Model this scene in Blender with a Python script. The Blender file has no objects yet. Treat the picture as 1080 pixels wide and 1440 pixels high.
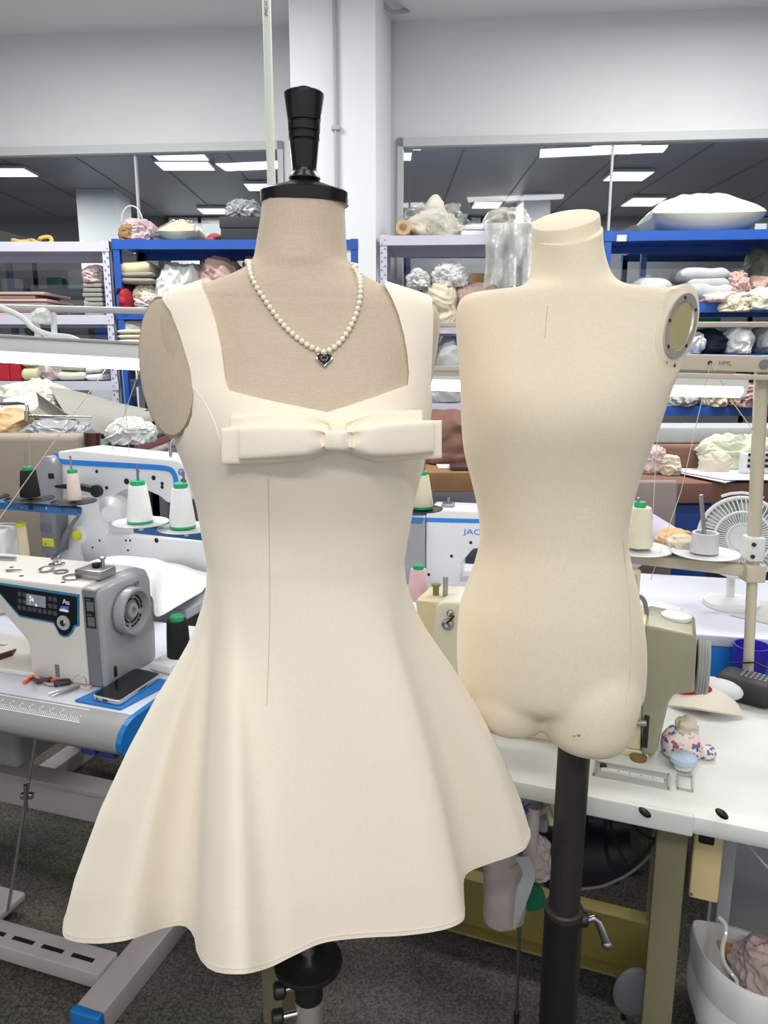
import bpy, bmesh, math, random
from mathutils import Vector, Matrix, noise
from mathutils.bvhtree import BVHTree
R = math.radians
V = Vector
SC = bpy.context.scene
COL = SC.collection

# ---------------------------------------------------------------- camera, light, exposure
CAM_H, PITCH, FOC = 1.42, R(11.5), 1050.0
cam = bpy.data.cameras.new('camera'); camo = bpy.data.objects.new('camera', cam); COL.objects.link(camo)
camo.location = (0, 0, CAM_H); camo.rotation_euler = (R(90) - PITCH, 0, 0)
cam.sensor_fit = 'VERTICAL'; cam.sensor_height = 36.0; cam.lens = 36.0 * FOC / 1440.0
cam.clip_start = 0.02; cam.clip_end = 100
SC.camera = camo
SC.view_settings.view_transform = 'Standard'; SC.view_settings.look = 'None'
SC.view_settings.gamma = 1.0; SC.view_settings.use_curve_mapping = False
SC.view_settings.exposure = 0.33
wd = bpy.data.worlds.new('world'); SC.world = wd; wd.use_nodes = True
wd.node_tree.nodes['Background'].inputs[0].default_value = (0.96, 0.975, 1.0, 1)
wd.node_tree.nodes['Background'].inputs[1].default_value = 0.74

def area(name, loc, size, energy, col=(1, 0.96, 0.9), rot=(0, 0, 0), sy=None):
    l = bpy.data.lights.new(name, 'AREA'); l.energy = energy; l.color = col; l.size = size
    if sy: l.shape = 'RECTANGLE'; l.size_y = sy
    o = bpy.data.objects.new(name, l); COL.objects.link(o); o.location = loc; o.rotation_euler = rot
    return o
CEIL_Z = 3.40
for (x, y, e) in ((-0.9, -0.1, 9), (0.8, 0.1, 9), (-0.6, -1.7, 40), (0.9, -1.7, 30), (-1.6, 2.1, 26), (1.6, 2.1, 26), (-1.6, 3.4, 46), (1.7, 3.4, 46)):
    area('ceiling_panel_light', (x, y, CEIL_Z - 0.05), 1.15, e, (1, 0.97, 0.92), sy=0.3)

# ---------------------------------------------------------------- pixel <-> place helpers (rays of the photo meeting real planes)
SP, CP = math.sin(PITCH), math.cos(PITCH)
EYE = V((0, 0, CAM_H))
def ray(px, py):
    u = (px - 540) / FOC; v = (720 - py) / FOC
    return V((u, CP + v * SP, -SP + v * CP))
def W(px, py, Y):
    d = ray(px, py); return EYE + d * (Y / d.y)
def Wz(px, py, Z):
    d = ray(px, py); return EYE + d * ((Z - CAM_H) / d.z)
class Frame:
    """a local frame standing at a point, turned about z"""
    def __init__(s, o, yaw):
        s.o = V(o); s.yaw = yaw
        s.m = Matrix.Translation(s.o) @ Matrix.Rotation(yaw, 4, 'Z'); s.i = s.m.inverted()
    def _hit(s, px, py, axis, val):
        o = s.i @ EYE; d = (s.i.to_3x3()) @ ray(px, py)
        return o + d * ((val - o[axis]) / d[axis])
    def front(s, px, py, y=0.0): return s._hit(px, py, 1, y)
    def side(s, px, py, x=0.0): return s._hit(px, py, 0, x)
    def top(s, px, py, z=0.0): return s._hit(px, py, 2, z)

# ---------------------------------------------------------------- materials
def c(r, g, b):
    f = lambda v: ((v / 255 + 0.055) / 1.055) ** 2.4 if v > 10 else v / 255 / 12.92
    return (f(r), f(g), f(b), 1)
MATS = {}
def mat(name, rgb, rough=0.6, metal=0.0, var=0.06, scale=30, bump=0.0, bscale=200, sheen=0.0, trans=0.0, alpha=1.0, emit=None, es=0.0, spec=0.5, coat=0.0):
    if name in MATS: return MATS[name]
    m = bpy.data.materials.new(name); m.use_nodes = True; MATS[name] = m
    nt = m.node_tree; b = nt.nodes['Principled BSDF']
    col = c(*rgb)
    tc = nt.nodes.new('ShaderNodeTexCoord')
    n = nt.nodes.new('ShaderNodeTexNoise'); n.inputs['Scale'].default_value = scale; n.inputs['Detail'].default_value = 4
    nt.links.new(tc.outputs['Object'], n.inputs['Vector'])
    mx = nt.nodes.new('ShaderNodeMix'); mx.data_type = 'RGBA'
    mx.inputs[6].default_value = tuple(v * (1 - var) for v in col[:3]) + (1,)
    mx.inputs[7].default_value = tuple(min(1, v * (1 + var)) for v in col[:3]) + (1,)
    nt.links.new(n.outputs['Fac'], mx.inputs[0]); nt.links.new(mx.outputs[2], b.inputs['Base Color'])
    b.inputs['Roughness'].default_value = rough; b.inputs['Metallic'].default_value = metal
    b.inputs['Specular IOR Level'].default_value = spec
    if sheen: b.inputs['Sheen Weight'].default_value = sheen
    if trans: b.inputs['Transmission Weight'].default_value = trans
    if coat: b.inputs['Coat Weight'].default_value = coat
    b.inputs['Alpha'].default_value = alpha
    if emit: b.inputs['Emission Color'].default_value = c(*emit); b.inputs['Emission Strength'].default_value = es
    if bump:
        n2 = nt.nodes.new('ShaderNodeTexNoise'); n2.inputs['Scale'].default_value = bscale; n2.inputs['Detail'].default_value = 3
        nt.links.new(tc.outputs['Object'], n2.inputs['Vector'])
        bp = nt.nodes.new('ShaderNodeBump'); bp.inputs['Strength'].default_value = bump; bp.inputs['Distance'].default_value = 0.002
        nt.links.new(n2.outputs['Fac'], bp.inputs['Height']); nt.links.new(bp.outputs['Normal'], b.inputs['Normal'])
    return m
def weave(name, rgb, rgb2, scale=900, rough=0.9, bump=0.15, sheen=0.2):
    """woven cloth: two crossed wave patterns plus slubs"""
    m = bpy.data.materials.new(name); m.use_nodes = True; MATS[name] = m
    nt = m.node_tree; b = nt.nodes['Principled BSDF']; L = nt.links
    tc = nt.nodes.new('ShaderNodeTexCoord'); outs = []
    for ax in ('X', 'Z'):
        mp = nt.nodes.new('ShaderNodeMapping'); L.new(tc.outputs['Object'], mp.inputs['Vector'])
        mp.inputs['Scale'].default_value = (1, 1, 0.06) if ax == 'X' else (0.06, 1, 1)
        n = nt.nodes.new('ShaderNodeTexNoise'); n.inputs['Scale'].default_value = scale; n.inputs['Detail'].default_value = 2
        L.new(mp.outputs[0], n.inputs['Vector']); outs.append(n)
    ad = nt.nodes.new('ShaderNodeMath'); ad.operation = 'ADD'; L.new(outs[0].outputs['Fac'], ad.inputs[0]); L.new(outs[1].outputs['Fac'], ad.inputs[1])
    mr = nt.nodes.new('ShaderNodeMapRange'); mr.inputs[1].default_value = 0.7; mr.inputs[2].default_value = 1.3; L.new(ad.outputs[0], mr.inputs[0])
    mx = nt.nodes.new('ShaderNodeMix'); mx.data_type = 'RGBA'; mx.inputs[6].default_value = c(*rgb2); mx.inputs[7].default_value = c(*rgb)
    L.new(mr.outputs[0], mx.inputs[0]); L.new(mx.outputs[2], b.inputs['Base Color'])
    b.inputs['Roughness'].default_value = rough; b.inputs['Sheen Weight'].default_value = sheen; b.inputs['Specular IOR Level'].default_value = 0.25
    bp = nt.nodes.new('ShaderNodeBump'); bp.inputs['Strength'].default_value = bump; bp.inputs['Distance'].default_value = 0.0006
    L.new(ad.outputs[0], bp.inputs['Height']); L.new(bp.outputs['Normal'], b.inputs['Normal'])
    return m
def film(name, rgb, alpha, rough=0.12, var=0.3):
    """thin plastic film: partly see-through, with soft gloss"""
    m = bpy.data.materials.new(name); m.use_nodes = True; MATS[name] = m
    nt = m.node_tree; L = nt.links; b = nt.nodes['Principled BSDF']; out = nt.nodes['Material Output']
    b.inputs['Base Color'].default_value = c(*rgb); b.inputs['Roughness'].default_value = rough
    tr = nt.nodes.new('ShaderNodeBsdfTransparent'); mx = nt.nodes.new('ShaderNodeMixShader')
    n = nt.nodes.new('ShaderNodeTexNoise'); n.inputs['Scale'].default_value = 14; n.inputs['Detail'].default_value = 5
    tc = nt.nodes.new('ShaderNodeTexCoord'); L.new(tc.outputs['Object'], n.inputs['Vector'])
    mr = nt.nodes.new('ShaderNodeMapRange'); mr.inputs[1].default_value = 0.3; mr.inputs[2].default_value = 0.7
    mr.inputs[3].default_value = max(0, alpha - var); mr.inputs[4].default_value = min(1, alpha + var)
    L.new(n.outputs['Fac'], mr.inputs[0]); L.new(mr.outputs[0], mx.inputs[0])
    L.new(tr.outputs[0], mx.inputs[1]); L.new(b.outputs[0], mx.inputs[2]); L.new(mx.outputs[0], out.inputs['Surface'])
    return m
def glass_pane(name):
    m = bpy.data.materials.new(name); m.use_nodes = True; MATS[name] = m
    nt = m.node_tree; L = nt.links; out = nt.nodes['Material Output']
    tr = nt.nodes.new('ShaderNodeBsdfTransparent'); tr.inputs[0].default_value = (0.84, 0.85, 0.85, 1)
    gl = nt.nodes.new('ShaderNodeBsdfGlossy'); gl.inputs['Roughness'].default_value = 0.02
    mx = nt.nodes.new('ShaderNodeMixShader'); fr = nt.nodes.new('ShaderNodeFresnel'); fr.inputs[0].default_value = 1.5
    L.new(fr.outputs[0], mx.inputs[0]); L.new(tr.outputs[0], mx.inputs[1]); L.new(gl.outputs[0], mx.inputs[2]); L.new(mx.outputs[0], out.inputs['Surface'])
    return m
def glow(name, rgb, s):
    m = bpy.data.materials.new(name); m.use_nodes = True; MATS[name] = m
    nt = m.node_tree; nt.nodes.remove(nt.nodes['Principled BSDF'])
    e = nt.nodes.new('ShaderNodeEmission'); e.inputs[0].default_value = c(*rgb); e.inputs[1].default_value = s
    nt.links.new(e.outputs[0], nt.nodes['Material Output'].inputs['Surface']); return m

DRESS = weave('cream_dress_cloth', (249, 240, 224), (243, 232, 214), 1500, 0.75, 0.08, 0.3)
LINEN = weave('linen_form_cloth', (201, 186, 167), (190, 174, 155), 700, 0.95, 0.15, 0.2)
CANVAS = weave('cream_form_cloth', (232, 221, 200), (222, 210, 188), 1100, 0.9, 0.12, 0.2)
BLACKGLOSS = mat('black_lacquer', (10, 10, 11), 0.3, coat=0.15, spec=0.35)
BLACK = mat('black_plastic', (22, 22, 24), 0.45)
BLACKTHREAD = mat('black_thread', (20, 21, 23), 0.8, bump=0.5, bscale=400)
CHROME = mat('chrome', (215, 215, 215), 0.12, 1.0, 0.02)
STEEL = mat('brushed_steel', (170, 170, 172), 0.3, 1.0)
IRON = mat('painted_black_tube', (38, 37, 36), 0.55, bump=0.3, bscale=120, var=0.3)
SATIN = mat('satin_steel', (190, 188, 182), 0.32, 0.6)
PEARL = mat('pearl', (240, 232, 216), 0.16, 0, 0.03, coat=0.6)
WHITEP = mat('white_painted_wall', (213, 217, 219), 0.85, var=0.03, scale=3)
COLUMN = mat('white_painted_column', (222, 228, 234), 0.8, var=0.03, scale=3)
CEILM = mat('ceiling_paint', (232, 231, 229), 0.9, var=0.04, scale=2)
TRIMM = mat('window_trim', (190, 194, 194), 0.6, var=0.03)
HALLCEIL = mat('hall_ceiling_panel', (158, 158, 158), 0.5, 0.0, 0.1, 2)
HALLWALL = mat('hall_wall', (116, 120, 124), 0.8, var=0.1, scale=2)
LAM = mat('white_laminate', (206, 211, 224), 0.4, var=0.02, scale=8)
LAMW = mat('speckled_white_laminate', (206, 210, 208), 0.45, var=0.04, scale=260)
NOSEGREY = mat('grey_nose_moulding', (144, 146, 147), 0.5, var=0.05)
GREYEDGE = mat('grey_edge_moulding', (168, 170, 171), 0.5, var=0.05)
BLUEP = mat('blue_plastic', (18, 110, 186), 0.4, var=0.06)
BLUESTEEL = mat('blue_painted_steel', (24, 80, 168), 0.4, var=0.1, scale=6)
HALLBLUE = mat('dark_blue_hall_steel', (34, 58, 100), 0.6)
BLUEBAR = mat('blue_bar_paint', (52, 118, 182), 0.4, var=0.08)
BRIGHTBLUE = mat('bright_blue_panel', (24, 122, 214), 0.4, var=0.1, scale=6)
SKYBLUE = mat('sky_blue_stripe', (40, 132, 226), 0.4)
LILACSTEEL = mat('pale_lilac_painted_steel', (196, 197, 216), 0.5, var=0.04)
FRAMEGREY = mat('table_frame_grey', (168, 160, 164), 0.45, var=0.08, scale=20)
MWHITE = mat('machine_white', (226, 228, 231), 0.35, var=0.02, coat=0.3)
MIVORY = mat('machine_ivory', (214, 211, 206), 0.4, var=0.02, coat=0.2)
MGREY = mat('machine_grey', (152, 154, 160), 0.4, var=0.03, coat=0.2)
MDKGREY = mat('machine_dark_grey', (112, 116, 122), 0.45, var=0.03)
PANELBLK = mat('panel_black', (17, 24, 33), 0.25, var=0.05)
TEAL = mat('teal_border', (46, 124, 164), 0.4)
SCREEN = mat('display_screen', (125, 130, 138), 0.3, emit=(120, 128, 140), es=0.25)
LIT = glow('lit_display_digit', (232, 238, 255), 1.0)
GREYMARK = mat('grey_print', (95, 102, 112), 0.6)
WHITEMARK = mat('white_print', (240, 242, 244), 0.6)
OLIVE = mat('olive_machine_tone', (148, 146, 124), 0.4, var=0.06, coat=0.2)  # column cover tone, darker than the cream body
CREAMMACH = mat('cream_machine_paint', (214, 204, 168), 0.4, var=0.06, scale=14, coat=0.2)
OLIVESTEEL = mat('olive_painted_steel', (118, 112, 86), 0.55, var=0.1, scale=16)
MUSTARD = mat('mustard_painted_beam', (128, 118, 62), 0.6, var=0.18, scale=10)
BEIGESTEEL = mat('beige_painted_steel', (190, 182, 164), 0.5, var=0.05)
SWITCHBOX = mat('cream_switch_box', (216, 196, 146), 0.5, var=0.03)
THREADW = mat('white_thread', (236, 238, 240), 0.7, bump=0.6, bscale=350, var=0.02)
THREADC = mat('cream_thread', (232, 228, 206), 0.7, bump=0.6, bscale=350, var=0.02)
THREADP = mat('pale_pink_thread', (236, 216, 212), 0.7, bump=0.8, bscale=160, var=0.06)
THREADPK = mat('pink_thread', (240, 202, 216), 0.7, bump=0.6, bscale=350, var=0.02)
THREADY = mat('natural_thread', (222, 208, 176), 0.7, bump=0.6, bscale=350)
GREENCAP = mat('green_cone_cap', (30, 168, 112), 0.45)
YELLOWCAP = mat('yellow_cone_cap', (208, 206, 58), 0.45)
CLEARPL = mat('pale_plate_plastic', (212, 216, 216), 0.35)
GREENPL = mat('dark_green_plastic', (8, 96, 66), 0.4)
WOOD = mat('plywood', (150, 112, 74), 0.6, var=0.25, scale=26)
DARKWOOD = mat('dark_stained_wood', (70, 30, 24), 0.3, var=0.2, scale=20, coat=0.4)
CARD = mat('brown_cardboard', (186, 140, 90), 0.8, var=0.06)
BROWNCLOTH = mat('brown_wrapped_bale', (122, 88, 76), 0.7, var=0.12, scale=12)
GREYCANVAS = mat('grey_interlining_sheet', (148, 148, 142), 0.85, var=0.05, scale=8)
SEATBEIGE = mat('beige_upholstery', (158, 146, 134), 0.8, var=0.05)
CLW = mat('white_cloth', (216, 219, 220), 0.9, var=0.04)
CLOFF = mat('off_white_cloth', (212, 208, 194), 0.9, var=0.05)
CLCREAM = mat('cream_cloth', (206, 198, 178), 0.9, var=0.05)
CLYEL = mat('pale_yellow_cloth', (208, 204, 166), 0.9, var=0.05)
CLPINK = mat('dusty_pink_cloth', (186, 160, 154), 0.9, var=0.06)
CLPINK2 = mat('pale_pink_cloth', (206, 186, 186), 0.9, var=0.06)
CLGREY = mat('pale_grey_cloth', (176, 180, 184), 0.9, var=0.05)
CLTAUPE = mat('taupe_cloth', (150, 146, 136), 0.9, var=0.05)
CLGREEN = mat('pale_green_cloth', (206, 212, 190), 0.9, var=0.05)
CLRED = mat('crimson_cloth', (166, 22, 44), 0.8, var=0.08)
CLBLK = mat('black_cloth', (20, 20, 24), 0.9)
CLNAVY = mat('navy_cloth', (20, 26, 52), 0.9)
CLTAN = mat('tan_cloth', (200, 168, 128), 0.9, var=0.06)
LILAC = mat('lilac_cloth', (196, 186, 214), 0.9, var=0.03)
BUNDLEP = mat('grey_pink_bag_cloth', (176, 164, 162), 0.9, var=0.06)
PAPER = mat('white_paper', (214, 216, 230), 0.7, var=0.02)
FILM = film('clear_plastic_bag', (205, 208, 206), 0.26, 0.1, 0.2)
FILMC = film('cloudy_plastic_bag', (200, 202, 190), 0.5, 0.2, 0.25)
FILMG = film('grey_plastic_bag', (170, 176, 182), 0.8, 0.2, 0.15)
NETPINK = film('pink_tulle', (206, 182, 186), 0.8, 0.7, 0.2)
TUBE = glow('led_tube', (255, 250, 255), 5.5)
LAMPGLOW = glow('ceiling_panel_glow', (255, 255, 255), 1.6)
DAYLIT = glow('daylit_glazing', (228, 238, 240), 1.1)
GLASS = glass_pane('window_glass')

def floor_mat():
    m = bpy.data.materials.new('speckled_terrazzo'); m.use_nodes = True
    nt = m.node_tree; L = nt.links; b = nt.nodes['Principled BSDF']; tc = nt.nodes.new('ShaderNodeTexCoord')
    v = nt.nodes.new('ShaderNodeTexNoise'); v.inputs['Scale'].default_value = 190; v.inputs['Detail'].default_value = 3; L.new(tc.outputs['Object'], v.inputs['Vector'])
    n = nt.nodes.new('ShaderNodeTexNoise'); n.inputs['Scale'].default_value = 3; n.inputs['Detail'].default_value = 6; L.new(tc.outputs['Object'], n.inputs['Vector'])
    r = nt.nodes.new('ShaderNodeValToRGB'); r.color_ramp.elements[0].position = 0.38; r.color_ramp.elements[1].position = 0.66
    r.color_ramp.elements[0].color = c(56, 55, 51); r.color_ramp.elements[1].color = c(108, 105, 97); L.new(v.outputs['Fac'], r.inputs[0])
    mx = nt.nodes.new('ShaderNodeMix'); mx.data_type = 'RGBA'; mx.blend_type = 'MULTIPLY'; mx.inputs[0].default_value = 0.5
    L.new(r.outputs[0], mx.inputs[6]); L.new(n.outputs['Color'], mx.inputs[7]); L.new(mx.outputs[2], b.inputs['Base Color'])
    b.inputs['Roughness'].default_value = 0.74; return m
FLOORM = floor_mat()

# ---------------------------------------------------------------- mesh builder
class MB:
    def __init__(s): s.v = []; s.f = []
    def add(s, vs, fs, m=None):
        o = len(s.v)
        s.v += [V(p) if m is None else m @ V(p) for p in vs]; s.f += [tuple(i + o for i in f) for f in fs]; return s
    def box(s, a, b, m=None, bev=0.0):
        (x0, y0, z0), (x1, y1, z1) = [min(p, q) for p, q in zip(a, b)], [max(p, q) for p, q in zip(a, b)]
        if bev <= 0:
            vs = [(x0, y0, z0), (x1, y0, z0), (x1, y1, z0), (x0, y1, z0), (x0, y0, z1), (x1, y0, z1), (x1, y1, z1), (x0, y1, z1)]
            return s.add(vs, [(3, 2, 1, 0), (4, 5, 6, 7), (0, 1, 5, 4), (1, 2, 6, 5), (2, 3, 7, 6), (3, 0, 4, 7)], m)
        bev = min(bev, (x1 - x0) * .49, (y1 - y0) * .49, (z1 - z0) * .49)
        bm = bmesh.new(); bmesh.ops.create_cube(bm, size=1)
        for w in bm.verts: w.co = V(((x0 + x1) / 2 + w.co.x * (x1 - x0), (y0 + y1) / 2 + w.co.y * (y1 - y0), (z0 + z1) / 2 + w.co.z * (z1 - z0)))
        bmesh.ops.bevel(bm, geom=bm.edges[:], offset=bev, segments=3, profile=0.5, affect='EDGES')
        return s.bm(bm, m)
    def bm(s, bm, m=None):
        bm.verts.index_update(); vs = [v.co.copy() for v in bm.verts]; fs = [tuple(v.index for v in f.verts) for f in bm.faces]; bm.free()
        return s.add(vs, fs, m)
    def loft(s, rings, cap=True, closed=True, m=None):
        n = len(rings[0]); vs = [p for r in rings for p in r]; fs = []
        for i in range(len(rings) - 1):
            for j in range(n if closed else n - 1):
                k = (j + 1) % n; fs.append((i * n + j, i * n + k, (i + 1) * n + k, (i + 1) * n + j))
        if cap and closed: fs.append(tuple(range(n - 1, -1, -1))); fs.append(tuple((len(rings) - 1) * n + j for j in range(n)))
        return s.add(vs, fs, m)
    def cyl(s, a, b, r0, r1=None, n=16, m=None):
        a, b = V(a), V(b); r1 = r0 if r1 is None else r1; q = (b - a).to_track_quat('Z', 'Y')
        rg = [[p + q @ V((r * math.cos(2 * math.pi * k / n), r * math.sin(2 * math.pi * k / n), 0)) for k in range(n)] for p, r in ((a, r0), (b, r1))]
        return s.loft(rg, m=m)
    def lathe(s, prof, o=(0, 0, 0), axis=(0, 0, 1), n=32, m=None):
        """prof: (height, radius) along the axis"""
        o = V(o); q = V(axis).to_track_quat('Z', 'Y')
        rg = [[o + q @ V((max(r, 1e-4) * math.cos(2 * math.pi * k / n), max(r, 1e-4) * math.sin(2 * math.pi * k / n), h)) for k in range(n)] for h, r in prof]
        return s.loft(rg, m=m)
    def tube(s, pts, r, n=8, m=None, closed=False):
        pts = [V(p) for p in pts]; rg = []; N = len(pts); up = None
        for i, p in enumerate(pts):
            t = (pts[(i + 1) % N] - pts[i - 1]) if closed else (pts[min(i + 1, N - 1)] - pts[max(i - 1, 0)])
            t.normalize()
            if up is None: up = V((0, 0, 1)) if abs(t.z) < .9 else V((1, 0, 0))
            a = t.cross(up); a.normalize(); b = a.cross(t); up = b
            rr = r[i] if isinstance(r, (list, tuple)) else r
            rg.append([p + a * rr * math.cos(2 * math.pi * k / n) + b * rr * math.sin(2 * math.pi * k / n) for k in range(n)])
        if closed: rg.append(rg[0])
        return s.loft(rg, cap=not closed, m=m)
    def prism(s, poly, d0, d1, m=None, plane='XZ'):
        f = {'XZ': lambda p, d: V((p[0], d, p[1])), 'XY': lambda p, d: V((p[0], p[1], d)), 'YZ': lambda p, d: V((d, p[0], p[1]))}[plane]
        return s.loft([[f(p, d0) for p in poly], [f(p, d1) for p in poly]], m=m)
    def ball(s, o, r, n=12, m=None, sc=(1, 1, 1)):
        vs, fs = [], []
        k = n // 2
        rg = []
        for i in range(k + 1):
            a = math.pi * i / k - math.pi / 2
            rg.append([V(o) + V((sc[0] * r * max(math.cos(a), 1e-3) * math.cos(2 * math.pi * j / n), sc[1] * r * max(math.cos(a), 1e-3) * math.sin(2 * math.pi * j / n), sc[2] * r * math.sin(a))) for j in range(n)])
        return s.loft(rg, m=m)
    def grid(s, rows, m=None): return s.loft(rows, cap=False, closed=False, m=m)
    def build(s, name, material, parent=None, smooth=True, world=True, angle=40, mods=()):
        me = bpy.data.meshes.new(name)
        vs = s.v
        root = parent
        loc = None
        if parent is not None and world:
            M = Matrix.Identity(4); p = parent
            while p is not None: M = p.matrix_basis @ M; p = p.parent
            I = M.inverted(); vs = [I @ p for p in vs]
        elif parent is None and world:
            xs = [p.x for p in vs]; ys = [p.y for p in vs]; zs = [p.z for p in vs]
            loc = V(((min(xs) + max(xs)) / 2, (min(ys) + max(ys)) / 2, min(zs))); vs = [p - loc for p in vs]
        me.from_pydata([tuple(p) for p in vs], [], s.f); me.validate()
        b = bmesh.new(); b.from_mesh(me); bmesh.ops.recalc_face_normals(b, faces=b.faces[:]); b.to_mesh(me); b.free()
        if material: me.materials.append(material)
        o = bpy.data.objects.new(name, me); COL.objects.link(o)
        if loc is not None: o.location = loc
        o.parent = parent
        for f in mods: f(o)
        if mods: bake(o)
        if smooth: shade(o.data, angle)
        return o
def shade(me, angle):
    me.shade_smooth() if hasattr(me, 'shade_smooth') else None
    b = bmesh.new(); b.from_mesh(me); lim = R(angle)
    for e in b.edges:
        if len(e.link_faces) == 2: e.smooth = e.calc_face_angle(0) < lim
    for f in b.faces: f.smooth = True
    b.to_mesh(me); b.free()
def bake(o):
    dg = bpy.context.evaluated_depsgraph_get(); dg.update()
    me = bpy.data.meshes.new_from_object(o.evaluated_get(dg)); old = o.data; nm = old.name
    o.modifiers.clear(); o.data = me; bpy.data.meshes.remove(old); me.name = nm
def M_sub(l): return lambda o: setattr(o.modifiers.new('s', 'SUBSURF'), 'levels', l)
def M_solid(t, off=-1):
    def f(o): m = o.modifiers.new('t', 'SOLIDIFY'); m.thickness = t; m.offset = off
    return f
def M_bevel(w, seg=2):
    def f(o): m = o.modifiers.new('b', 'BEVEL'); m.width = w; m.segments = seg; m.limit_method = 'ANGLE'; m.angle_limit = R(40)
    return f
def M_remesh(v, it=6):
    def f(o):
        m = o.modifiers.new('r', 'REMESH'); m.mode = 'VOXEL'; m.voxel_size = v
        k = o.modifiers.new('k', 'SMOOTH'); k.factor = 0.5; k.iterations = it
    return f
def thing(name, label, cat, loc=(0, 0, 0), yaw=0.0, group=None):
    o = bpy.data.objects.new(name, None); COL.objects.link(o); o.empty_display_size = 0.05
    o.location = loc; o.rotation_euler = (0, 0, yaw); return tag(o, label, cat, group)
def tag(o, label, cat, group=None):
    o['label'] = label; o['category'] = cat
    if group: o['group'] = group
    return o
def struct(mb, name, m, **k):
    o = mb.build(name, m, **k); o['kind'] = 'structure'; return o
def text(name, body, size, m, mtx, parent, ext=0.0004, sx=1.0):
    cu = bpy.data.curves.new(name, 'FONT'); cu.body = body; cu.size = size; cu.extrude = ext; cu.align_x = 'LEFT'
    t = bpy.data.objects.new(name, cu); COL.objects.link(t)
    dg = bpy.context.evaluated_depsgraph_get(); dg.update()
    me = bpy.data.meshes.new_from_object(t.evaluated_get(dg)); bpy.data.objects.remove(t); bpy.data.curves.remove(cu)
    mb = MB(); mb.add([v.co.copy() for v in me.vertices], [tuple(p.vertices) for p in me.polygons], mtx @ Matrix.Diagonal((sx, 1, 1, 1)))
    bpy.data.meshes.remove(me)
    return mb.build(name, m, parent, smooth=False)
def lerp_rows(rows, y):
    if y <= rows[0][0]: return rows[0][1:]
    for a, b in zip(rows, rows[1:]):
        if y <= b[0]:
            t = (y - a[0]) / (b[0] - a[0]); return tuple(p + (q - p) * t for p, q in zip(a[1:], b[1:]))
    return rows[-1][1:]
def catmull(pts, t, closed=False):
    n = len(pts); i = int(math.floor(t)); u = t - i
    g = (lambda k: pts[k % n]) if closed else (lambda k: pts[max(0, min(n - 1, k))])
    a, b, d, e = g(i - 1), g(i), g(i + 1), g(i + 2)
    return 0.5 * ((2 * b) + (d - a) * u + (2 * a - 5 * b + 4 * d - e) * u * u + (3 * b - a - 3 * d + e) * u ** 3)
def path(pts, n): return [catmull([V(p) for p in pts], (len(pts) - 1) * k / (n - 1) * 0.99999) for k in range(n)]
def smoothrows(rows, n=90):
    """resample silhouette rows by a spline so that the loft is smooth"""
    out = []
    m = len(rows)
    for k in range(n):
        t = (m - 1) * k / (n - 1) * 0.99999; i = int(t); u = t - i
        g = lambda q: rows[max(0, min(m - 1, q))]
        a, b, d, e = g(i - 1), g(i), g(i + 1), g(i + 2)
        out.append(tuple(0.5 * ((2 * y) + (z - x) * u + (2 * x - 5 * y + 4 * z - w) * u * u + (3 * y - x - 3 * z + w) * u ** 3) for x, y, z, w in zip(a, b, d, e)))
    return out

# ---------------------------------------------------------------- soft things
def crumple(name, label, cat, x0, x1, y0, y1, z0, z1, m, seed=0, fold=7.0, amp=0.16, group=None, sub=5, lean=0.0, square=0.22, parent=None, drape=0.0):
    """a heap of cloth: a ball pressed flat below, broken into ridged folds"""
    bm = bmesh.new(); bmesh.ops.create_icosphere(bm, subdivisions=sub + 1 if max(x1 - x0, z1 - z0) > .12 else sub, radius=1)
    off = V((seed * 7.13, seed * 3.7, seed * 1.9)); cx, cy = (x0 + x1) / 2, (y0 + y1) / 2
    hx, hy, h = (x1 - x0) / 2, (y1 - y0) / 2, z1 - z0
    rnd = random.Random(seed * 17 + 3)
    ax = []
    for _ in range(3):
        v = V((rnd.uniform(-1, 1), rnd.uniform(-1, 1), rnd.uniform(-.6, .6))); v.normalize(); ax.append(v)
    asp = V((hx, hy, h * .8)); asp = asp / max(asp)
    for w in bm.verts:
        p = w.co.copy()
        if square: p = V([math.copysign(abs(q) ** (1 - square), q) for q in p])
        d = 0
        pa = V((p.x * asp.x, p.y * asp.y, p.z * asp.z))
        wv = V((noise.noise(pa * 1.6 + off), noise.noise(pa * 1.6 + off + V((9, 2, 4))), noise.noise(pa * 1.6 + off + V((3, 8, 1))))) * .35
        for a_, fr_, am_ in ((ax[0], .42, 1.0), (ax[1], .6, .75), (ax[2], 1.0, .4)):
            q = pa + wv; q = (q - a_ * (q.dot(a_) * .8)) * fold * fr_ + off
            n_ = noise.noise(q); d += (1 - 2.6 * abs(n_)) * amp * am_ * .62
        d += noise.noise(pa * 1.7 + off) * amp * 1.3 - amp * .5
        p = p * (1 + d)
        z = p.z
        z = z if z > -0.55 else -0.55 - (abs(z) - .55) * 0.06
        if drape and p.y < -0.5: z -= drape * (-.5 - p.y) * (1 + .6 * noise.noise(V((p.x * 3, seed, 0))))
        zz = (z + 0.58) / 1.6
        w.co = V((cx + p.x * hx + lean * zz * hx, cy + p.y * hy, z0 + max(zz, -5) * h))
    mn = min(w.co.z for w in bm.verts)
    mx_ = max(w.co.z for w in bm.verts); xa = min(w.co.x for w in bm.verts); xb = max(w.co.x for w in bm.verts)
    for w in bm.verts:                                                   # fit the heap to its room
        w.co.x = x0 + (w.co.x - xa) * (x1 - x0) / (xb - xa)
        if not drape: w.co.z = z0 + (w.co.z - mn) * (z1 - z0) / (mx_ - mn)
    mb = MB(); mb.bm(bm)
    o = mb.build(name, m, parent, angle=70)
    return o if parent else tag(o, label, cat, group)
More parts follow.
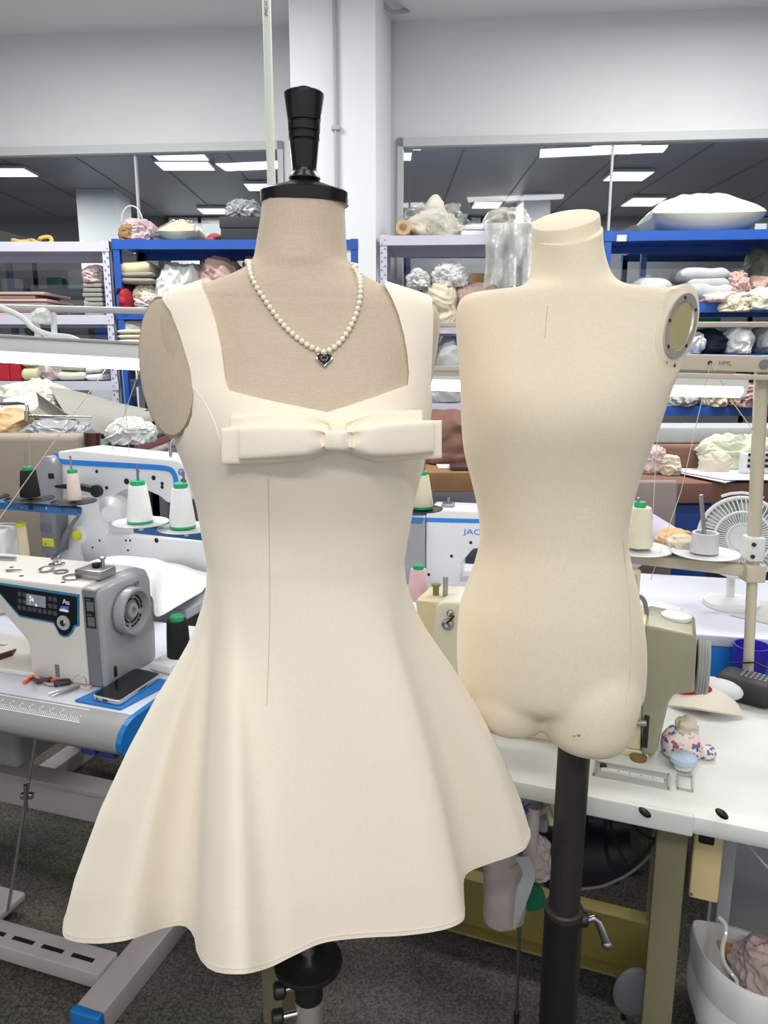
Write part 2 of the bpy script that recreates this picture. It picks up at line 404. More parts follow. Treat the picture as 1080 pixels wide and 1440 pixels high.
def folded(name, label, cat, x0, x1, y0, y1, z0, z1, m, seed=0, layers=3, group=None):
    """a folded cloth: soft slabs laid one over another, rounded at the fold"""
    rnd = random.Random(seed); mb = MB(); h = (z1 - z0) / layers
    for k in range(layers):
        a, b = rnd.uniform(0, .06) * (x1 - x0), rnd.uniform(0, .06) * (x1 - x0)
        rings = []; N = 14
        for i in range(N + 1):
            x = x0 + a + (x1 - b - x0 - a) * i / N; e = min(1, 2.2 * math.sin(math.pi * (0.06 + .88 * i / N)) )
            zc = z0 + h * (k + .5); s_ = noise.noise(V((x * 9, k * 3.3 + seed, 0))) * h * .16
            ring = []
            for j in range(16):
                t = 2 * math.pi * j / 16; sy = math.copysign(abs(math.cos(t)) ** .35, math.cos(t)); sz = math.copysign(abs(math.sin(t)) ** .6, math.sin(t))
                yy = (y0 + y1) / 2 + sy * (y1 - y0) / 2 * (.94 + .06 * e)
                ring.append(V((x, yy, zc + sz * h * .52 * e + s_ * (1 if k else (1 if sz > 0 else 0)) + noise.noise(V((x * 14, yy * 14, seed))) * h * .08)))
            rings.append(ring)
        mb.loft(rings)
    zmin = min(p.z for p in mb.v)
    for p in mb.v: p.z += z0 - zmin
    return tag(mb.build(name, m, angle=60), label, cat, group)
def pillow(mb, cx, cy, z0, hx, hy, h, seed=0, e=0.55, wr=0.06):
    N, Mn = 36, 18; top, bot = [], []
    for i in range(N + 1):
        u = -1 + 2 * i / N; rt, rb = [], []
        for j in range(Mn + 1):
            v = -1 + 2 * j / Mn
            t = max(0, (1 - u * u) * (1 - v * v)) ** e
            w = wr * noise.noise(V((u * 4, v * 4, seed))) * t
            pinch = 1 - 0.12 * (1 - abs(v)) * abs(u) ** 3
            x = cx + u * hx * (1 - .10 * (v * v) * 0) * pinch; y = cy + v * hy * (1 - 0.1 * (1 - abs(u)) * abs(v) ** 3)
            rt.append(V((x, y, z0 + h * (.42 + (.58 + w) * t)))); rb.append(V((x, y, z0 + h * (.42 - .42 * min(1, t ** .8 * 1.25)))))
        top.append(rt); bot.append(rb)
    mb.grid(top); mb.grid([r for r in bot]); return mb

# ================================================================ THE SETTING
FW = Frame((0, 4.95, 0), R(-4.75))                      # the partition wall with the glazing
def LM(fr): return fr.m
zh_l, zh_r = 2.84, 2.84
HEAD = (FW.front(0, 217).z + FW.front(1080, 178).z + FW.front(560, 190).z) / 3
struct(MB().box((-9, -5, -0.05), (9, 12, 0)), 'floor', FLOORM, smooth=False)
struct(MB().box((-7.1, -4, CEIL_Z), (7.1, 5.7, CEIL_Z + 0.06)), 'ceiling', CEILM, smooth=False)
SILL = 0.9
wl, wr = FW.front(405, 300).x, FW.front(552, 300).x
mb = MB()
mb.box((-7.1, 0, HEAD), (7.1, 0.2, CEIL_Z), FW.m)
mb.box((-7.1, 0, 0), (7.1, 0.2, SILL), FW.m)
mb.box((-7.1, 0, SILL), (-5.2, .2, HEAD), FW.m); mb.box((5.2, 0, SILL), (7.1, .2, HEAD), FW.m)
mb.box((wl - 0.02, 0.0, SILL), (wr + .03, 0.2, HEAD), FW.m)
struct(mb, 'wall_back', WHITEP, smooth=False)
struct(MB().box((-7.1, -1.0, 0), (-7, 5.6, CEIL_Z)), 'wall_left', WHITEP, smooth=False)
struct(MB().box((7, -1.0, 0), (7.1, 4.4, CEIL_Z)), 'wall_right', WHITEP, smooth=False)
mb = MB()                                               # the square pillar before the wall
_p = W(408, 100, 4.35); cf = Frame((_p.x, _p.y, 0), R(-8)); cw = cf.front(528, 100).x
mb.box((0, 0, 0), (cw, 0.62, CEIL_Z), cf.m)
struct(mb, 'wall_pillar', COLUMN, smooth=False)
# glazing frames and panes
def glazing(n, a, b, joints):
    mb = MB(); w = 0.035
    mb.box((a, -.02, HEAD - .05), (b, .06, HEAD), FW.m); mb.box((a, -.02, SILL), (b, .06, SILL + .05), FW.m)
    mb.box((a, -.02, SILL), (a + w, .06, HEAD), FW.m); mb.box((b - w, -.02, SILL), (b, .06, HEAD), FW.m)
    o = struct(mb, 'window_%d' % n, TRIMM, smooth=False)
    mb = MB(); mb.box((a + w, .03, SILL + .05), (b - w, .036, HEAD - .05), FW.m); mb.build('pane', GLASS, o, smooth=False)
    for j in joints: MB().box((j - .006, .02, SILL + .05), (j + .006, .045, HEAD - .05), FW.m).build('glass_joint', TRIMM, o, smooth=False)
glazing(1, -5.2, wl - .02, (FW.front(190, 260).x,))
glazing(2, wr + .03, 5.2, (FW.front(861, 250).x,))
# the hall beyond the glass
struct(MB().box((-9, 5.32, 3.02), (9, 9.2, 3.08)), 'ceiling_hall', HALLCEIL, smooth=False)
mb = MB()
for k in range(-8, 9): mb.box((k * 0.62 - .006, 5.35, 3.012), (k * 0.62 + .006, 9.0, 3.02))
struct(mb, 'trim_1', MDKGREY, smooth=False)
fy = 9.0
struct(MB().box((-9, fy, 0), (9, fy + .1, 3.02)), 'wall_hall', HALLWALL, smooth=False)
for n, (a, b, t, u) in enumerate(((236, 330, 296, 372), (655, 700, 284, 350), (1052, 1110, 284, 330))):
    p, q = W(a, u, fy - .02), W(b, t, fy - .02)
    mb = MB(); w = .05
    mb.box((p.x, fy - .06, p.z), (q.x, fy, p.z + w)); mb.box((p.x, fy - .06, 2.94), (q.x, fy, 3.0)); mb.box((p.x, fy - .06, p.z), (p.x + w, fy, 3.0)); mb.box((q.x - w, fy - .06, p.z), (q.x, fy, 3.0))
    mb.box(((p.x + q.x) / 2 - .02, fy - .06, p.z), ((p.x + q.x) / 2 + .02, fy, 3.0))
    o = struct(mb, 'window_%d' % (n + 3), TRIMM, smooth=False)
    MB().box((p.x + w, fy - .03, p.z + w), (q.x - w, fy - .02, 2.94)).build('pane', DAYLIT, o, smooth=False)
for n, (a, b, y, t) in enumerate(((105, 160, 7.6, 250), (738, 776, 7.8, 245))):
    p, q = W(a, t, y), W(b, t, y)
    struct(MB().box((p.x, y, 0), (q.x, y + .45, 3.02)), 'wall_hall_pillar_%d' % (n + 1), COLUMN, smooth=False)
HL = [((-30, 42), (235, 246), 'lit ceiling panel at the far left behind the left window'),
      ((216, 288), (213, 223), 'paler upper lit ceiling panel behind the left window'),
      ((222, 296), (226, 237), 'brighter lower panel added for the reflection of the lit panel behind the left window'),  # added panel standing for a reflection in the glass, no second fixture
      ((345, 402), (257, 266), 'lit ceiling panel just left of the black cap of the dressed form'),
      ((280, 318), (292, 299), 'narrow lit ceiling panel above the black box on the blue rack'),
      ((579, 592), (198, 208), 'upper of two small lit panels at left edge of the right window'),
      ((562, 577), (213, 223), 'lower of two small lit panels at left edge of the right window'),
      ((828, 894), (200, 213), 'wide bright panel left of the glass joint in the right window'),
      ((866, 926), (187, 199), 'bluish lit panel highest in the right window'),
      ((854, 910), (240, 252), 'lit panel crossing the glass joint in the right window'),
      ((880, 926), (277, 288), 'lit panel just above the left end of the long pillow'),
      ((664, 702), (283, 291), 'lit panel between the two plastic bags on the middle rack')]
for (a, b), (t, u), lab in HL:
    p = [Wz(a + 4, t, 3.00), Wz(b, t, 3.00), Wz(b + 2, u, 3.00), Wz(a, u, 3.00)]
    r = thing('ceiling_light', lab, 'ceiling light', ((p[0].x + p[2].x) / 2, (p[0].y + p[2].y) / 2, 2.985), 0, 'ceiling lights in the hall')
    x0, x1, y0, y1 = (p[0].x + p[3].x) / 2, (p[1].x + p[2].x) / 2, min(q.y for q in p), max(q.y for q in p)
    MB().box((x0 - .012, y0 - .012, 2.99), (x1 + .012, y1 + .012, 3.012)).build('frame', TRIMM, r, smooth=False)
    MB().box((x0, y0, 2.984), (x1, y1, 2.99)).build('diffuser', LAMPGLOW, r, smooth=False)
    area('hall_panel_light', ((x0 + x1) / 2, (y0 + y1) / 2, 2.98), x1 - x0, 24, (1, 0.98, 0.95), sy=y1 - y0)
# vents / pipes in this room
p0, p1 = cf.front(470, 4, -.018), cf.front(470, 275, -.018)
r = thing('wiring_conduit', 'thin grey conduit clipped to the white pillar', 'pipe', cf.m @ V((p0.x, -.02, 1.6)))
x = p0.x
MB().cyl((x, -.014, 1.6), (x, -.014, 3.34), .011, m=cf.m).build('tube', GREYEDGE, r)
zc = cf.front(470, 180, -.02).z
MB().box((x - .022, -.03, zc - .012), (x + .022, 0, zc + .012), cf.m, .004).build('clip', GREYEDGE, r)
MB().box((x - .03, -.04, 3.30), (x + .03, 0, CEIL_Z), cf.m, .005).build('junction_box', MDKGREY, r)
r = tag(MB().tube(path([W(540, 6, 4.6), W(548, 14, 4.62), W(556, 17, 4.7), W(575, 15, 4.82)], 12), .012).build('ceiling_pipe', GREYEDGE), 'short bent grey pipe high on the wall right of the pillar', 'pipe')
# drop pipe for the power
pt = W(381, 0, 1.85); pb = W(381, 268, 1.85)
r = thing('drop_pipe', 'white plastic conduit pipe dropping from the ceiling behind the black-capped form', 'pipe', (pb.x, 1.85, 1.0))
MB().cyl((pb.x, 1.85, .745), (pt.x - .008, 1.85, CEIL_Z), .0098).build('tube', mat('white_plastic_pipe', (222, 226, 216), 0.4, var=.02), r)
m = Matrix.Translation(W(376.5, 22, 1.838)) @ Matrix.Rotation(R(90), 4, 'X') @ Matrix.Rotation(R(90), 4, 'Z')
text('printed_marking', 'PVC-U 20', .010, GREYMARK, m, r)

# ---------------------------------------------------------------- racks
def rack(name, label, fr, w, d, h, shelves, m, holes=False, posts=(1, 1)):
    r = thing(name, label, 'shelf rack', fr.o, fr.yaw)
    pw = .04
    k = 0
    for x in (0, w - pw):
        for y in (0, d - pw):
            mb = MB(); mb.box((x, y, 0), (x + pw, y + .004, h)); mb.box((x if x == 0 else x + pw - .004, y, 0), (x + .004 if x == 0 else x + pw, y + pw, h))
            mb.box((x, y + (0 if y else pw - .004), 0), (x + pw, y + (0.004 if y else pw), h)) if not holes else None
            mb.build('post', m, r, smooth=False, world=False)
    for z in shelves:
        mb = MB(); mb.box((0, -.004, z - .05), (w, .018, z)); mb.build('beam', m, r, smooth=False, world=False)
        mb = MB(); mb.box((0, d - .018, z - .05), (w, d + .004, z)); mb.build('beam', m, r, smooth=False, world=False)
        mb = MB(); mb.box((.004, .018, z - .012), (w - .004, d - .018, z - .002)); mb.build('shelf', m if not holes else LILACSTEEL, r, smooth=False, world=False)
    if holes:
        for xx in (0, w - pw):
            mb = MB(); z = .06
            while z < h - .03:
                mb.cyl((xx + .011, -.0045, z), (xx + .011, .002, z), .0042, n=8); mb.cyl((xx + .029, -.0045, z + .02), (xx + .029, .002, z + .02), .0042, n=8); z += .045
            mb.build('slot_holes', MDKGREY, r, world=False, smooth=False)
    return r
YR = 4.28
yaw0 = 0.0
# left white rack: its right post stands at x=143..153 in the photo
pr = W(153, 341, YR); RH = pr.z
FL = Frame((pr.x - 1.5 * math.cos(yaw0), pr.y - 1.5 * math.sin(yaw0) , 0), yaw0)
def shz(fr, px, py): return fr.front(px, py).z
zl = [shz(FL, 80, 340), shz(FL, 80, 443), shz(FL, 120, 536), .62, .12]
rack('slotted_rack', 'pale lilac slotted-angle rack at the far left', FL, 1.5, .5, zl[0] + .005, zl, LILACSTEEL, True)
pb_ = W(155, 338, YR + .02); FB = Frame((pb_.x + .006, pb_.y, 0), 0.0)
zb = [shz(FB, 250, 337), shz(FB, 190, 436), shz(FB, 190, 484), .75, .15]
rack('steel_rack', 'blue rack between the lilac rack and the pillar', FB, 1.35, .48, zb[0] + .005, zb, BLUESTEEL)
pm = W(534, 333, YR); FM = Frame((pm.x, pm.y, 0), R(-3))
zm = [shz(FM, 600, 331), shz(FM, 620, 456), shz(FM, 625, 567), .5, .12]
rack('slotted_rack', 'pale lilac slotted-angle rack between the two mannequins', FM, .95, .5, zm[0] + .005, zm, LILACSTEEL, True)
pq = W(850, 330, YR - .05); FR_ = Frame((pq.x, pq.y, 0), R(-5))
zr = [shz(FR_, 960, 324), shz(FR_, 960, 426), shz(FR_, 1000, 498), shz(FR_, 1000, 572), .6, .12]
rack('steel_rack', 'blue rack under the long white pillow at the right', FR_, 1.5, .5, zr[0] + .005, zr, BLUESTEEL)
pl_ = FR_.front(874, 334)
tag(MB().box((pl_.x - .025, -.007, pl_.z - .02), (pl_.x + .025, -.0045, pl_.z + .012), FR_.m).build('paper_label', PAPER, smooth=False), 'blank paper label stuck on the right blue rack', 'label')
# hall racks and machines behind the glass, seen through the racks
def hall_rack(lab, x, y, w, h):
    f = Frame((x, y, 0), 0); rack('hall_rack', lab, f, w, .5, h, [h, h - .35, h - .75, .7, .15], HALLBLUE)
hall_rack('dark blue rack behind the glass, seen through the left lilac rack', W(10, 400, 6.1).x, 6.1, .95, 2.32)
hall_rack('dark blue rack behind the glass, seen through the left blue rack', W(200, 400, 5.9).x, 5.9, 1.2, 2.3)
hall_rack('dark blue rack behind the glass, seen above the beige cloths', W(570, 400, 6.0).x, 6.0, .9, 2.3)
hall_rack('dark blue rack behind the glass, seen above the grey towels', W(900, 400, 5.9).x, 5.9, 1.1, 2.26)
for k, (a, b, t, u, Y, m, lab, cat, nm) in enumerate((
        (75, 95, 385, 402, 6.3, GREENPL, 'small green box behind the glass near the left edge', 'box', 'hall_box'),
        (105, 135, 384, 412, 6.3, GREYEDGE, 'grey crate behind the glass beside the fluffy pink bundle', 'crate', 'hall_crate'),
        (660, 700, 375, 400, 6.2, CARD, 'dim carton behind the glass above the beige cloths', 'carton', 'hall_carton'),
        (905, 925, 365, 395, 6.1, CLW, 'pale roll behind the glass left of the grey towels', 'roll', 'hall_roll'))):
    h = {6.3: 1.97, 6.2: 1.95, 6.1: 1.91}[Y]
    p, q = W(a, u, Y), W(b, t, Y)
    if nm == 'hall_roll': mb = MB().cyl(((p.x + q.x) / 2, Y, h), ((p.x + q.x) / 2, Y, h + q.z - p.z), (q.x - p.x) / 2)
    else: mb = MB().box((p.x, Y - .12, h), (q.x, Y + .12, h + q.z - p.z), bev=.006)
    tag(mb.build(nm, m), lab, cat)

kk = 0
for (xp, Y, w, lab) in ((10, 6.1, .95, 'left lilac rack'), (200, 5.9, 1.2, 'left blue rack'), (570, 6.0, .9, 'beige cloths'), (900, 5.9, 1.1, 'grey towels')):
    x0 = W(xp, 400, Y).x; h = {6.1: 2.32, 5.9: 2.3, 6.0: 2.3}[Y] - (.04 if xp == 900 else 0)
    for j in range(3):
        kk += 1; a = x0 + .06 + j * (w - .1) / 3; m = (BLACK, MDKGREY, CLNAVY, GREENPL, BLUESTEEL)[(kk * 3) % 5]
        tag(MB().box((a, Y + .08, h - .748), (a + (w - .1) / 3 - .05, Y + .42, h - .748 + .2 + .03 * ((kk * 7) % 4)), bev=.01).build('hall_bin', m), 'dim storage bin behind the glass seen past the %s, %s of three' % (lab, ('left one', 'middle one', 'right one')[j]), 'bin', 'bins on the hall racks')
# ---------------------------------------------------------------- what lies on the racks
def on(fr, px0, px1, py_top, z, ydep=(0.03, .42)):
    """extent on a shelf of frame fr (front plane) from pixels; returns local x0,x1,z_top"""
    a = fr.front(px0, py_top, ydep[0] + .05); b = fr.front(px1, py_top, ydep[0] + .05)
    return a.x, b.x, max(a.z, z + .02)
def place(o, fr):
    """soft things are modelled in the rack's own frame and then set down in the room"""
    o.location = fr.m @ o.location; o.rotation_euler.z = fr.yaw; return o
def heap(fr, name, label, cat, px0, px1, pyt, z, m, seed, y=(.03, .42), **k):
    a, b, t = on(fr, px0, px1, pyt, z, y); return place(crumple(name, label, cat, a, b, y[0], y[1], z, t, m, seed, **k), fr)
def stack(fr, name, label, cat, px0, px1, pyt, z, m, seed, y=(.03, .42), **k):
    a, b, t = on(fr, px0, px1, pyt, z, y); return place(folded(name, label, cat, a, b, y[0], y[1], z, t, m, seed, **k), fr)
def pillar_item(mb, fr, name, m, label, cat, **k):
    for p in mb.v: p.xyz = fr.m @ p
    return tag(mb.build(name, m, **k), label, cat)
def zpx(fr, px, py, y=.08): return fr.front(px, py, y).z
g = 'cloths on the racks'
# left lilac rack
z0 = zl[0]; pts = [FL.m @ V((FL.front(x, 300, .2).x, .2 + dy, z0 + .012 + dz)) for x, dy, dz in
       ((9, 0, 0), (18, .05, .012), (30, .0, .02), (42, .06, .015), (52, .02, .04), (62, .05, .05), (68, .0, .012), (58, -.05, .0), (46, -.02, .02), (34, .04, .03), (22, .0, .01), (12, .02, .03), (30, -.03, .012), (52, .0, .005))]
tag(MB().tube(path(pts, 70), .011).build('rope', mat('yellow_rope', (206, 170, 98), .8, bump=.4)), 'coil of yellow rope lying on top of the left lilac rack', 'rope')
z1 = zl[1]
mb = MB()
rnd = random.Random(4)
a, b, t = on(FL, -40, 74, 410, z1)
n = 7
for k in range(n): mb.box((a + rnd.uniform(0, .04), .05 + rnd.uniform(0, .02), z1 + k * (t - z1) / n + .0005), (b - rnd.uniform(0, .12) - (.0), .42, z1 + (k + .82) * (t - z1) / n), bev=.003)
pillar_item(mb, FL, 'paper_stack', CLPINK, 'flat stack of pinkish cut sheets on the left lilac rack', 'paper stack')
a, b, t = on(FL, 116, 146, 398, z1)
nb = 7
for k in range(nb):
    mb = MB(); zz = z1 + k * (t - z1) / nb
    mb.box((a + rnd.uniform(0, .012), .06, zz + .001), (b - .006, .34, zz + (t - z1) / nb * .86), bev=.005)
    pos = ['lowest', 'second lowest', 'third from the bottom', 'middle', 'third from the top', 'second highest', 'topmost'][k]
    o = pillar_item(mb, FL, 'grey_board', GREYCANVAS, '%s thin grey board in the stack under the fluffy pink bundle' % pos, 'board'); o['group'] = 'stacked grey boards'
a2, b2, t2 = on(FL, 108, 148, 370, t)
place(crumple('fluffy_bundle', 'fluffy dusty pink bundle on the stack of grey boards', 'bundle', a2, b2 - .01, .05, .34, t, t2, CLPINK2, 12, fold=14, amp=.09), FL)
z2 = zl[2]
for nm, lab, cat, x0, x1, yt, m, kind in (
        ('red_box', 'red box at the far left edge below the glowing tube', 'box', -14, 13, 500, CLRED, 'box'),
        ('red_bin', 'smaller red bin beside the red box on the lilac rack', 'bin', 14, 31, 508, CLRED, 'box'),
        ('folded_cloth', 'pale yellow folded cloth beside the red bin', 'cloth', 32, 55, 497, CLYEL, 'fold'),
        ('cloth_heap', 'pinkish cloth heap under the glowing tube beside the yellow cloth', 'cloth', 54, 84, 500, CLPINK2, 'heap'),
        ('cushion', 'greenish white cushion pair on the lilac rack under the tube', 'cushion', 82, 124, 510, CLGREEN, 'fold'),
        ('folded_cloth', 'white folded cloths beside the right post of the left lilac rack', 'cloth', 123, 147, 515, CLW, 'fold')):
    if kind == 'box':
        a, b, t = on(FL, x0, x1, yt, z2); pillar_item(MB().box((a, .06, z2 + .001), (b, .34, t), bev=.008), FL, nm, m, lab, cat)
    elif kind == 'fold': stack(FL, nm, lab, cat, x0, x1, yt, z2, m, x0, layers=2)
    else: heap(FL, nm, lab, cat, x0, x1, yt, z2, m, 3)
# left blue rack
z0 = zb[0]
r = thing('tulle_bag', 'puffy pale pink tulle bag with wire handle on the blue rack', 'bag', FB.m @ V((FB.front(187, 330, .2).x, .2, z0)), FB.yaw)
a, b, t = on(FB, 163, 211, 302, z0)
crumple('tulle', None, None, *[v for v in (r.location.x + a - FB.front(187, 330, .2).x, r.location.x + b - FB.front(187, 330, .2).x)], r.location.y - .13, r.location.y + .16, z0, t, NETPINK, 5, fold=12, amp=.1, parent=r)
c0 = r.location
MB().tube([c0 + V((.06 * math.cos(q), .0, t - z0 - .015 + .085 * math.sin(q))) for q in [math.pi * k / 12 for k in range(13)]], .004).build('handle', TRIMM, r)
crumple('gold_bundle', None, None, c0.x - .05, c0.x + .05, c0.y - .15, c0.y - .05, z0, z0 + .1, mat('gold_cloth', (140, 108, 70), .5, var=.3), 8, parent=r)
heap(FB, 'cloth_heap', 'small dark grey cloth lump left of the yellow pillow', 'cloth', 211, 238, 323, z0, mat('slate_cloth', (88, 94, 102), .9), 21, y=(.1, .35))
a, b, t = on(FB, 221, 278, 306, z0)
r = thing('bagged_pillow', 'pale yellow pillow wrapped in clear film on the blue rack', 'pillow', FB.m @ V(((a + b) / 2, .2, z0)), FB.yaw)
mb = MB(); pillow(mb, 0, 0, 0, (b - a) / 2 * .93, .17, (t - z0) * .95, 3, wr=.18); mb.build('pillow', CLYEL, r, world=False)
mb = MB(); pillow(mb, 0, 0, 0, (b - a) / 2, .185, t - z0, 9, wr=.2); mb.build('film', film('wrap_film', (214, 214, 200), .22, .1, .2), r, world=False)
heap(FB, 'cloth_heap', 'red cloth lump leaning on the black box', 'cloth', 289, 313, 326, z0, mat('dull_red_cloth', (170, 84, 80), .8), 31, y=(.08, .3))
a, b, t = on(FB, 311, 372, 306, z0)
r = thing('black_box', 'plain black carton on top of the blue rack', 'box', FB.m @ V(((a + b) / 2, .2, z0)), FB.yaw)
MB().box((a - (a + b) / 2, -.15, 0), (b - (a + b) / 2, .15, t - z0 - .02), bev=.004).build('carton', mat('black_carton', (44, 48, 52), .7), r, world=False)
MB().box((a - (a + b) / 2 - .005, -.155, t - z0 - .06), (b - (a + b) / 2 + .005, .155, t - z0), bev=.004).build('lid', mat('black_carton'  , (44, 48, 52)), r, world=False)
a2, b2, t2 = on(FB, 313, 371, 274, t)
place(crumple('plastic_bag', 'crumpled grey plastic bag on the black carton', 'bag', a2, b2, .06, .32, t, t2, FILMG, 17, fold=9, amp=.2), FB)
z1 = zb[1]
h2 = zpx(FB, 190, 384); h1 = zpx(FB, 190, 398)
heap(FB, 'cloth_heap', 'white ruffled cloth pile low on the left blue rack', 'cloth', 180, 228, 396, z1, CLOFF, 41, fold=16, amp=.12)
heap(FB, 'cloth_heap', 'black bundle above the red cloth on the blue rack', 'cloth', 160, 186, 392, z1 + .06, CLBLK, 42)
stack(FB, 'folded_cloth', 'taupe folded cloth under the rolled cream cloth', 'cloth', 160, 221, 383, h1 - .01, CLTAUPE, 5, y=(.02, .34), layers=2)
stack(FB, 'folded_cloth', 'rolled cream cloth topmost on the left blue rack pile', 'cloth', 163, 215, 368, h2 - .012, CLYEL, 6, y=(.03, .3), layers=1)
heap(FB, 'cloth_heap', 'crimson cloth hanging at the left of the blue rack', 'cloth', 166, 183, 405, z1 - .0, CLRED, 43, y=(-.03, .12), fold=4, amp=.08)
heap(FB, 'plastic_bag', 'white cloth heap in thin plastic on the blue rack', 'bag', 210, 280, 364, z1, CLW, 44, fold=6)
heap(FB, 'padded_coat', 'dusty pink padded bundle behind the dressed form shoulder', 'bundle', 266, 340, 354, z1, CLPINK, 45, fold=8, amp=.14)
heap(FB, 'cloth_heap', 'grey-green cloth at right of the pink padded bundle', 'cloth', 328, 372, 352, z1, CLTAUPE, 46, fold=5)
z2 = zb[2]
heap(FB, 'cloth_heap', 'white cloth behind the left shoulder of the dressed form', 'cloth', 166, 212, 440, z2, CLW, 47, y=(.02, .4), fold=5)
stack(FB, 'folded_cloth', 'cream folded cloths above the blue light bracket', 'cloth', 167, 212, 464, z2, CLCREAM, 7, y=(-.02, .2), layers=3)
# middle lilac rack
z0 = zm[0]
a, b, t = on(FM, 555, 668, 264, z0)
r = thing('plastic_bag', 'large clear bag of cream padding peaked on the middle rack', 'bag', FM.m @ V(((a + b) / 2, .24, z0)), FM.yaw)
L_ = r.location
crumple('padding', None, None, L_.x + (a - (a + b) / 2) * .8, L_.x + (b - (a + b) / 2) * .7, L_.y - .16, L_.y + .16, z0, z0 + (t - z0) * .66, CLOFF, 51, fold=4, amp=.14, parent=r)
crumple('padding_peak', None, None, L_.x + (a - (a + b) / 2) * .3, L_.x + (b - (a + b) / 2) * .36, L_.y - .1, L_.y + .1, z0 + (t - z0) * .3, t - .005, CLOFF, 54, fold=4, amp=.12, parent=r, square=0)
crumple('cloth', None, None, L_.x + (a - (a + b) / 2) * .8, L_.x + (b - (a + b) / 2) * .9, L_.y - .17, L_.y + .17, z0, z0 + (t - z0) * .36, CLCREAM, 52, fold=9, amp=.14, parent=r)
crumple('film', None, None, L_.x + (a - (a + b) / 2), L_.x + (b - (a + b) / 2), L_.y - .2, L_.y + .2, z0, z0 + (t - z0) * .78, FILM, 53, fold=4, amp=.22, parent=r)
p = FM.front(567, 324, .02)
mb = MB(); mb.lathe([(0, .022), (0, .04), (.22, .042), (.22, .024), (.0, .022)], (p.x, .0, z0 + .043), (0, 1, 0), 24)
pillar_item(mb, FM, 'cloth_roll', CLTAN, 'tan cloth roll end-on at the left of the middle rack top', 'cloth roll')
a, b, t = on(FM, 648, 705, 318, z0)
for k in range(2):
    pillar_item(MB().box((a + .02 * k, .02, z0 + .001 + k * (t - z0) / 2), (b, .34, z0 + (k + .9) * (t - z0) / 2), bev=.004), FM, 'flat_carton', PAPER, ('lower', 'upper')[k] + ' flat white carton beside the clear bag on the middle rack', 'carton')
a, b, t = on(FM, 676, 752, 290, z0)
zbot = zpx(FM, 710, 408)
r = thing('hanging_plastic_bag', 'cloudy plastic bag drooping over the front of the middle rack', 'bag', FM.m @ V(((a + b) / 2, .1, z0)), FM.yaw)
L_ = r.location
crumple('filled_top', None, None, L_.x - (b - a) * .47, L_.x + (b - a) * .47, L_.y - .14, L_.y + .2, z0, t, FILMC, 61, fold=4, amp=.16, parent=r)
rows = []
for i in range(25):
    v = i / 24; row = []
    for j in range(33):
        u = -1 + 2 * j / 32
        row.append(L_ + V((u * (b - a) * .5 * (1 - .1 * math.sin(v * 3)), -.165 - .025 * math.sin(u * 9 + v * 2) * (.3 + v) - .03 * v + .03 * noise.noise(V((u * 3, v * 3, 2))), .05 - v * (z0 + .05 - zbot) + .012 * math.sin(u * 7) * v)))
    rows.append(row)
mb = MB().grid(rows); mb.build('drooping_film', film('droop_film', (196, 200, 198), .55, .2, .25), r, mods=(M_solid(.002),))
z1 = zm[1]
heap(FM, 'cloth_heap', 'beige cloth spread under the two white frilled bundles', 'cloth', 590, 652, 392, z1, CLCREAM, 71, y=(-.04, .42), fold=6, amp=.1)
heap(FM, 'cloth_heap', 'pinkish beige cloth at right of the middle rack', 'cloth', 632, 720, 392, z1, CLPINK, 72, y=(-.02, .42), fold=6, amp=.1)
za = zpx(FM, 600, 405) 
heap(FM, 'frilled_bundle', 'left small white frilled bundle on the beige cloth', 'bundle', 570, 609, 374, za, CLW, 73, y=(.0, .22), fold=10, amp=.2)
heap(FM, 'frilled_bundle', 'right larger white frilled bundle on the beige cloth', 'bundle', 605, 664, 364, za, CLW, 74, y=(.02, .3), fold=10, amp=.16)
heap(FM, 'cloth_heap', 'limp white sheet between the mannequins above the tube light', 'cloth', 612, 652, 472, zm[2], CLGREY, 75, y=(-.02, .3), fold=4, amp=.12)
z3 = zm[2]
heap(FM, 'cloth_heap', 'grey cloth just under the tube between the mannequins', 'cloth', 595, 655, 545, z3, CLGREY, 76, y=(.02, .4), fold=6)
# right blue rack
z0 = zr[0]
a, b, t = on(FR_, 916, 1078, 268, z0)
r = thing('long_pillow', 'long pale grey-green pillow in film on the right blue rack', 'pillow', FR_.m @ V(((a + b) / 2, .22, z0)), FR_.yaw)
mb = MB(); pillow(mb, 0, 0, 0, (b - a) / 2, .21, t - z0, 13, wr=.12, e=.5); mb.build('pillow', mat('pillow_cloth', (184, 188, 178), .5, var=.04, scale=6), r, world=False)
z1 = zr[1]
ha, hb, hc = zpx(FR_, 980, 419), zpx(FR_, 980, 405), zpx(FR_, 980, 394)
heap(FR_, 'cloth_heap', 'pinkish base cloth spilling over the right blue rack beam', 'cloth', 975, 1075, 406, z1, CLPINK2, 82, y=(-.05, .42), fold=7, amp=.14)
stack(FR_, 'folded_towel', 'lowest of three grey folded towels on the right blue rack', 'towel', 955, 1032, 400, z1 + .01, CLGREY, 83, y=(.0, .3), layers=1)
stack(FR_, 'folded_towel', 'middle of three grey folded towels on the right blue rack', 'towel', 962, 1026, 391, hb - .02, CLGREY, 84, y=(.02, .3), layers=1)
stack(FR_, 'folded_towel', 'topmost of three grey folded towels on the right blue rack', 'towel', 954, 1026, 378, hc - .01, CLGREY, 85, y=(.02, .3), layers=1)
heap(FR_, 'cloth_heap', 'grey cloth slope left of the folded towels', 'cloth', 888, 956, 387, z1, CLGREY, 86, y=(.0, .4), fold=4, amp=.06)
heap(FR_, 'cloth_heap', 'dusty pink crumpled cloth right of the towels', 'cloth', 1018, 1060, 377, z1, CLPINK, 87, y=(.0, .3), fold=8)
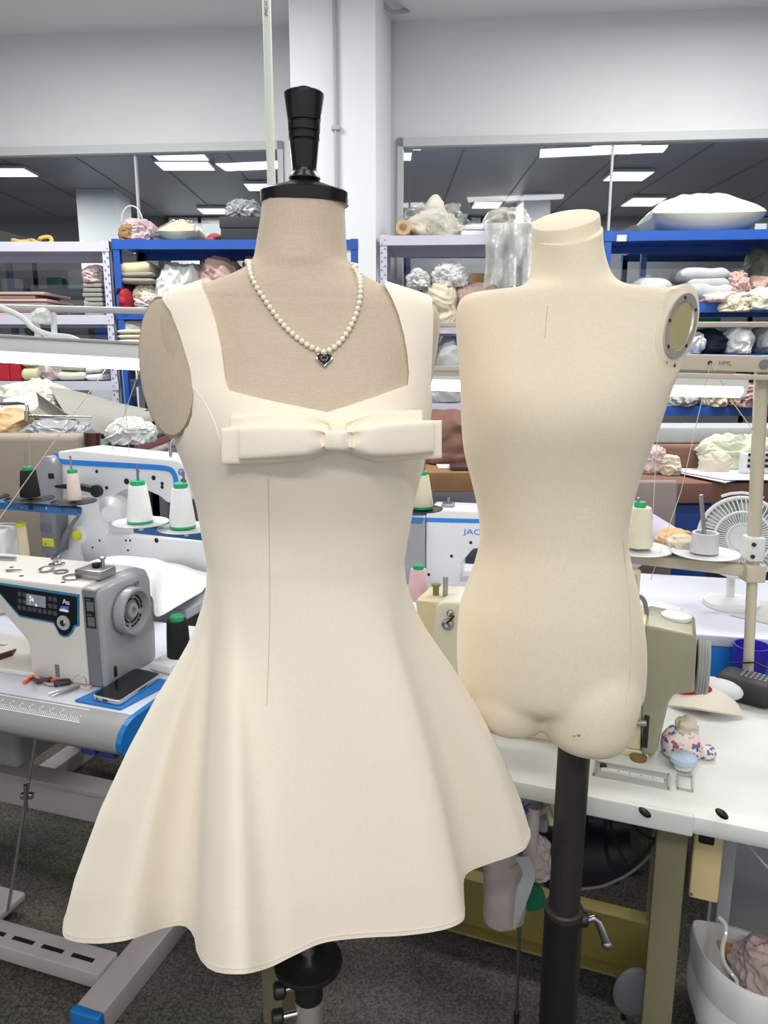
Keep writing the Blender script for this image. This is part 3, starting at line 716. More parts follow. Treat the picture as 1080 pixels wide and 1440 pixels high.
heap(FR_, 'cloth_heap', 'dusty pink cloth at the right edge above the pale green cloth', 'cloth', 1045, 1100, 386, z1, CLPINK, 88, y=(.06, .4), fold=8)
heap(FR_, 'cloth_heap', 'beige cloth hanging below the towels over the beam', 'cloth', 1012, 1058, 412, z1 - .05, CLCREAM, 89, y=(-.08, .05), fold=5)
heap(FR_, 'cloth_heap', 'pale green cloth at the right edge of the right rack', 'cloth', 1054, 1100, 402, z1 - .04, CLGREEN, 90, y=(-.08, .06), fold=5)
heap(FR_, 'plastic_bag', 'olive bag behind glass-side corner of the right rack', 'bag', 1056, 1100, 342, z1, mat('olive_bag', (120, 124, 108), .5), 91, y=(.2, .44), fold=4)
z2 = zr[2]
heap(FR_, 'cloth_heap', 'white cloth close beside the arm plate of the bare form', 'cloth', 952, 1000, 462, z2, CLW, 92, fold=6)
heap(FR_, 'cloth_heap', 'navy cloth mound behind the beige rail', 'cloth', 985, 1032, 460, z2, CLNAVY, 93, y=(.05, .44), fold=5)
heap(FR_, 'cloth_heap', 'white draped cloth right of the navy mound', 'cloth', 1022, 1072, 458, z2, CLW, 94, fold=5, y=(-.02, .4))
heap(FR_, 'cloth_heap', 'grey cloth at the right edge above the beige beam', 'cloth', 1066, 1110, 458, z2, CLGREY, 95, fold=6)
z3 = zr[3]
heap(FR_, 'cloth_heap', 'grey-white cloth under the right tube light', 'cloth', 930, 990, 549, z3, CLGREY, 96, fold=7, y=(-.04, .4))
heap(FR_, 'cloth_heap', 'cream cloth under the right end of the tube light', 'cloth', 996, 1030, 545, z3, CLCREAM, 97, fold=8, y=(-.06, .4))
heap(FR_, 'cloth_heap', 'tangled dusty pink cloth right of the tube light', 'cloth', 1012, 1100, 535, z3, CLPINK, 98, fold=11, amp=.16, y=(-.08, .4))
heap(FR_, 'cloth_heap', 'slate grey cloth above the tangled pink cloth', 'cloth', 1040, 1080, 520, z3 + .08, mat('slate_cloth', (88, 94, 102)), 99, fold=6, y=(.2, .44))

# ================================================================ CUTTING TABLES, CHAIRS
TZ = 0.74
def leg_table(name, label, x0, x1, y0, y1, z, top_m, leg_m, fr=None, th=.04, apron=True, inset=.06):
    m = fr.m if fr else Matrix.Identity(4)
    r = thing(name, label, 'table', m @ V(((x0 + x1) / 2, (y0 + y1) / 2, 0)), fr.yaw if fr else 0)
    MB().box((x0, y0, z - th), (x1, y1, z), m, .004).build('tabletop', top_m, r)
    for x in (x0 + inset, x1 - inset - .07):
        for y in (y0 + inset, y1 - inset - .07): MB().box((x, y, 0), (x + .07, y + .07, z - th), m).build('leg', leg_m, r, smooth=False)
    if apron:
        for y in (y0 + inset - .02, y1 - inset): MB().box((x0 + inset, y, z - th - .09), (x1 - inset, y + .02, z - th), m).build('apron', leg_m, r, smooth=False)
    return r
CT = 0.90
leg_table('cutting_table', 'cutting table at far left piled with grey sheets and white cloth', -3.1, -1.12, 3.05, 4.1, CT, WOOD, WOOD, inset=.72)
# layered cloth lying on it, its edges seen as pink, grey and green stripes
zs = CT
for k, (m, lab, t) in enumerate(((CLTAUPE, 'lowest grey layer of the striped cloth pile on the left cutting table', .075), (CLPINK2, 'pinkish white layer in the striped cloth pile on the left table', .03), (mat('dull_red_layer', (150, 98, 106), .8), 'dull red layer in the striped cloth pile on the left table', .04),
                            (mat('dark_green_layer', (92, 112, 104), .85), 'dark green top layer of the striped cloth pile on the left table', .025))):
    tag(MB().box((-3.05, 3.02, zs + .001), (-1.10 + .01 * math.sin(k * 2), 4.12, zs + t), bev=.01).build('cloth_layer', m), lab, 'cloth', 'layered cloths on the left cutting table'); zs += t + .001
def sheet(name, label, cat, top, bot, m, th=.004, bow=0.0, n=24, group=None):
    """a bent stiff sheet spanned between two edges given as points in the room"""
    A, B = path(top, n), path(bot, n); rows = []
    for j in range(n): rows.append([A[j].lerp(B[j], i / 10) + V((0, -bow * math.sin(math.pi * i / 10), bow * .5 * math.sin(math.pi * i / 10))) for i in range(11)])
    return tag(MB().grid(rows).build(name, m, mods=(M_solid(th),)), label, cat, group)
sheet('interlining_sheet', 'large grey stiff sheet bent over the left cutting table', 'sheet', [W(72, 543, 3.75), W(120, 553, 3.7), W(165, 566, 3.65), W(213, 576, 3.6)], [W(108, 604, 3.35), W(138, 610, 3.35), W(172, 606, 3.35), W(206, 597, 3.4)], GREYCANVAS, bow=.06)
sheet('interlining_sheet', 'darker grey sheet curling up left of the large grey sheet', 'sheet', [W(52, 552, 3.3), W(75, 568, 3.3), W(100, 585, 3.28), W(132, 604, 3.25)], [W(38, 580, 3.2), W(60, 592, 3.2), W(85, 602, 3.2), W(118, 612, 3.2)], mat('grey_sheet_dark', (128, 128, 122), .85), bow=-.05)
sheet('interlining_sheet', 'folded-over end of grey sheet at right of the left cutting table', 'sheet', [W(172, 590, 3.36), W(186, 580, 3.38), W(205, 578, 3.4), W(216, 577, 3.42)], [W(168, 606, 3.3), W(182, 600, 3.3), W(203, 596, 3.3), W(217, 592, 3.32)], GREYCANVAS, bow=.03)
def wheap(name, label, cat, px0, px1, pyt, pyb, Y, dep, m, seed, **k):
    a, b = W(px0, pyb, Y), W(px1, pyt, Y)
    return crumple(name, label, cat, a.x, b.x, Y, Y + dep, k.pop('z', a.z), b.z, m, seed, **k)
wheap('cloth_heap', 'white printed cloth heap at upper left of the left cutting table', 'cloth', -30, 78, 532, 572, 3.6, .4, CLOFF, 201, z=zs, fold=10)
wheap('cloth_heap', 'pale blue-white cloth between the printed heap and the tan cloth', 'cloth', -20, 60, 553, 590, 3.4, .3, CLW, 202, z=zs, fold=5)
wheap('cloth_heap', 'tan cloth at the far left above the beige chair', 'cloth', -40, 42, 574, 612, 3.2, .25, CLTAN, 203, z=zs, fold=4)
wheap('cloth_heap', 'white bundle on the striped cloth pile beside the grey sheets', 'cloth', 138, 208, 587, 613, 3.08, .22, CLW, 204, z=zs, fold=6)
wheap('plastic_bag', 'thin bluish white plastic lying just above the beige chair back', 'bag', 5, 118, 590, 614, 3.04, .18, FILMG, 205, z=zs, fold=7)
# beige chair with a dark wooden post
a, b = W(-20, 740, 2.9), W(139, 608, 2.9); cx = (a.x + b.x) / 2
r = thing('padded_chair', 'beige padded chair with dark wooden post at the far left', 'chair', (cx, 3.1, 0))
MB().box((a.x, 2.88, .52), (b.x - .055, 2.96, b.z - .005), bev=.03).build('backrest', SEATBEIGE, r)
MB().box((a.x, 2.93, .40), (b.x - .02, 3.36, .5), bev=.03).build('seat', SEATBEIGE, r)
for x in (a.x - .03, b.x - .03):
    MB().tube([(x, 2.92, 0), (x, 2.91, .5), (x + .002, 2.90, b.z - .04), (x + .004, 2.90, b.z + .0)], [.022, .024, .030, .033], 14).build('back_post', DARKWOOD, r)
    MB().tube([(x, 3.33, 0), (x, 3.33, .42)], .022, 12).build('leg', DARKWOOD, r)
# middle plywood table with drawer front, seen between the mannequins
pl0 = W(672, 664, 3.3)
leg_table('work_table', 'plywood table with a plain front edge seen between the mannequins', -.35, .62, 3.28, 4.0, W(640, 664, 3.28).z, WOOD, WOOD, th=.09, apron=False, inset=.02)
wtz = W(640, 664, 3.28).z
q0, q1 = W(636, 690, 3.27), W(664, 720, 3.27)
wheap('cloth_bale', 'brown wrapped bale on the plywood table between the mannequins', 'bale', 590, 668, 578, 650, 3.5, .4, BROWNCLOTH, 211, z=wtz, fold=4, amp=.08, square=.35)
tag(MB().box((W(616, 640, 3.4).x, 3.38, wtz + .001), (W(646, 640, 3.4).x, 3.5, wtz + .006)).build('paper_sheet', PAPER, smooth=False), 'small white paper on the plywood table before the bale', 'paper')
tag(MB().box((W(634, 640, 3.34).x, 3.31, wtz + .001), (W(662, 640, 3.34).x, 3.42, wtz + .022), bev=.004).build('notebook', mat('maroon_cover', (70, 44, 50), .5)), 'dark maroon notebook at the edge of the plywood table', 'notebook')
# right cutting table
fz = W(1000, 678, 3.0).z
leg_table('cutting_table', 'cutting table at right with chipboard edge and white papers', .95, 3.0, 2.98, 4.0, fz, BROWNCLOTH, mat('chipboard', (136, 108, 76), .8, var=.3, scale=40), th=.085, apron=False, inset=.03)
mb = MB(); mb.box((.9, 3.35, fz + .001), (3.0, 3.9, W(960, 625, 3.35).z), bev=.02)
o = tag(mb.build('wrapped_bale', BROWNCLOTH), 'long low brown wrapped bale on the right cutting table', 'bale'); bz = W(960, 625, 3.35).z
tag(MB().box((.98, 3.38, bz + .001), (2.2, 3.6, W(960, 597, 3.5).z), bev=.01).build('sheet_stack', CLGREY), 'pale grey stack of flat cloth on the brown bale', 'cloth stack')
wheap('cloth_heap', 'pale green crumpled cloth before the grey stack at right', 'cloth', 986, 1110, 610, 640, 3.22, .13, CLGREEN, 221, z=fz, fold=8)
wheap('cloth_heap', 'pink cloth scrap at the left of the right cutting table', 'cloth', 905, 945, 627, 652, 3.2, .12, CLPINK2, 222, z=fz, fold=6)
wheap('cloth_heap', 'beige cloth scrap right of the pink scrap on the table', 'cloth', 930, 965, 640, 654, 3.16, .12, CLCREAM, 223, z=fz, fold=6)
wheap('cloth_heap', 'beige flat cloth before the pale green cloth on the right table', 'cloth', 988, 1035, 634, 652, 3.15, .06, CLCREAM, 224, z=fz, fold=5)
for k, (pts, lab) in enumerate((
        ([(914, 651), (940, 664), (1075, 661), (1010, 646)], 'white pattern paper at the back of the papers on the right table'),
        ([(958, 663), (1020, 676), (1090, 660), (1010, 652)], 'white pattern paper in the middle of the papers on the right table'),
        ([(955, 660), (1022, 672), (1095, 672), (1080, 655)], 'topmost white pattern paper with folded corner on the right table'))):
    zz = fz + .004 + k * .006
    mb = MB(); P = [Wz(x, y, zz + .01) for x, y in pts]
    for p in P: p.z = zz
    mb.loft([[p for p in P], [p + V((0, 0, .003)) for p in P]]); tag(mb.build('pattern_paper', PAPER, smooth=False), lab, 'paper', 'papers on the right table')
a, b = W(1041, 660, 3.12), W(1095, 637, 3.12)
r = thing('plastic_basket', 'small white basket with square holes behind the stand pole', 'basket', ((a.x + b.x) / 2, 3.14, fz))
MB().box((a.x, 3.1, fz + .02), (b.x, 3.14, b.z), bev=.004).build('body', CLW, r)
mb = MB()
for i in range(4):
    for j in range(3): x = a.x + .018 + i * .036; z = a.z + .01 + j * .024; mb.box((x, 3.096, z), (x + .018, 3.101, z + .013))
mb.build('holes', BLACK, r, smooth=False)
# mesh chair with lilac garment
a, b = W(880, 745, 2.62), W(952, 675, 2.62)
r = thing('mesh_chair', 'grey mesh office chair behind the cream thread cone', 'chair', ((a.x + b.x) / 2 - .1, 2.55, 0))
mm = mat('grey_mesh', (150, 138, 136), .8, bump=.8, bscale=500)
MB().box((a.x - .22, 2.60, .5), (b.x, 2.63, b.z), bev=.012).build('backrest', mm, r)
MB().box((a.x - .22, 2.15, .41), (b.x, 2.58, .47), bev=.025).build('seat', BLACK, r)
cx = (a.x - .22 + b.x) / 2
MB().cyl((cx, 2.37, .06), (cx, 2.37, .41), .03).build('column', BLACK, r)
MB().tube([(cx, 2.4, .43), (cx, 2.62, .42), (cx, 2.64, .6)], .018).build('back_support', BLACK, r)
for k in range(5):
    q = 2 * math.pi * k / 5; e = (cx + .27 * math.cos(q), 2.37 + .27 * math.sin(q), .07)
    MB().tube([(cx, 2.37, .09), e], .018).build('leg', BLACK, r); MB().ball((e[0], e[1], .028), .028).build('castor', BLACK, r)
sheet('lilac_garment', 'lilac cloth draped in front of the grey mesh chair', 'garment', [W(870, 704, 2.5), W(888, 702, 2.5), W(915, 720, 2.48), W(951, 742, 2.46)], [W(868, 770, 2.42), W(885, 800, 2.4), W(910, 790, 2.4), W(938, 764, 2.42)], LILAC, bow=.03)
wheap('cloth_heap', 'brown tan cloth roll under the lilac cloth behind the plates', 'cloth', 925, 985, 748, 776, 2.36, .1, CLTAN, 231, fold=4)
tag(MB().box((W(955, 690, 3.05).x, 3.1, .42), (W(1012, 690, 3.05).x, 3.5, W(980, 708, 3.1).z), bev=.01).build('storage_bin', BLUESTEEL), 'blue bin under the right cutting table', 'bin')
tag(MB().box((W(950, 690, 3.05).x, 3.06, 0), (W(1015, 690, 3.05).x, 3.55, .419), bev=.01).build('storage_crate', BLACK), 'black crate holding up the blue bin under the right table', 'crate')

# ================================================================ SEWING STATIONS
YAW = R(-18)
def t_foot(r, fr, x, y0, y1, m, cap_m, ztop, w=.07, hgt=.06, z=0.0):
    MB().box((x - w / 2, y0, z), (x + w / 2, y1, z + hgt), fr.m, .004).build('foot_beam', m, r)
    for a, b in ((y0 - .02, y0), (y1, y1 + .02)): MB().box((x - w / 2 - .003, a, z), (x + w / 2 + .003, b, z + hgt + .003), fr.m, .006).build('foot_cap', cap_m, r)
    ym = (y0 + y1) / 2 + .04
    MB().box((x - .03, ym - .03, z + hgt), (x + .03, ym + .03, ztop), fr.m, .004).build('leg', m, r)
    MB().box((x - .025, y0 + .06, ztop - .03), (x + .025, y1 - .02, ztop), fr.m).build('top_bracket', m, r, smooth=False)
# ---- station one (left, in front): table
F1 = Frame(Wz(185, 1005, TZ), YAW)
D1 = .47
r = T1 = thing('sewing_table', 'white sewing table with grey ruler edge and blue end at left', 'table', F1.o * 1, YAW); T1.location.z = 0
MB().box((-1.2, 0, TZ - .035), (0, D1, TZ), Matrix.Translation((F1.o.x, F1.o.y, 0)) @ Matrix.Rotation(YAW, 4, 'Z')).build('tabletop', LAM, r, smooth=False)
G1 = Matrix.Translation((F1.o.x, F1.o.y, 0)) @ Matrix.Rotation(YAW, 4, 'Z')
F1 = Frame((F1.o.x, F1.o.y, 0), YAW)
nose = [(0, TZ), (-.012, TZ - .001), (-.03, TZ - .007), (-.044, TZ - .018), (-.053, TZ - .034), (-.053, TZ - .05), (-.045, TZ - .062), (-.03, TZ - .066), (0, TZ - .066)]
MB().prism(nose, -1.2, 0, F1.m, 'YZ').build('front_edge', NOSEGREY, r, angle=50)
MB().prism(nose[:-1] + [(-.0, TZ - .066), (D1, TZ - .066), (D1, TZ - .0)], 0.0005, .012, F1.m, 'YZ').build('end_cap', BLUEP, r, smooth=False)
mb = MB()
def nz(y):                                              # height of the sloping edge under the ruler
    for (a, za), (b, zb_) in zip(nose, nose[1:]):
        if b <= y <= a: return za + (zb_ - za) * (a - y) / (a - b)
    return TZ
rx0, rx1 = F1.top(124, 1006, TZ - .01).x, -1.1
for y in (-.008, -.038): mb.box((rx1, y - .0009, nz(y)), (rx0, y + .0009, nz(y) + .0009), F1.m)
mb.add([F1.m @ V(p) for p in ((rx0, -.038, nz(-.038) + .0006), (rx0 + .0012, -.038, nz(-.038) + .0006), (rx0 + .0012, -.008, nz(-.008) + .0006), (rx0, -.008, nz(-.008) + .0006))], [(0, 1, 2, 3)])
x = rx0 - .005; k = 0
while x > rx1:
    l = .012 if k % 5 == 0 else .007
    y0, y1 = -.037, -.037 + l
    mb.add([F1.m @ V((x - .0007, y0, nz(y0) + .0009)), F1.m @ V((x + .0007, y0, nz(y0) + .0009)), F1.m @ V((x + .0007, y1, nz(y1) + .0009)), F1.m @ V((x - .0007, y1, nz(y1) + .0009))], [(0, 1, 2, 3)])
    x -= .005; k += 1
mb.build('ruler_marks', WHITEMARK, r, smooth=False)
for k in range(1, 15):
    m = F1.m @ Matrix.Translation((rx0 - .005 - .025 * k * 1.0, -.024, nz(-.024) + .0012)) @ Matrix.Rotation(R(17), 4, 'X')
    text('ruler_number', str(k), .009, WHITEMARK, m, r, .0001)
t_foot(r, F1, -.13, -.04, D1 + .1, FRAMEGREY, BLUEP, TZ - .066)
t_foot(r, F1, -1.08, -.04, D1 + .1, FRAMEGREY, BLUEP, TZ - .066)
MB().box((-1.06, .42, .13), (-.12, .46, .235), F1.m, .006).build('cross_beam', FRAMEGREY, r)
MB().box((-1.06, .405, .225), (-.12, .475, .24), F1.m, .002).build('cross_beam_flange', FRAMEGREY, r)
mb = MB()
zt = .07; ya, yb = .03, .1
MB().box((-1.05, ya, zt - .04), (-.165, yb, zt), F1.m, .003).build('treadle_bar', FRAMEGREY, r)
for k in range(7): mb.box((-.2 - k * .085 - .06, ya + .025, zt), (-.2 - k * .085, ya + .036, zt + .0008), F1.m)
mb.build('bar_slots', BLACK, r, smooth=False)
MB().box((-1.15, .03, TZ - .115), (-.02, .06, TZ - .068), F1.m, .003).build('under_rail', MDKGREY, r)
for k in (0, 1): MB().box((-.10 + k * .045, -.035, TZ - .082), (-.065 + k * .045, -.012, TZ - .067), F1.m, .003).build('drawer_catch', mat('navy_plastic', (24, 52, 120), .5), r)
a, b = F1.front(5, 1110, .12), F1.front(60, 1040, .12)
o = tag(MB().box((-.82, .12, .47), (-.42, .36, TZ - .07), F1.m, .02).build('oil_pan', mat('grey_oil_pan', (124, 128, 126), .5, var=.1)), 'grey oil pan hanging under the left sewing table', 'oil pan')
# treadle rod and pedal
p0, p1 = W(51, 1036, 1.42), W(11, 1281, 1.40)
r = thing('treadle_rod', 'thin chrome treadle rod with clamp under the left table', 'rod', p1)
MB().cyl(p0, p1, .0035).build('rod', CHROME, r)
pm_ = p0.lerp(p1, .33); MB().box(pm_ - V((.012, .006, .006)), pm_ + V((.014, .006, .006)), bev=.002).build('clamp', STEEL, r)
MB().cyl(pm_ - V((.0, .008, .03)), pm_ + V((.004, -.008, .03)), .004).build('clamp_sleeve', STEEL, r)
P = [F1.top(x, y, .05) for x, y in ((-70, 1300), (12, 1278), (16, 1300), (-60, 1345))]
tag(MB().box((P[1].x - .24, P[1].y - .12, .03), (P[1].x, P[1].y + .06, .055), F1.m, .008).build('foot_pedal', FRAMEGREY), 'grey treadle pedal at the bottom left edge', 'pedal')

# ---- station one: the machine with the black control panel
MA = F1.i @ Wz(126, 966, TZ); FA = Frame(F1.m @ V((MA.x, MA.y, TZ)), YAW)
HA = FA.front(121, 826).z
r = thing('sewing_machine', 'sewing machine with black control panel and round grey vented motor end', 'sewing machine', FA.o, YAW)
fp = lambda pts, y=0: [(FA.front(x, yy, y).x, FA.front(x, yy, y).z) for x, yy in pts]
yd = FA.top(213, 926, 0).y
xw = FA.front(152, 966, 0).x
AD = max(.1, min(yd, .2))
body = fp([(126, 966), (49, 952), (43, 942), (40, 908), (36, 899), (28, 890), (0, 857), (-22, 834), (-40, 826)])
lx = FA.front(-40, 826).x
body += [(lx - .12, body[-1][1]), (lx - .17, .10), (lx - .19, .1), (lx - .21, HA - .02), (lx - .2, HA - .006), (lx - .18, HA), (FA.front(120, 826).x, HA)]
body = [(min(x, 0.0), max(z, 0)) for x, z in body]
MB().prism(body, 0, AD, FA.m).build('arm_body', MIVORY, r, mods=(M_bevel(.006, 3),), angle=35)
MB().box((lx - .24, .0, 0), (body[1][0] + .01, AD, .012), FA.m, .003).build('bed', MIVORY, r)
hs = [(0, 0), (xw, 0), (xw + .003, HA * .35), (xw - .003, HA * .55), (xw - .002, HA - .03), (xw - .012, HA - .004), (0, HA - .0)]
MB().prism(hs, .0, yd, FA.m).build('motor_housing', MGREY, r, mods=(M_bevel(.008, 3),), angle=35)
MB().box((.001, -.002, 0.004), (xw - .012, .02, HA * .98), FA.m, .003).build('housing_front', MDKGREY, r)
# control panel
fpY = -.002
teal = fp([(112, 836), (112, 880), (106, 881), (103, 889), (97, 895), (90, 895.5), (84, 892), (80, 884), (76, 876), (28, 867), (0, 834), (-14, 817)])
MB().prism(teal, fpY, .004, FA.m).build('panel_border', TEAL, r, smooth=False)
blk = fp([(109.5, 839), (109.5, 877.5), (104.5, 878.5), (101.5, 886.5), (96, 892.5), (90.5, 893), (85.5, 890), (82, 883), (77, 873.5), (29.5, 864.5), (2, 834), (-9, 820.5)])
pan = MB().prism(blk, fpY - .0012, .003, FA.m).build('control_panel', PANELBLK, r, smooth=False)
def pq_(pts, d0, d1, name, m, par): return MB().prism(fp(pts), d0, d1, FA.m).build(name, m, par, smooth=False)
pq_([(39, 834), (66, 838.5), (66, 854), (39, 849.5)], -.0042, -.003, 'display', SCREEN, pan)
def ftext(name, body_, px, py, hpx, m, par, dy=-.0046, sx=1.0, frm=FA):
    p = frm.front(px, py, dy); q = frm.front(px, py - hpx, dy); s = abs(q.z - p.z) / .70
    return text(name, body_, s, m, frm.m @ Matrix.Translation(p) @ Matrix.Rotation(R(90), 4, 'X'), par, .0001, sx)
ftext('display_digits', '26', 41, 845, 5.5, LIT, pan); ftext('display_digits', '1', 41.5, 849.5, 2.6, LIT, pan); ftext('display_digits', '1', 49, 850.5, 2.6, LIT, pan)
pq_([(52, 851.5), (54.5, 851.9), (53.2, 848.6)], -.0047, -.0042, 'display_mark', LIT, pan)
pq_([(43.5, 838.5), (46, 838.9), (44.7, 836.8)], -.0047, -.0042, 'display_mark', LIT, pan)
ftext('panel_lettering', 'A', 88, 849, 7.2, WHITEMARK, pan); ftext('panel_lettering', 'SE', 93.2, 850.2, 4.6, WHITEMARK, pan, sx=.95)
pq_([(87.5, 851.5), (98.5, 852.5), (97.6, 856.0), (86, 857.5)], -.0042, -.003, 'emblem', mat('emblem_blue', (60, 128, 220), .4), pan)
pq_([(85.8, 855.5), (91, 855), (98.3, 857.8), (97.6, 860.3), (85.8, 858)], -.0046, -.003, 'emblem', WHITEMARK, pan)
mb = MB()
def key(x, y, s=2.4):
    c0 = FA.front(x, y, -.0036); k = FA.front(x + s, y, -.0036).x - c0.x
    for (a0, b0, a1, b1) in ((-k, -k, k, -k * .8), (-k, k * .8, k, k), (-k, -k, -k * .8, k), (k * .8, -k, k, k), (-k * .4, -k * .4, k * .4, k * .4)):
        mb.box((c0.x + a0, -.0036, c0.z + b0), (c0.x + a1, -.003, c0.z + b1), FA.m)
for (x, y) in ((27.5, 835.5), (34.5, 836.7), (27.5, 845), (34.5, 846.2), (70.5, 842), (77.5, 843.2), (70.5, 852), (77.5, 853.2)): key(x, y)
for k in range(8): key(27 + k * 7.2, 854 + k * 1.25)
mb.build('panel_keys', GREYMARK, pan, smooth=False)
pc = FA.front(91, 875, 0); pr_ = abs(FA.front(91, 865, 0).z - pc.z)
MB().lathe([(0, pr_), (.002, pr_), (.003, pr_ * .96), (.003, pr_ * .3)], FA.m @ V((pc.x, -.003, pc.z)), FA.m.to_3x3() @ V((0, -1, 0)), 32).build('dial', GREYEDGE, pan)
MB().lathe([(0, pr_ * .42), (.001, pr_ * .42), (.001, 0)], FA.m @ V((pc.x, -.006, pc.z)), FA.m.to_3x3() @ V((0, -1, 0)), 24).build('dial_centre', BLACK, pan)
ftext('dial_letter', 'P', 89.4, 877.6, 5.2, WHITEMARK, pan, dy=-.0073)
# icon plate on the grey front
mb = MB(); 
q0, q1 = FA.front(122, 882, -.002), FA.front(135.5, 841, -.002)
plt = MB().box((q0.x + .001, -.0036, q0.z), (min(q1.x, xw - .016), -.001, q1.z), FA.m).build('icon_plate', BLACK, r, smooth=False)
for k in (0, 1):
    z0_ = q0.z + (q1.z - q0.z) * (.06 + .5 * k); z1_ = z0_ + (q1.z - q0.z) * .3
    MB().box((q0.x + .006, -.0044, z0_), (min(q0.x + .006 + (z1_ - z0_) * .85, q1.x - .004), -.003, z1_), FA.m).build('icon', GREYMARK, plt, smooth=False)
    MB().box((q0.x + .005, -.0044, z1_ + .003), (q0.x + .016, -.003, z1_ + .0055), FA.m).build('icon_caption', GREYMARK, plt, smooth=False)
# hand wheel with vents on the end face
wc = FA.side(181, 858, xw); wrr = abs(FA.side(181, 825, xw).z - wc.z)
n_ = FA.m.to_3x3() @ V((1, 0, 0)); wo = FA.m @ V((xw - .004, wc.y, wc.z))
whl = MB().lathe([(0, wrr), (.022, wrr), (.026, wrr * .97), (.026, wrr * .86), (.012, wrr * .8), (.008, wrr * .35), (.016, wrr * .33), (.018, wrr * .28), (.018, wrr * .16), (.012, wrr * .14), (.012, 0)], wo, n_, 48).build('hand_wheel', MGREY, r, angle=30)
mb = MB(); ex_ = FA.m.to_3x3() @ V((0, 1, 0))
for k in range(20):
    if k % 5 == 4: continue
    q = 2 * math.pi * k / 20
    for rr in (.5, .66):
        d = ex_ * math.cos(q) + V((0, 0, 1)) * math.sin(q); t = -ex_ * math.sin(q) + V((0, 0, 1)) * math.cos(q)
        c0 = wo + d * wrr * rr + n_ * (.0095 + (rr - .35) * .009)
        mb.tube([c0 - t * wrr * .07, c0 + t * wrr * .07], .0022, 6)
mb.build('vent_slots', BLACK, whl)
MB().lathe([(0, wrr * 1.09), (.001, wrr * 1.09), (.001, wrr * 1.0)], wo + n_ * .003, n_, 48).build('wheel_gap', MDKGREY, whl)
for px, py in ((193, 820), (181, 947)):
    p = FA.side(px, py, xw); MB().lathe([(0, .006), (.003, .006), (.003, .003), (.001, 0)], FA.m @ V((xw - .002, p.y, p.z)), n_, 16).build('housing_screw', MDKGREY, r)
p = FA.front(146, 950, -.002)
MB().box((xw - .016, .02, p.z - .012), (xw + .0045, .028, p.z + .012), FA.m, .002).build('socket', BLACK, r)
p = FA.front(81, 946, 0); mb = MB(); mb.tube([FA.m @ V((p.x, .0045, z)) for z in (.012, .02, .04, p.z + .018)], .0075, 12); mb.build('recess', MDKGREY, r)
# bobbin winder and bits on top
tp = lambda x, y: FA.top(x, y, HA)
p = tp(133, 812); 
bw = MB().box((p.x - .035, p.y - .02, HA), (p.x + .03, p.y + .035, HA + .02), FA.m, .003).build('bobbin_winder', STEEL, r)
MB().cyl(FA.m @ V((p.x + .012, p.y + .015, HA + .02)), FA.m @ V((p.x + .012, p.y + .015, HA + .04)), .004).build('winder_spindle', STEEL, bw)
MB().lathe([(0, .007), (.004, .007), (.006, .003), (.006, 0)], FA.m @ V((p.x + .012, p.y + .015, HA + .038)), n=16).build('winder_knob', STEEL, bw)
MB().box((p.x - .01, p.y + .005, HA + .02), (p.x + .004, p.y + .02, HA + .03), FA.m, .002).build('winder_latch', BLACK, bw)
MB().lathe([(0, .02), (.004, .021), (.006, .016), (.006, 0)], FA.m @ V((p.x - .042, p.y - .018, HA)), n=24).build('winder_disc', STEEL, bw)
p = tp(80, 795); mb = MB(); mb.lathe([(0, .018), (.004, .018), (.006, .01), (.012, .006), (.012, .012), (.016, .012), (.018, 0)], FA.m @ V((p.x, p.y, HA)), n=24); mb.build('tension_disc', CHROME, r)
p = tp(66, 803); MB().lathe([(0, .015), (.006, .017), (.009, .012), (.01, 0)], FA.m @ V((p.x, p.y, HA)), n=24).build('oil_cap', STEEL, r)
p = tp(86, 805); MB().tube([FA.m @ V((p.x + .014 * math.cos(q), p.y + .014 * math.sin(q), HA + .002)) for q in [2 * math.pi * k / 20 for k in range(20)]], .002, 6, closed=True).build('oil_window', MDKGREY, r)
for px, py in ((16, 798), (30, 810), (89, 819)):
    p = tp(px, py); MB().lathe([(0, .005), (.0008, .005), (.0008, 0)], FA.m @ V((p.x, p.y, HA)), n=12).build('screw_hole', BLACK, r)
p = tp(25, 803); MB().tube([FA.m @ V((p.x - .02, p.y - .012, HA + .004)), FA.m @ V((p.x + .012, p.y, HA + .005))], [.004, .002], 8).build('thread_guide', STEEL, r)
p = tp(8, 789); MB().tube([FA.m @ V((p.x - .05, p.y - .0, HA + .006)), FA.m @ V((p.x + .02, p.y + .01, HA + .006))], .0045, 8).build('lever', STEEL, r)
p = tp(168, 804); MB().lathe([(0, .012), (.003, .012), (.004, .006), (.004, 0)], FA.m @ V((min(p.x, xw - .02), p.y, HA - .006)), n=20).build('cap', BLACK, r)
# ---- bits on the table
def tpoly(px, z0, z1, name, m, par=None, bev=.0, **k):
    P = [Wz(x, y, z0) for x, y in px]
    mb = MB().loft([[V((p.x, p.y, z0)) for p in P], [V((p.x, p.y, z1)) for p in P]])
    return mb.build(name, m, par, mods=(M_bevel(bev, 3),) if bev else (), **k)
tag(tpoly([(105, 987), (170, 999), (245, 960), (186, 950)], TZ + .0005, TZ + .005, 'blue_pad', BLUEP, bev=.001), 'flat blue pad under the phone on the left table', 'pad')
def rquad(P, rad, n=5):
    out = []
    for i in range(4):
        p, a, b = P[i], P[i - 1], P[(i + 1) % 4]
        ua, ub = (a - p).normalized() * rad, (b - p).normalized() * rad
        for k in range(n + 1):
            t = k / n; out.append((p + ua) * (1 - t) ** 2 + p * 2 * t * (1 - t) + (p + ub) * t * t)
    return out
P = [Wz(x, y, TZ + .006) for x, y in ((129, 984), (168, 993), (240, 950), (191, 945))]
P[2] = P[1] + (P[3] - P[0]) * 1.0
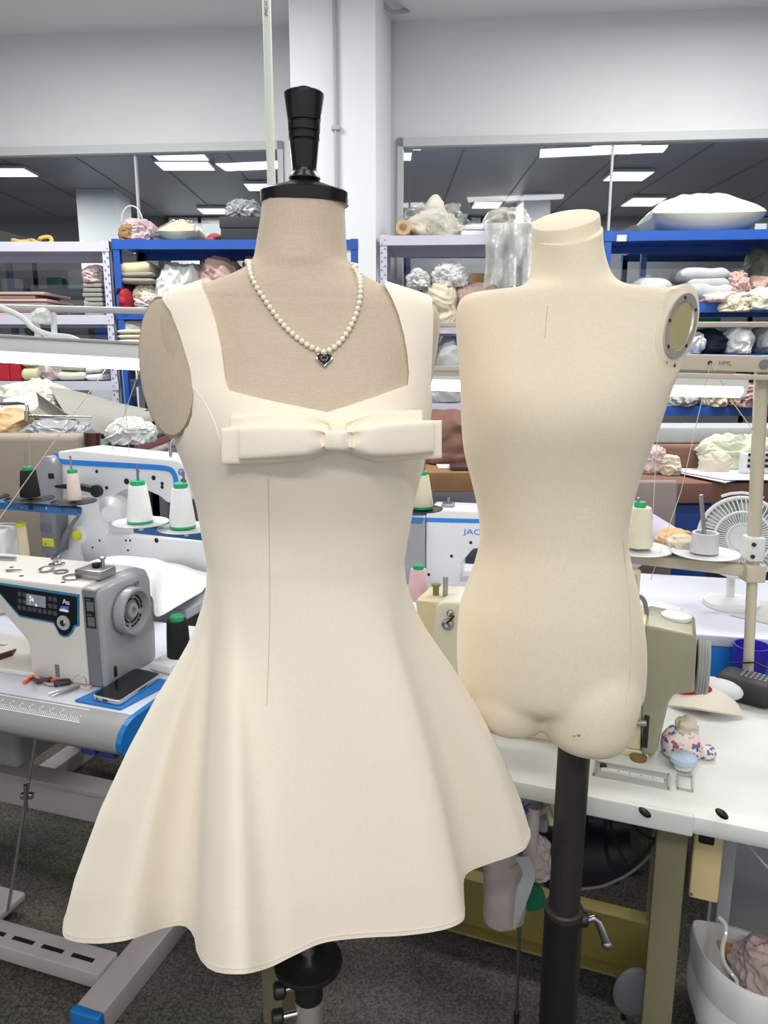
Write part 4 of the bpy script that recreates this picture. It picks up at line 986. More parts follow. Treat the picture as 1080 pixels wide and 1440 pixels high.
r = thing('smartphone', 'black-screened phone with silver rim on a blue pad', 'phone', sum(P, V()) / 4)
Q = rquad(P, .010); z = V((0, 0, 1))
MB().loft([[p for p in Q], [p + z * .010 for p in Q]]).build('rim', mat('phone_silver', (205, 208, 212), .25, .6), r, mods=(M_bevel(.002),))
cen = sum(P, V()) / 4; Q2 = [cen + (p - cen) * .955 for p in Q]
MB().loft([[p + z * .0098 for p in Q2], [p + z * .0106 for p in Q2]]).build('screen', mat('phone_screen', (20, 22, 25), .08), r, smooth=False)
ed = (P[1] - P[0]); q = P[0] + ed * .3; nn = ed.normalized().cross(z)
MB().lathe([(0, .0022), (.0006, .0022), (.0006, 0)], P[0] + ed * .2 + z * .005 + nn * .0, nn, 12).build('audio_socket', BLACK, r)
for s, e in ((.40, .58),): MB().box((0, -.0007, 0), (1, .0004, 1), Matrix((( (ed * (e - s)).x, nn.x, 0, (P[0] + ed * s).x), ((ed * (e - s)).y, nn.y, 0, (P[0] + ed * s).y), (0, 0, .004, P[0].z + .003), (0, 0, 0, 1)))).build('charging_socket', BLACK, r, smooth=False)
ed2 = P[2] - P[1]; n2 = ed2.normalized().cross(z)
MB().box((0, -.0006, 0), (1, .0006, 1), Matrix((((ed2 * .2).x, n2.x, 0, (P[1] + ed2 * .42).x), ((ed2 * .2).y, n2.y, 0, (P[1] + ed2 * .42).y), (0, 0, .003, P[0].z + .0035), (0, 0, 0, 1)))).build('side_button', BLACK, r, smooth=False)
tag(tpoly([(211, 943), (240, 950), (268, 934), (240, 925)], TZ + .001, TZ + .022, 'white_case', CLW, bev=.005), 'small rounded white case behind the phone', 'case')
# thread snips, keys and the orange tool before the machine
zt = TZ + .004
r = thing('tweezers', 'steel tweezers lying before the machine', 'tweezers', Wz(95, 968, TZ))
for s in (0, 1): MB().tube([Wz(68 + s * 5, 976 + s * 3, zt), Wz(85 + s * 4, 971 + s * 2, zt + .003), Wz(112, 965, zt + .001)], [.0015, .003, .003], 8).build('arm', STEEL, r)
r = thing('thread_snips', 'dark handled thread snips before the machine pillar', 'snips', Wz(80, 962, TZ))
MB().tube([Wz(44, 953, zt + .002), Wz(54, 958, zt + .004), Wz(66, 957, zt + .004), Wz(74, 953, zt + .002)], [.003, .0055, .006, .003], 8).build('grip', DARKWOOD, r)
MB().tube([Wz(50, 956, zt), Wz(70, 963, zt), Wz(84, 964, zt)], [.003, .004, .002], 8).build('blade', STEEL, r)
r = thing('key_bundle', 'dark fob with thin key ring beside the grey motor housing', 'keys', Wz(100, 962, TZ))
MB().box((-.017, -.010, 0), (.017, .010, .011), Matrix.Translation(Wz(88, 963, TZ + .001)) @ Matrix.Rotation(R(20), 4, 'Z'), .004).build('fob', mat('dark_fob', (48, 36, 34), .45), r)
ko = Wz(111, 960, TZ + .016)
MB().tube([ko + V((.014 * math.cos(q), .004, .015 * math.sin(q))) for q in [2 * math.pi * k / 24 for k in range(24)]], .0009, 6, closed=True).build('ring', STEEL, r)
MB().box((-.02, -.006, 0), (.02, .006, .004), Matrix.Translation(Wz(116, 967, TZ + .0005)) @ Matrix.Rotation(R(-8), 4, 'Z'), .001).build('tag', CLPINK2, r)
r = thing('seam_ripper', 'small orange plastic tool before the machine pillar', 'tool', Wz(41, 958, TZ))
OR_ = mat('orange_plastic', (240, 106, 56), .5)
MB().box((-.003, -.02, 0), (.003, .02, .006), Matrix.Translation(Wz(41, 957, TZ + .001)) @ Matrix.Rotation(R(-8), 4, 'Z'), .001).build('shaft', OR_, r)
MB().cyl(Wz(43, 951, TZ + .006), Wz(43, 951, TZ + .03), .003).build('upright', OR_, r)
tag(MB().box((-.008, -.004, 0), (.008, .004, .006), Matrix.Translation(Wz(77, 958, TZ + .002)), .001).build('orange_clip', OR_), 'tiny orange clip behind the dark key fob', 'clip')
r = thing('hand_scissors', 'steel scissors with dark red grips at the left edge', 'scissors', Wz(10, 915, TZ))
MB().tube([Wz(-20, 912, zt), Wz(8, 906, zt + .004), Wz(36, 898, zt)], [.003, .004, .002], 8).build('blade', STEEL, r)
MB().tube([Wz(-20, 905, zt + .003), Wz(5, 909, zt + .006), Wz(37, 903, zt)], [.003, .004, .002], 8).build('blade', STEEL, r)
MB().tube([Wz(-10, 928, zt), Wz(2, 926, zt + .008), Wz(12, 922, zt + .008), Wz(22, 915, zt + .004)], [.006, .012, .011, .005], 10).build('grip', DARKWOOD, r)
tag(tpoly([(-40, 905), (20, 905), (46, 893), (2, 858), (-40, 850)], TZ + .0005, TZ + .0025, 'paper_sheet', PAPER), 'white paper behind the pillar of the panelled machine', 'paper')

def cone(label, px, pyb, pyt, wb, wt, Y, m, capm, lab_cat='thread cone', ring=True, group='thread cones', capw=.62, z=None):
    """cone of thread standing at a pixel on depth Y: base width wb, top width wt in pixels"""
    b = W(px, pyb, Y); t = W(px, pyt, Y); s = (W(px + 10, pyb, Y) - b).length / 10
    h = t.z - b.z; rb, rt = wb * s / 2, wt * s / 2
    r = thing('thread_cone', label, lab_cat, b, 0, group)
    MB().lathe([(.004, rb * .95), (.007, rb), (h * .5, (rb + rt) / 2 * 1.015), (h - .004, rt), (h, rt * .93), (h, rt * .4)], b, n=32).build('thread', m, r, angle=50)
    ch = h * .13
    MB().lathe([(h, rt * capw * 1.0), (h + ch * .8, rt * capw), (h + ch, rt * capw * .85), (h + ch, rt * .3), (h + ch * .5, 0)], b, n=28).build('cone_cap', capm, r)
    if ring: MB().lathe([(0, rb * .98), (.005, rb * .99), (.007, rb * .8), (.007, 0)], b, n=28).build('cone_base', capm, r)
    return r
def plate(par, px, py, wpx, Y, m, th=.005):
    b = W(px, py, Y); s = (W(px + 10, py, Y) - b).length / 10; R_ = wpx * s / 2
    MB().lathe([(-th - .004, R_ * .25), (-th, R_ * .6), (-th * .4, R_ * .97), (0, R_), (.001, R_ * .98), (-th * .3, R_ * .9), (-th * .3, 0)], b, n=40).build('plate', m, par)
    return b
# ---- station two: white cloth, table and machine with blue stripe
F2 = Frame((Wz(262, 858, TZ).x, Wz(262, 858, TZ).y, 0), YAW)
r = T2 = thing('sewing_table', 'white sewing table carrying the blue-striped machine at left', 'table', F2.o, YAW)
D2 = .56
MB().box((-.78, 0, TZ - .03), (0, D2, TZ), F2.m, .004).build('tabletop', LAM, r)
MB().box((-.78, -.012, TZ - .06), (0, 0, TZ + .001), F2.m, .004).build('front_edge', GREYEDGE, r)
t_foot(r, F2, -.12, .04, D2 - .02, FRAMEGREY, BLUEP, TZ - .03); t_foot(r, F2, -.68, .04, D2 - .02, FRAMEGREY, BLUEP, TZ - .03)
MB().box((-.68, .3, .13), (-.1, .34, .22), F2.m, .004).build('cross_beam', FRAMEGREY, r)
FB2 = Frame(F2.m @ V((F2.top(80, 795, TZ).x, F2.top(80, 795, TZ).y, TZ)), YAW)
r = thing('sewing_machine', 'white sewing machine with a blue stripe behind the black and pink cones', 'sewing machine', FB2.o, YAW)
fq = lambda pts, y=0: [(FB2.front(x, yy, y).x, max(0, FB2.front(x, yy, y).z)) for x, yy in pts]
bd = fq([(82, 802), (80, 700), (73, 648), (82, 635), (106, 632), (250, 647), (260, 655), (264, 670), (264, 702), (256, 707), (234, 707), (224, 698), (206, 690), (174, 688), (160, 695), (153, 715), (151, 745), (152, 806)])
MB().prism(bd, 0, .14, FB2.m).build('arm_body', MWHITE, r, mods=(M_bevel(.008, 3),), angle=35)
MB().prism(fq([(120, 812), (110, 770), (118, 748), (310, 762), (310, 822)]), .0, .17, FB2.m).build('bed', MWHITE, r, mods=(M_bevel(.008, 3),), angle=35)
pts = path([FB2.front(x, y, -.001) for x, y in ((79, 637), (80, 645), (88, 649), (130, 652), (200, 656), (234, 659), (243, 664), (247, 674), (249, 692))], 40)
mb = MB(); rows = []
for i, p in enumerate(pts):
    t = (pts[min(i + 1, 39)] - pts[max(i - 1, 0)]).normalized(); nrm = V((-t.z, 0, t.x)); hwid = .0085
    rows.append([FB2.m @ (p + nrm * hwid), FB2.m @ (p - nrm * hwid)])
mb.grid(rows); mb.build('blue_stripe', SKYBLUE, r, mods=(M_solid(.0015, 0),), smooth=False)
for px, py, rr in ((136, 663, .006), (178, 677, .010), (195, 663, .003), (216, 672, .008), (228, 680, .006), (228, 685, .006), (150, 686, .006), (217, 657, .003), (258, 677, .010), (86, 739, .009), (92, 740, .004), (140, 760, .004), (177, 760, .004), (183, 760, .004), (220, 760, .008), (130, 770, .004), (180, 774, .004)):
    p = FB2.front(px, py, 0); MB().lathe([(0, rr), (.0012, rr), (.0012, 0)], FB2.m @ V((p.x, .001, p.z)), FB2.m.to_3x3() @ V((0, -1, 0)), 12).build('screw_hole', BLACK, r)
p = FB2.front(255, 664, 0); MB().lathe([(0, .011), (.001, .011), (.001, .008), (.0, .008)], FB2.m @ V((p.x, 0, p.z)), FB2.m.to_3x3() @ V((0, -1, 0)), 24).build('badge', SKYBLUE, r)
MB().prism(fq([(56, 718), (62, 652), (72, 640), (80, 640), (88, 655), (89, 718)]), -.035, .1, FB2.m).build('motor_cover', MGREY, r, mods=(M_bevel(.006),), angle=35)
mc = MB().prism(fq([(59, 778), (55, 716), (78, 716), (80, 778), (74, 780), (62, 780)], -.06), -.06, -.003, FB2.m).build('motor_box', MDKGREY, r, mods=(M_bevel(.004),), angle=35)
def f2box(x0, y0, x1, y1, d0, d1, n, m, par): 
    a, b = FB2.front(x0, y1, d0), FB2.front(x1, y0, d0); return MB().box((a.x, d0, a.z), (b.x, d1, b.z), FB2.m, .0008).build(n, m, par)
f2box(60, 758, 75, 768, -.0625, -.059, 'warning_label', YELLOWCAP, mc)
f2box(57, 736, 71, 748, -.0615, -.059, 'rating_plate', GREYMARK, mc)
f2box(68, 666, 75, 673, -.0365, -.034, 'socket', BLACK, r)
p = FB2.front(62.5, 766.5, -.064); text('warning_triangle', '▲' if False else 'A', .012, BLACK, FB2.m @ Matrix.Translation(p) @ Matrix.Rotation(R(90), 4, 'X'), mc, .0001)
p = FB2.front(112, 752, 0)
MB().lathe([(0, .030), (.003, .030), (.004, .026), (.004, 0)], FB2.m @ V((p.x, 0, p.z)), FB2.m.to_3x3() @ V((0, -1, 0)), 32).build('side_plate', MWHITE, r)
p = FB2.front(110, 752, 0)
MB().lathe([(0, .018), (.012, .017), (.015, .012), (.015, 0)], FB2.m @ V((p.x, -.003, p.z)), FB2.m.to_3x3() @ V((0, -1, 0)), 24).build('yellow_knob', YELLOWCAP, r)
MB().tube([FB2.m @ FB2.front(x, y, -.03) for x, y in ((58, 791), (70, 785), (85, 766), (99, 740), (113, 722), (114, 714))], [.008, .016, .016, .007, .005, .004], 10).build('lifting_lever', MDKGREY, r)
MB().tube([FB2.m @ FB2.front(x, y, -.03) for x, y in ((76, 684), (92, 684), (115, 685), (138, 690))], [.004, .008, .012, .012], 10).build('winder_arm', BLACK, r)
p = FB2.front(138, 690, -.03); MB().lathe([(0, .02), (.014, .02), (.016, .012), (.016, 0)], FB2.m @ V((p.x, -.03, p.z)), FB2.m.to_3x3() @ V((0, -1, 0)), 24).build('winder_wheel', BLACK, r)
MB().tube([FB2.m @ FB2.front(x, y, .03) for x, y in ((240, 647), (240, 632), (239, 626), (243, 617))], [.006, .005, .008, .003], 10).build('thread_post', CHROME, r)
p = FB2.front(150, 715, -.002)
o = MB().lathe([(0, .05), (.02, .047), (.05, .03), (.05, 0)], FB2.m @ V((p.x + .01, .03, p.z)), FB2.m.to_3x3() @ V((.3, -.9, -.3)), 32).build('neck_bulge', MWHITE, r)
# white cloth flowing off the table towards the panelled machine
A = [Wz(92, 812, TZ + .012), Wz(150, 800, TZ + .012), Wz(205, 800, TZ + .014), Wz(255, 808, TZ + .02), Wz(310, 815, TZ + .012)]
for p, dz in zip(A, (.0, .0, .02, .03, .0)): p.z += dz
B = [F2.m @ V((F2.i @ W(170, 812, 1.98)).to_tuple()) for _ in (0,)]
B = [W(118, 806, 1.9), W(168, 812, 1.88), W(212, 838, 1.87), W(222, 868, 1.88), W(285, 835, 1.97)]
rows = []
AA, BB = path(A, 30), path(B, 30)
for j in range(30):
    rows.append([AA[j].lerp(BB[j], i / 14) + V((0, 0, .05 * math.sin(math.pi * i / 14) * (.4 + .6 * math.sin(j * .11)) + .012 * noise.noise(V((j * .2, i * .25, 1))))) for i in range(15)])
tag(MB().grid(rows).build('white_fabric', CLW, mods=(M_solid(.002), M_sub(1))), 'white cloth piece flowing down between the two left machines', 'cloth')
# thread stand with blue bar, black and pink cones
Y1 = 2.0
r = thing('thread_stand', 'thread stand with blue bar and black plates at far left', 'thread stand', (W(-40, 700, Y1).x, Y1, TZ))
a, b = W(-45, 706, Y1 + .08), W(112, 719, Y1)
MB().box((0, -.012, -.011), ((b - a).length, .012, .011), Matrix.Translation(a) @ (b - a).to_track_quat('X', 'Z').to_matrix().to_4x4(), .004).build('bar', BLUEBAR, r)
MB().cyl((a.x + .02, a.y, TZ + .001), (a.x + .02, a.y, 1.47), .011).build('post', BLUEBAR, r)
mb = MB()
for px, py in ((30, 713), (65, 715), (86, 717), (107, 719)): p = W(px, py, Y1 - .006); mb.ball(p, .003, 8)
mb.build('bar_rivets', STEEL, r)
for px, py, w in ((42, 701, 66), (104, 705, 62), (-8, 698, 40)):
    p = plate(r, px, py, w, Y1, BLACK); MB().cyl(p, p + V((0, 0, .125)), .0028).build('pin', STEEL, r); MB().cyl(p - V((0, 0, .03)), p, .006).build('plate_stem', BLACK, r)
pts = [W(-45, 567, Y1), W(8, 567.5, Y1), W(32, 567, Y1), W(38, 572, Y1), W(38.5, 590, Y1)]
MB().tube(path(pts, 24), .0045).build('guide_rod', CHROME, r); MB().tube([W(38, 585, Y1), W(80, 586.5, Y1), W(128, 587.5, Y1)], .0042).build('guide_arm', CHROME, r)
MB().cyl(W(38, 592, Y1), W(38, 578, Y1), .0065).build('guide_clamp', STEEL, r)
cone('black thread cone with green cap on the blue bar at far left', 43, 700, 661, 27, 21, Y1, BLACKTHREAD, GREENCAP, ring=False)
cone('pale pink thread cone with green cap on the blue bar', 105, 704, 665, 20, 15, Y1, THREADP, GREENCAP, ring=False, capw=.9)
# second stand: two white cones on pale plates
Y2 = 1.72
r = thing('thread_stand', 'thread stand with blue bar and two pale plates beside the dress', 'thread stand', (W(335, 700, Y2 - .02).x, Y2, TZ))
a, b = W(190, 743, Y2 + .03), W(345, 760, Y2)
MB().box((0, -.012, -.010), ((b - a).length, .012, .010), Matrix.Translation(a) @ (b - a).to_track_quat('X', 'Z').to_matrix().to_4x4(), .004).build('bar', BLUEBAR, r)
ps = W(335, 700, Y2 - .02); MB().cyl((ps.x, ps.y, TZ + .001), (ps.x, ps.y, W(335, 480, Y2 - .02).z), .011).build('post', BLUEBAR, r)
for px, py, w in ((198, 734, 78), (262, 742, 80)):
    p = plate(r, px, py, w, Y2, CLEARPL); MB().cyl(p, p + V((0, 0, .135)), .003).build('pin', MDKGREY, r); MB().cyl(p - V((0, 0, .02)), p, .006).build('plate_stem', CLEARPL, r)
a, b = W(161, 489, Y2), W(340, 489, Y2 - .02)
MB().box((a.x, Y2 - .015, a.z - .009), (b.x, Y2 + .01, a.z + .009), bev=.002).build('top_arm', BLUEBAR, r); p = W(168, 488, Y2 - .016); MB().cyl(p, p + V((0, -.004, 0)), .005).build('bolt', STEEL, r)
cone('white thread cone with green cap, the left of the two by the dress', 197, 734, 682, 36, 25, Y2, THREADW, GREENCAP, capw=.78)
cone('white thread cone with green cap, the right one touching the dress edge', 257, 741, 686, 37, 25, Y2, THREADW, GREENCAP, capw=.78)
cone('black thread cone with green cap standing behind the phone', 252, 925, 872, 33, 29, 1.60, BLACKTHREAD, GREENCAP, ring=False, capw=.66)
cone('natural thread tube with yellow ends left of the grey motor column', 33, 783, 740, 17, 14, 2.02, THREADY, YELLOWCAP, capw=.95)
b = W(-8, 795, 1.95); tag(MB().box((b.x - .05, 1.93, TZ + .001), (W(14, 790, 1.95).x, 2.05, W(0, 745, 1.95).z), bev=.01).build('white_box', CLW), 'small white box at the left edge beside the natural thread tube', 'box')
# ---- lamps over the left tables
def tube_lamp(label, a, b, parent_m=BEIGESTEEL, hgt=.03, r_=.0155):
    L_ = (b - a).length; M = Matrix.Translation(a) @ (b - a).to_track_quat('X', 'Z').to_matrix().to_4x4()
    r = thing('tube_lamp', label, 'lamp', a.lerp(b, .5), 0, 'tube lamps')
    MB().box((0, -.02, .006), (L_, .02, .006 + hgt), M, .003).build('housing', CLW, r)
    MB().box((0, -.026, .006 + hgt), (L_, .026, .012 + hgt), M, .002).build('top_rail', GREYEDGE, r)
    MB().tube([M @ V((.01, -.004, -.002)), M @ V((L_ - .01, -.004, -.002))], r_, 16).build('tube', TUBE, r)
    for x in (0, L_ - .014): MB().box((x, -.018, -.016), (x + .014, .014, .008), M, .003).build('end_cap', CLW, r)
    return r
tube_lamp('long glowing tube lamp at left above the striped machine', W(-90, 493, 1.66), W(216, 510, 1.62))
tube_lamp('glowing tube lamp passing behind the bare form at right', W(572, 537, 1.66), W(1046, 548, 1.66), hgt=.022)
lamp2 = bpy.data.objects['tube_lamp.001']; MB().box((W(548, 530, 1.64).x, 1.615, W(548, 533, 1.64).z), (W(585, 530, 1.66).x, 1.665, W(548, 529, 1.64).z)).build('bracket', BEIGESTEEL, lamp2, smooth=False)
r = tag(MB().tube([W(-60, 431, 1.75), W(360, 441, 1.75)], .0075).build('hanging_rail', GREYEDGE), 'thin grey rail above the left tube lamp', 'rail')
tag(MB().tube(path([W(-30, 420, 1.72), W(5, 434, 1.72), W(30, 446, 1.71), W(48, 462, 1.7), W(70, 471, 1.7), W(100, 475, 1.69), W(125, 486, 1.66), W(152, 495, 1.64), W(176, 499, 1.63)], 60), .0065).build('power_cable', CLW), 'thick white cable curving down onto the left tube lamp', 'cable')
tag(MB().tube(path([W(48, 438, 1.755), W(52, 460, 1.745), W(55, 500, 1.73), W(60, 520, 1.8)], 20), .007).build('hanging_strap', CLW), 'white strap hanging from the rail at left, the left of two', 'strap')
tag(MB().tube(path([W(75, 438, 1.755), W(76, 460, 1.745), W(79, 500, 1.73), W(82, 520, 1.8)], 20), .007).build('hanging_strap', CLW), 'white strap hanging from the rail at left, the right of two', 'strap')
crumple('cloth_knot', 'white cloth knot tied on the grey rail at left', 'cloth', W(46, 440, 1.74).x, W(74, 440, 1.74).x, 1.715, 1.775, W(50, 456, 1.74).z, W(50, 431, 1.74).z, CLW, 301, fold=5)
def strand(label, pts, rad=.0008, m=None): tag(MB().tube(pts, rad, 5).build('thread_strand', m or CLOFF), label, 'thread', 'thread strands')
strand('thread strand slanting from the tube lamp down to the left edge', [W(153, 513, 1.63), W(-10, 742, 1.75)], .0011)
strand('thread strand dropping to the top of the striped machine', [W(171, 511, 1.63), W(182, 638, 2.28)])
strand('thread strand crossing the upright one above the striped machine', [W(199, 512, 1.63), W(156, 637, 2.28)])
strand('thread strand beside the armhole plate of the dressed form', [W(216, 513, 1.63), W(234, 560, 1.9), W(240, 618, 2.26)])
strand('thread strand rising from the black cone to the chrome guide', [W(39, 589, 2.0), W(43, 652, 2.0)], .0006, GREYEDGE)

# ---- station three: long table with white top and blue apron, the second striped machine
F3 = Frame((Wz(1000, 893, TZ).x, Wz(1000, 893, TZ).y, 0), R(-12))
r = thing('sewing_table', 'white-topped table with bright blue front behind the right thread stand', 'table', F3.o, F3.yaw)
MB().box((-1.0, 0, TZ - .03), (.9, .55, TZ), F3.m, .004).build('tabletop', LAM, r)
MB().box((-1.0, .005, TZ - .13), (.9, .03, TZ - .03), F3.m, .004).build('apron', BRIGHTBLUE, r)
MB().box((-1.0, .0, TZ - .19), (.9, .05, TZ - .135), F3.m, .004).build('lower_apron', BLUEP, r)
MB().box((.15, -.03, TZ - .06), (.9, .0, TZ + .002), F3.m, .004).build('front_shelf', BRIGHTBLUE, r)
t_foot(r, F3, -.85, .05, .52, FRAMEGREY, BLUEP, TZ - .03); t_foot(r, F3, .75, .05, .52, FRAMEGREY, BLUEP, TZ - .03)
FJ = Frame(F3.m @ V((F3.top(604, 822, TZ).x, max(.06, F3.top(604, 822, TZ).y), TZ)), R(-12))
r = thing('sewing_machine', 'white machine with blue stripe and blue lettering between the mannequins', 'sewing machine', FJ.o, FJ.yaw)
fj = lambda pts, y=0: [(FJ.front(x, yy, y).x, max(0, FJ.front(x, yy, y).z)) for x, yy in pts]
MB().prism(fj([(598, 826), (599, 724), (606, 716), (760, 722), (768, 730), (766, 790), (740, 790), (720, 770), (665, 772), (650, 790), (646, 826)]), 0, .13, FJ.m).build('arm_body', MWHITE, r, mods=(M_bevel(.006, 3),), angle=35)
MB().prism(fj([(560, 826), (562, 740), (572, 726), (598, 726), (598, 826)]), -.012, .13, FJ.m).build('motor_housing', MGREY, r, mods=(M_bevel(.005, 3),), angle=35)
MB().prism(fj([(600, 833), (600, 818), (770, 820), (770, 838)]), -.004, .15, FJ.m).build('bed', MWHITE, r, smooth=False)
a, b = FJ.front(598, 733, 0), FJ.front(770, 739, 0)
MB().prism(fj([(599.5, 728), (764, 732), (764, 738), (599.5, 734)]), -.001, .002, FJ.m).build('blue_stripe', SKYBLUE, r, smooth=False)
MB().prism(fj([(567, 725), (598, 727), (594, 735), (565, 733)]), -.015, -.010, FJ.m).build('blue_cover', BLUEBAR, r, smooth=False)
ftext('lettering', 'JACK', 652, 751, 7.5, SKYBLUE, r, dy=-.0012, sx=1.35, frm=FJ)
for px, py in ((635, 733), (662, 763), (635, 782), (603, 808)):
    p = FJ.front(px, py, 0); MB().lathe([(0, .005), (.001, .005), (.001, 0)], FJ.m @ V((p.x, .0005, p.z)), FJ.m.to_3x3() @ V((0, -1, 0)), 12).build('screw_hole', BLACK, r)
p = FJ.front(630, 714, .04); MB().box((p.x - .02, .03, p.z - .012), (p.x + .018, .07, p.z + .014), FJ.m, .004).build('bobbin_winder', STEEL, r); MB().cyl(FJ.m @ V((p.x, .05, p.z)), FJ.m @ V((p.x, .05, p.z + .03)), .004).build('winder_spindle', STEEL, r)
YJ = 1.62
r = thing('thread_stand', 'thread stand with black plate behind the bow of the dress', 'thread stand', (W(550, 720, YJ).x, YJ, TZ))
p = plate(r, 592, 715, 62, YJ, BLACK); MB().cyl(p, W(597, 640, YJ), .003).build('pin', STEEL, r)
MB().box((W(545, 720, YJ).x, YJ - .012, W(590, 724, YJ).z), (W(600, 720, YJ).x, YJ + .012, W(590, 718, YJ).z), bev=.002).build('bar', BLUEBAR, r)
q = W(550, 720, YJ); MB().cyl((q.x, YJ, TZ + .001), (q.x, YJ, 1.45), .011).build('post', BLUEBAR, r)
cone('cream thread cone with green cap peeking out behind the bow', 592, 714, 668, 35, 22, YJ, THREADC, GREENCAP, capw=.75)
cone('pink thread cone with green cap between the dress and bare form', 588, 845, 800, 32, 22, 1.45, THREADPK, GREENCAP, ring=False, capw=.7)

# ---- station four: the right table and the olive machine
a, b = Wz(690, 1083, TZ), Wz(985, 1141, TZ)
F4 = Frame((b.x, b.y, 0), math.atan2(b.y - a.y, b.x - a.x)); Y4 = F4.yaw
r = thing('sewing_table', 'speckled white sewing table with rounded edge at right', 'table', F4.o, Y4)
D4 = .55
MB().prism([(0.02, TZ), (D4, TZ), (D4, TZ - .035), (0, TZ - .035), (-.012, TZ - .032), (-.017, TZ - .02), (-.012, TZ - .005), (0, TZ - .0005)], -.85, 1.02, F4.m, 'YZ').build('tabletop', LAMW, r, angle=50)
lx_ = F4.front(943, 1200, .06).x
for x in (lx_, -.80, .95):
    MB().box((x - .024, .05, 0), (x + .024, .11, TZ - .035), F4.m, .003).build('leg', OLIVESTEEL, r)
for x in (lx_, -.80, .95): MB().box((x - .024, .44, 0), (x + .024, .5, TZ - .035), F4.m, .003).build('leg', OLIVESTEEL, r)
zb1, zb0 = F4.front(800, 1268, .44).z, F4.front(800, 1335, .44).z
MB().box((-.8, .43, zb0), (lx_, .47, zb1), F4.m, .003).build('cross_beam', MUSTARD, r)
MB().box((-.8, .40, zb0 - .006), (lx_, .47, zb0), F4.m, .001).build('beam_flange', MUSTARD, r)
xa, xb = F4.front(822, 1130, -.018).x, F4.front(978, 1130, -.018).x
MB().box((xa, -.021, TZ - .034), (xb, -.012, TZ + .0015), F4.m, .003).build('drawer_front', LAMW, r)
# ruler tray
P = [F4.top(x, y, TZ) for x, y in ((834, 1071), (945, 1092), (941, 1112), (830, 1090))]
x0, x1, y0, y1 = P[3].x + .004, P[2].x, (P[3].y + P[2].y) / 2, (P[0].y + P[1].y) / 2
mb = MB()
for bx in ((x0, y0, x1, y0 + .003), (x0, y1 - .003, x1, y1), (x0, y0, x0 + .003, y1), (x1 - .003, y0, x1, y1)): mb.box((bx[0], bx[1], TZ), (bx[2], bx[3], TZ + .004), F4.m)
mb.build('tray_rim', GREYEDGE, r, smooth=False)
MB().box((x0 + .003, y0 + .003, TZ), (x1 - .003, y1 - .003, TZ + .0008), F4.m).build('tray_floor', GREYEDGE, r, smooth=False)
ro = thing('steel_ruler', 'small ruler lying in the tray of the right table', 'ruler', F4.m @ V(((x0 + x1) / 2, (y0 + y1) / 2, TZ + .001)), Y4)
ym = (y0 + y1) / 2
MB().box((x0 + .012, ym - .006, TZ + .001), (x1 - .008, ym + .008, TZ + .0025), F4.m).build('blade', CLEARPL, ro, smooth=False)
mb = MB()
for k in range(int((x1 - x0 - .03) / .004)): mb.box((x0 + .016 + k * .004, ym - .006, TZ + .0025), (x0 + .0166 + k * .004, ym - .002 + (.002 if k % 5 == 0 else 0), TZ + .0028), F4.m)
mb.build('marks', GREYMARK, ro, smooth=False)
for k in range(7): text('ruler_number', str(k + 1), .006, GREYMARK, F4.m @ Matrix.Translation((x0 + .02 + k * .018, ym + .001, TZ + .0028)), ro, .0001)
MB().lathe([(0, .006), (.004, .0055), (.004, 0)], F4.m @ V((x0 + .014, ym + .012, TZ + .0008)), n=16).build('stop', BLACK, ro)
P = [F4.top(x, y, TZ) for x, y in ((952, 1090), (974, 1094), (969, 1113), (950, 1110))]
mb = MB(); x0, x1, y0, y1 = P[0].x, P[1].x, P[3].y, P[0].y
for bx in ((x0, y0, x1, y0 + .002), (x0, y1 - .002, x1, y1), (x0, y0, x0 + .002, y1), (x1 - .002, y0, x1, y1)): mb.box((bx[0], bx[1], TZ), (bx[2], bx[3], TZ + .004), F4.m)
mb.build('small_compartment', GREYEDGE, r, smooth=False)
for px, py in ((907, 1142), (1015, 1144)):
    p = F4.front(px, py, -.02)
    MB().ball((0, 0, 0), .0075, 14, F4.m @ Matrix.Translation((p.x, -.021, p.z)) @ Matrix.Rotation(R(35), 4, 'Y'), (1.5, .7, .8)).build('edge_knob', BLACK, r)
p = F4.top(960, 1083, TZ)
r = thing('round_tin', 'pale blue round tin lid standing at the tray corner', 'tin', F4.m @ V((p.x, p.y, TZ + .004)))
MB().lathe([(0, .014), (.011, .015), (.012, .014), (.012, 0)], F4.m @ V((p.x, p.y, TZ + .0045)), n=24).build('body', CLEARPL, r)
MB().lathe([(0, .0205), (.001, .0215), (.009, .0215), (.011, .019), (.011, 0)], F4.m @ V((p.x, p.y, TZ + .0165)), n=32).build('lid', mat('pale_blue_tin', (176, 194, 220), .4), r)
# olive machine
MO = F4.i @ Wz(903, 1066, TZ); FO = Frame(F4.m @ V((MO.x, MO.y, TZ)), Y4)
r = thing('sewing_machine', 'old olive and cream sewing machine behind the bare form', 'sewing machine', FO.o, Y4)
HO = FO.front(910, 878).z
fo = lambda pts, y=0: [(FO.front(x, yy, y).x, max(.004, FO.front(x, yy, y).z)) for x, yy in pts]
MB().prism(fo([(903, 1060), (903, 1000), (909, 878), (958, 888), (974, 892), (980, 899), (976, 973), (948, 976), (940, 988), (925, 1052), (920, 1060)]), -.004, .11, FO.m).build('column_cover', OLIVE, r, mods=(M_bevel(.004, 3),), angle=35)
xc_ = FO.front(903, 1000, 0).x
bo = [(xc_ + .002, 0.012), (-.14, .012), (-.135, HO * .55), (-.165, HO * .66), (-.36, HO * .7), (-.36, HO * .4), (-.40, HO * .36), (-.42, HO * .98), (FO.front(909, 878).x, HO), (FO.front(908, 900).x, FO.front(908, 900).z)]
MB().prism(bo, .0, .11, FO.m).build('arm_body', CREAMMACH, r, mods=(M_bevel(.005, 3),), angle=35)
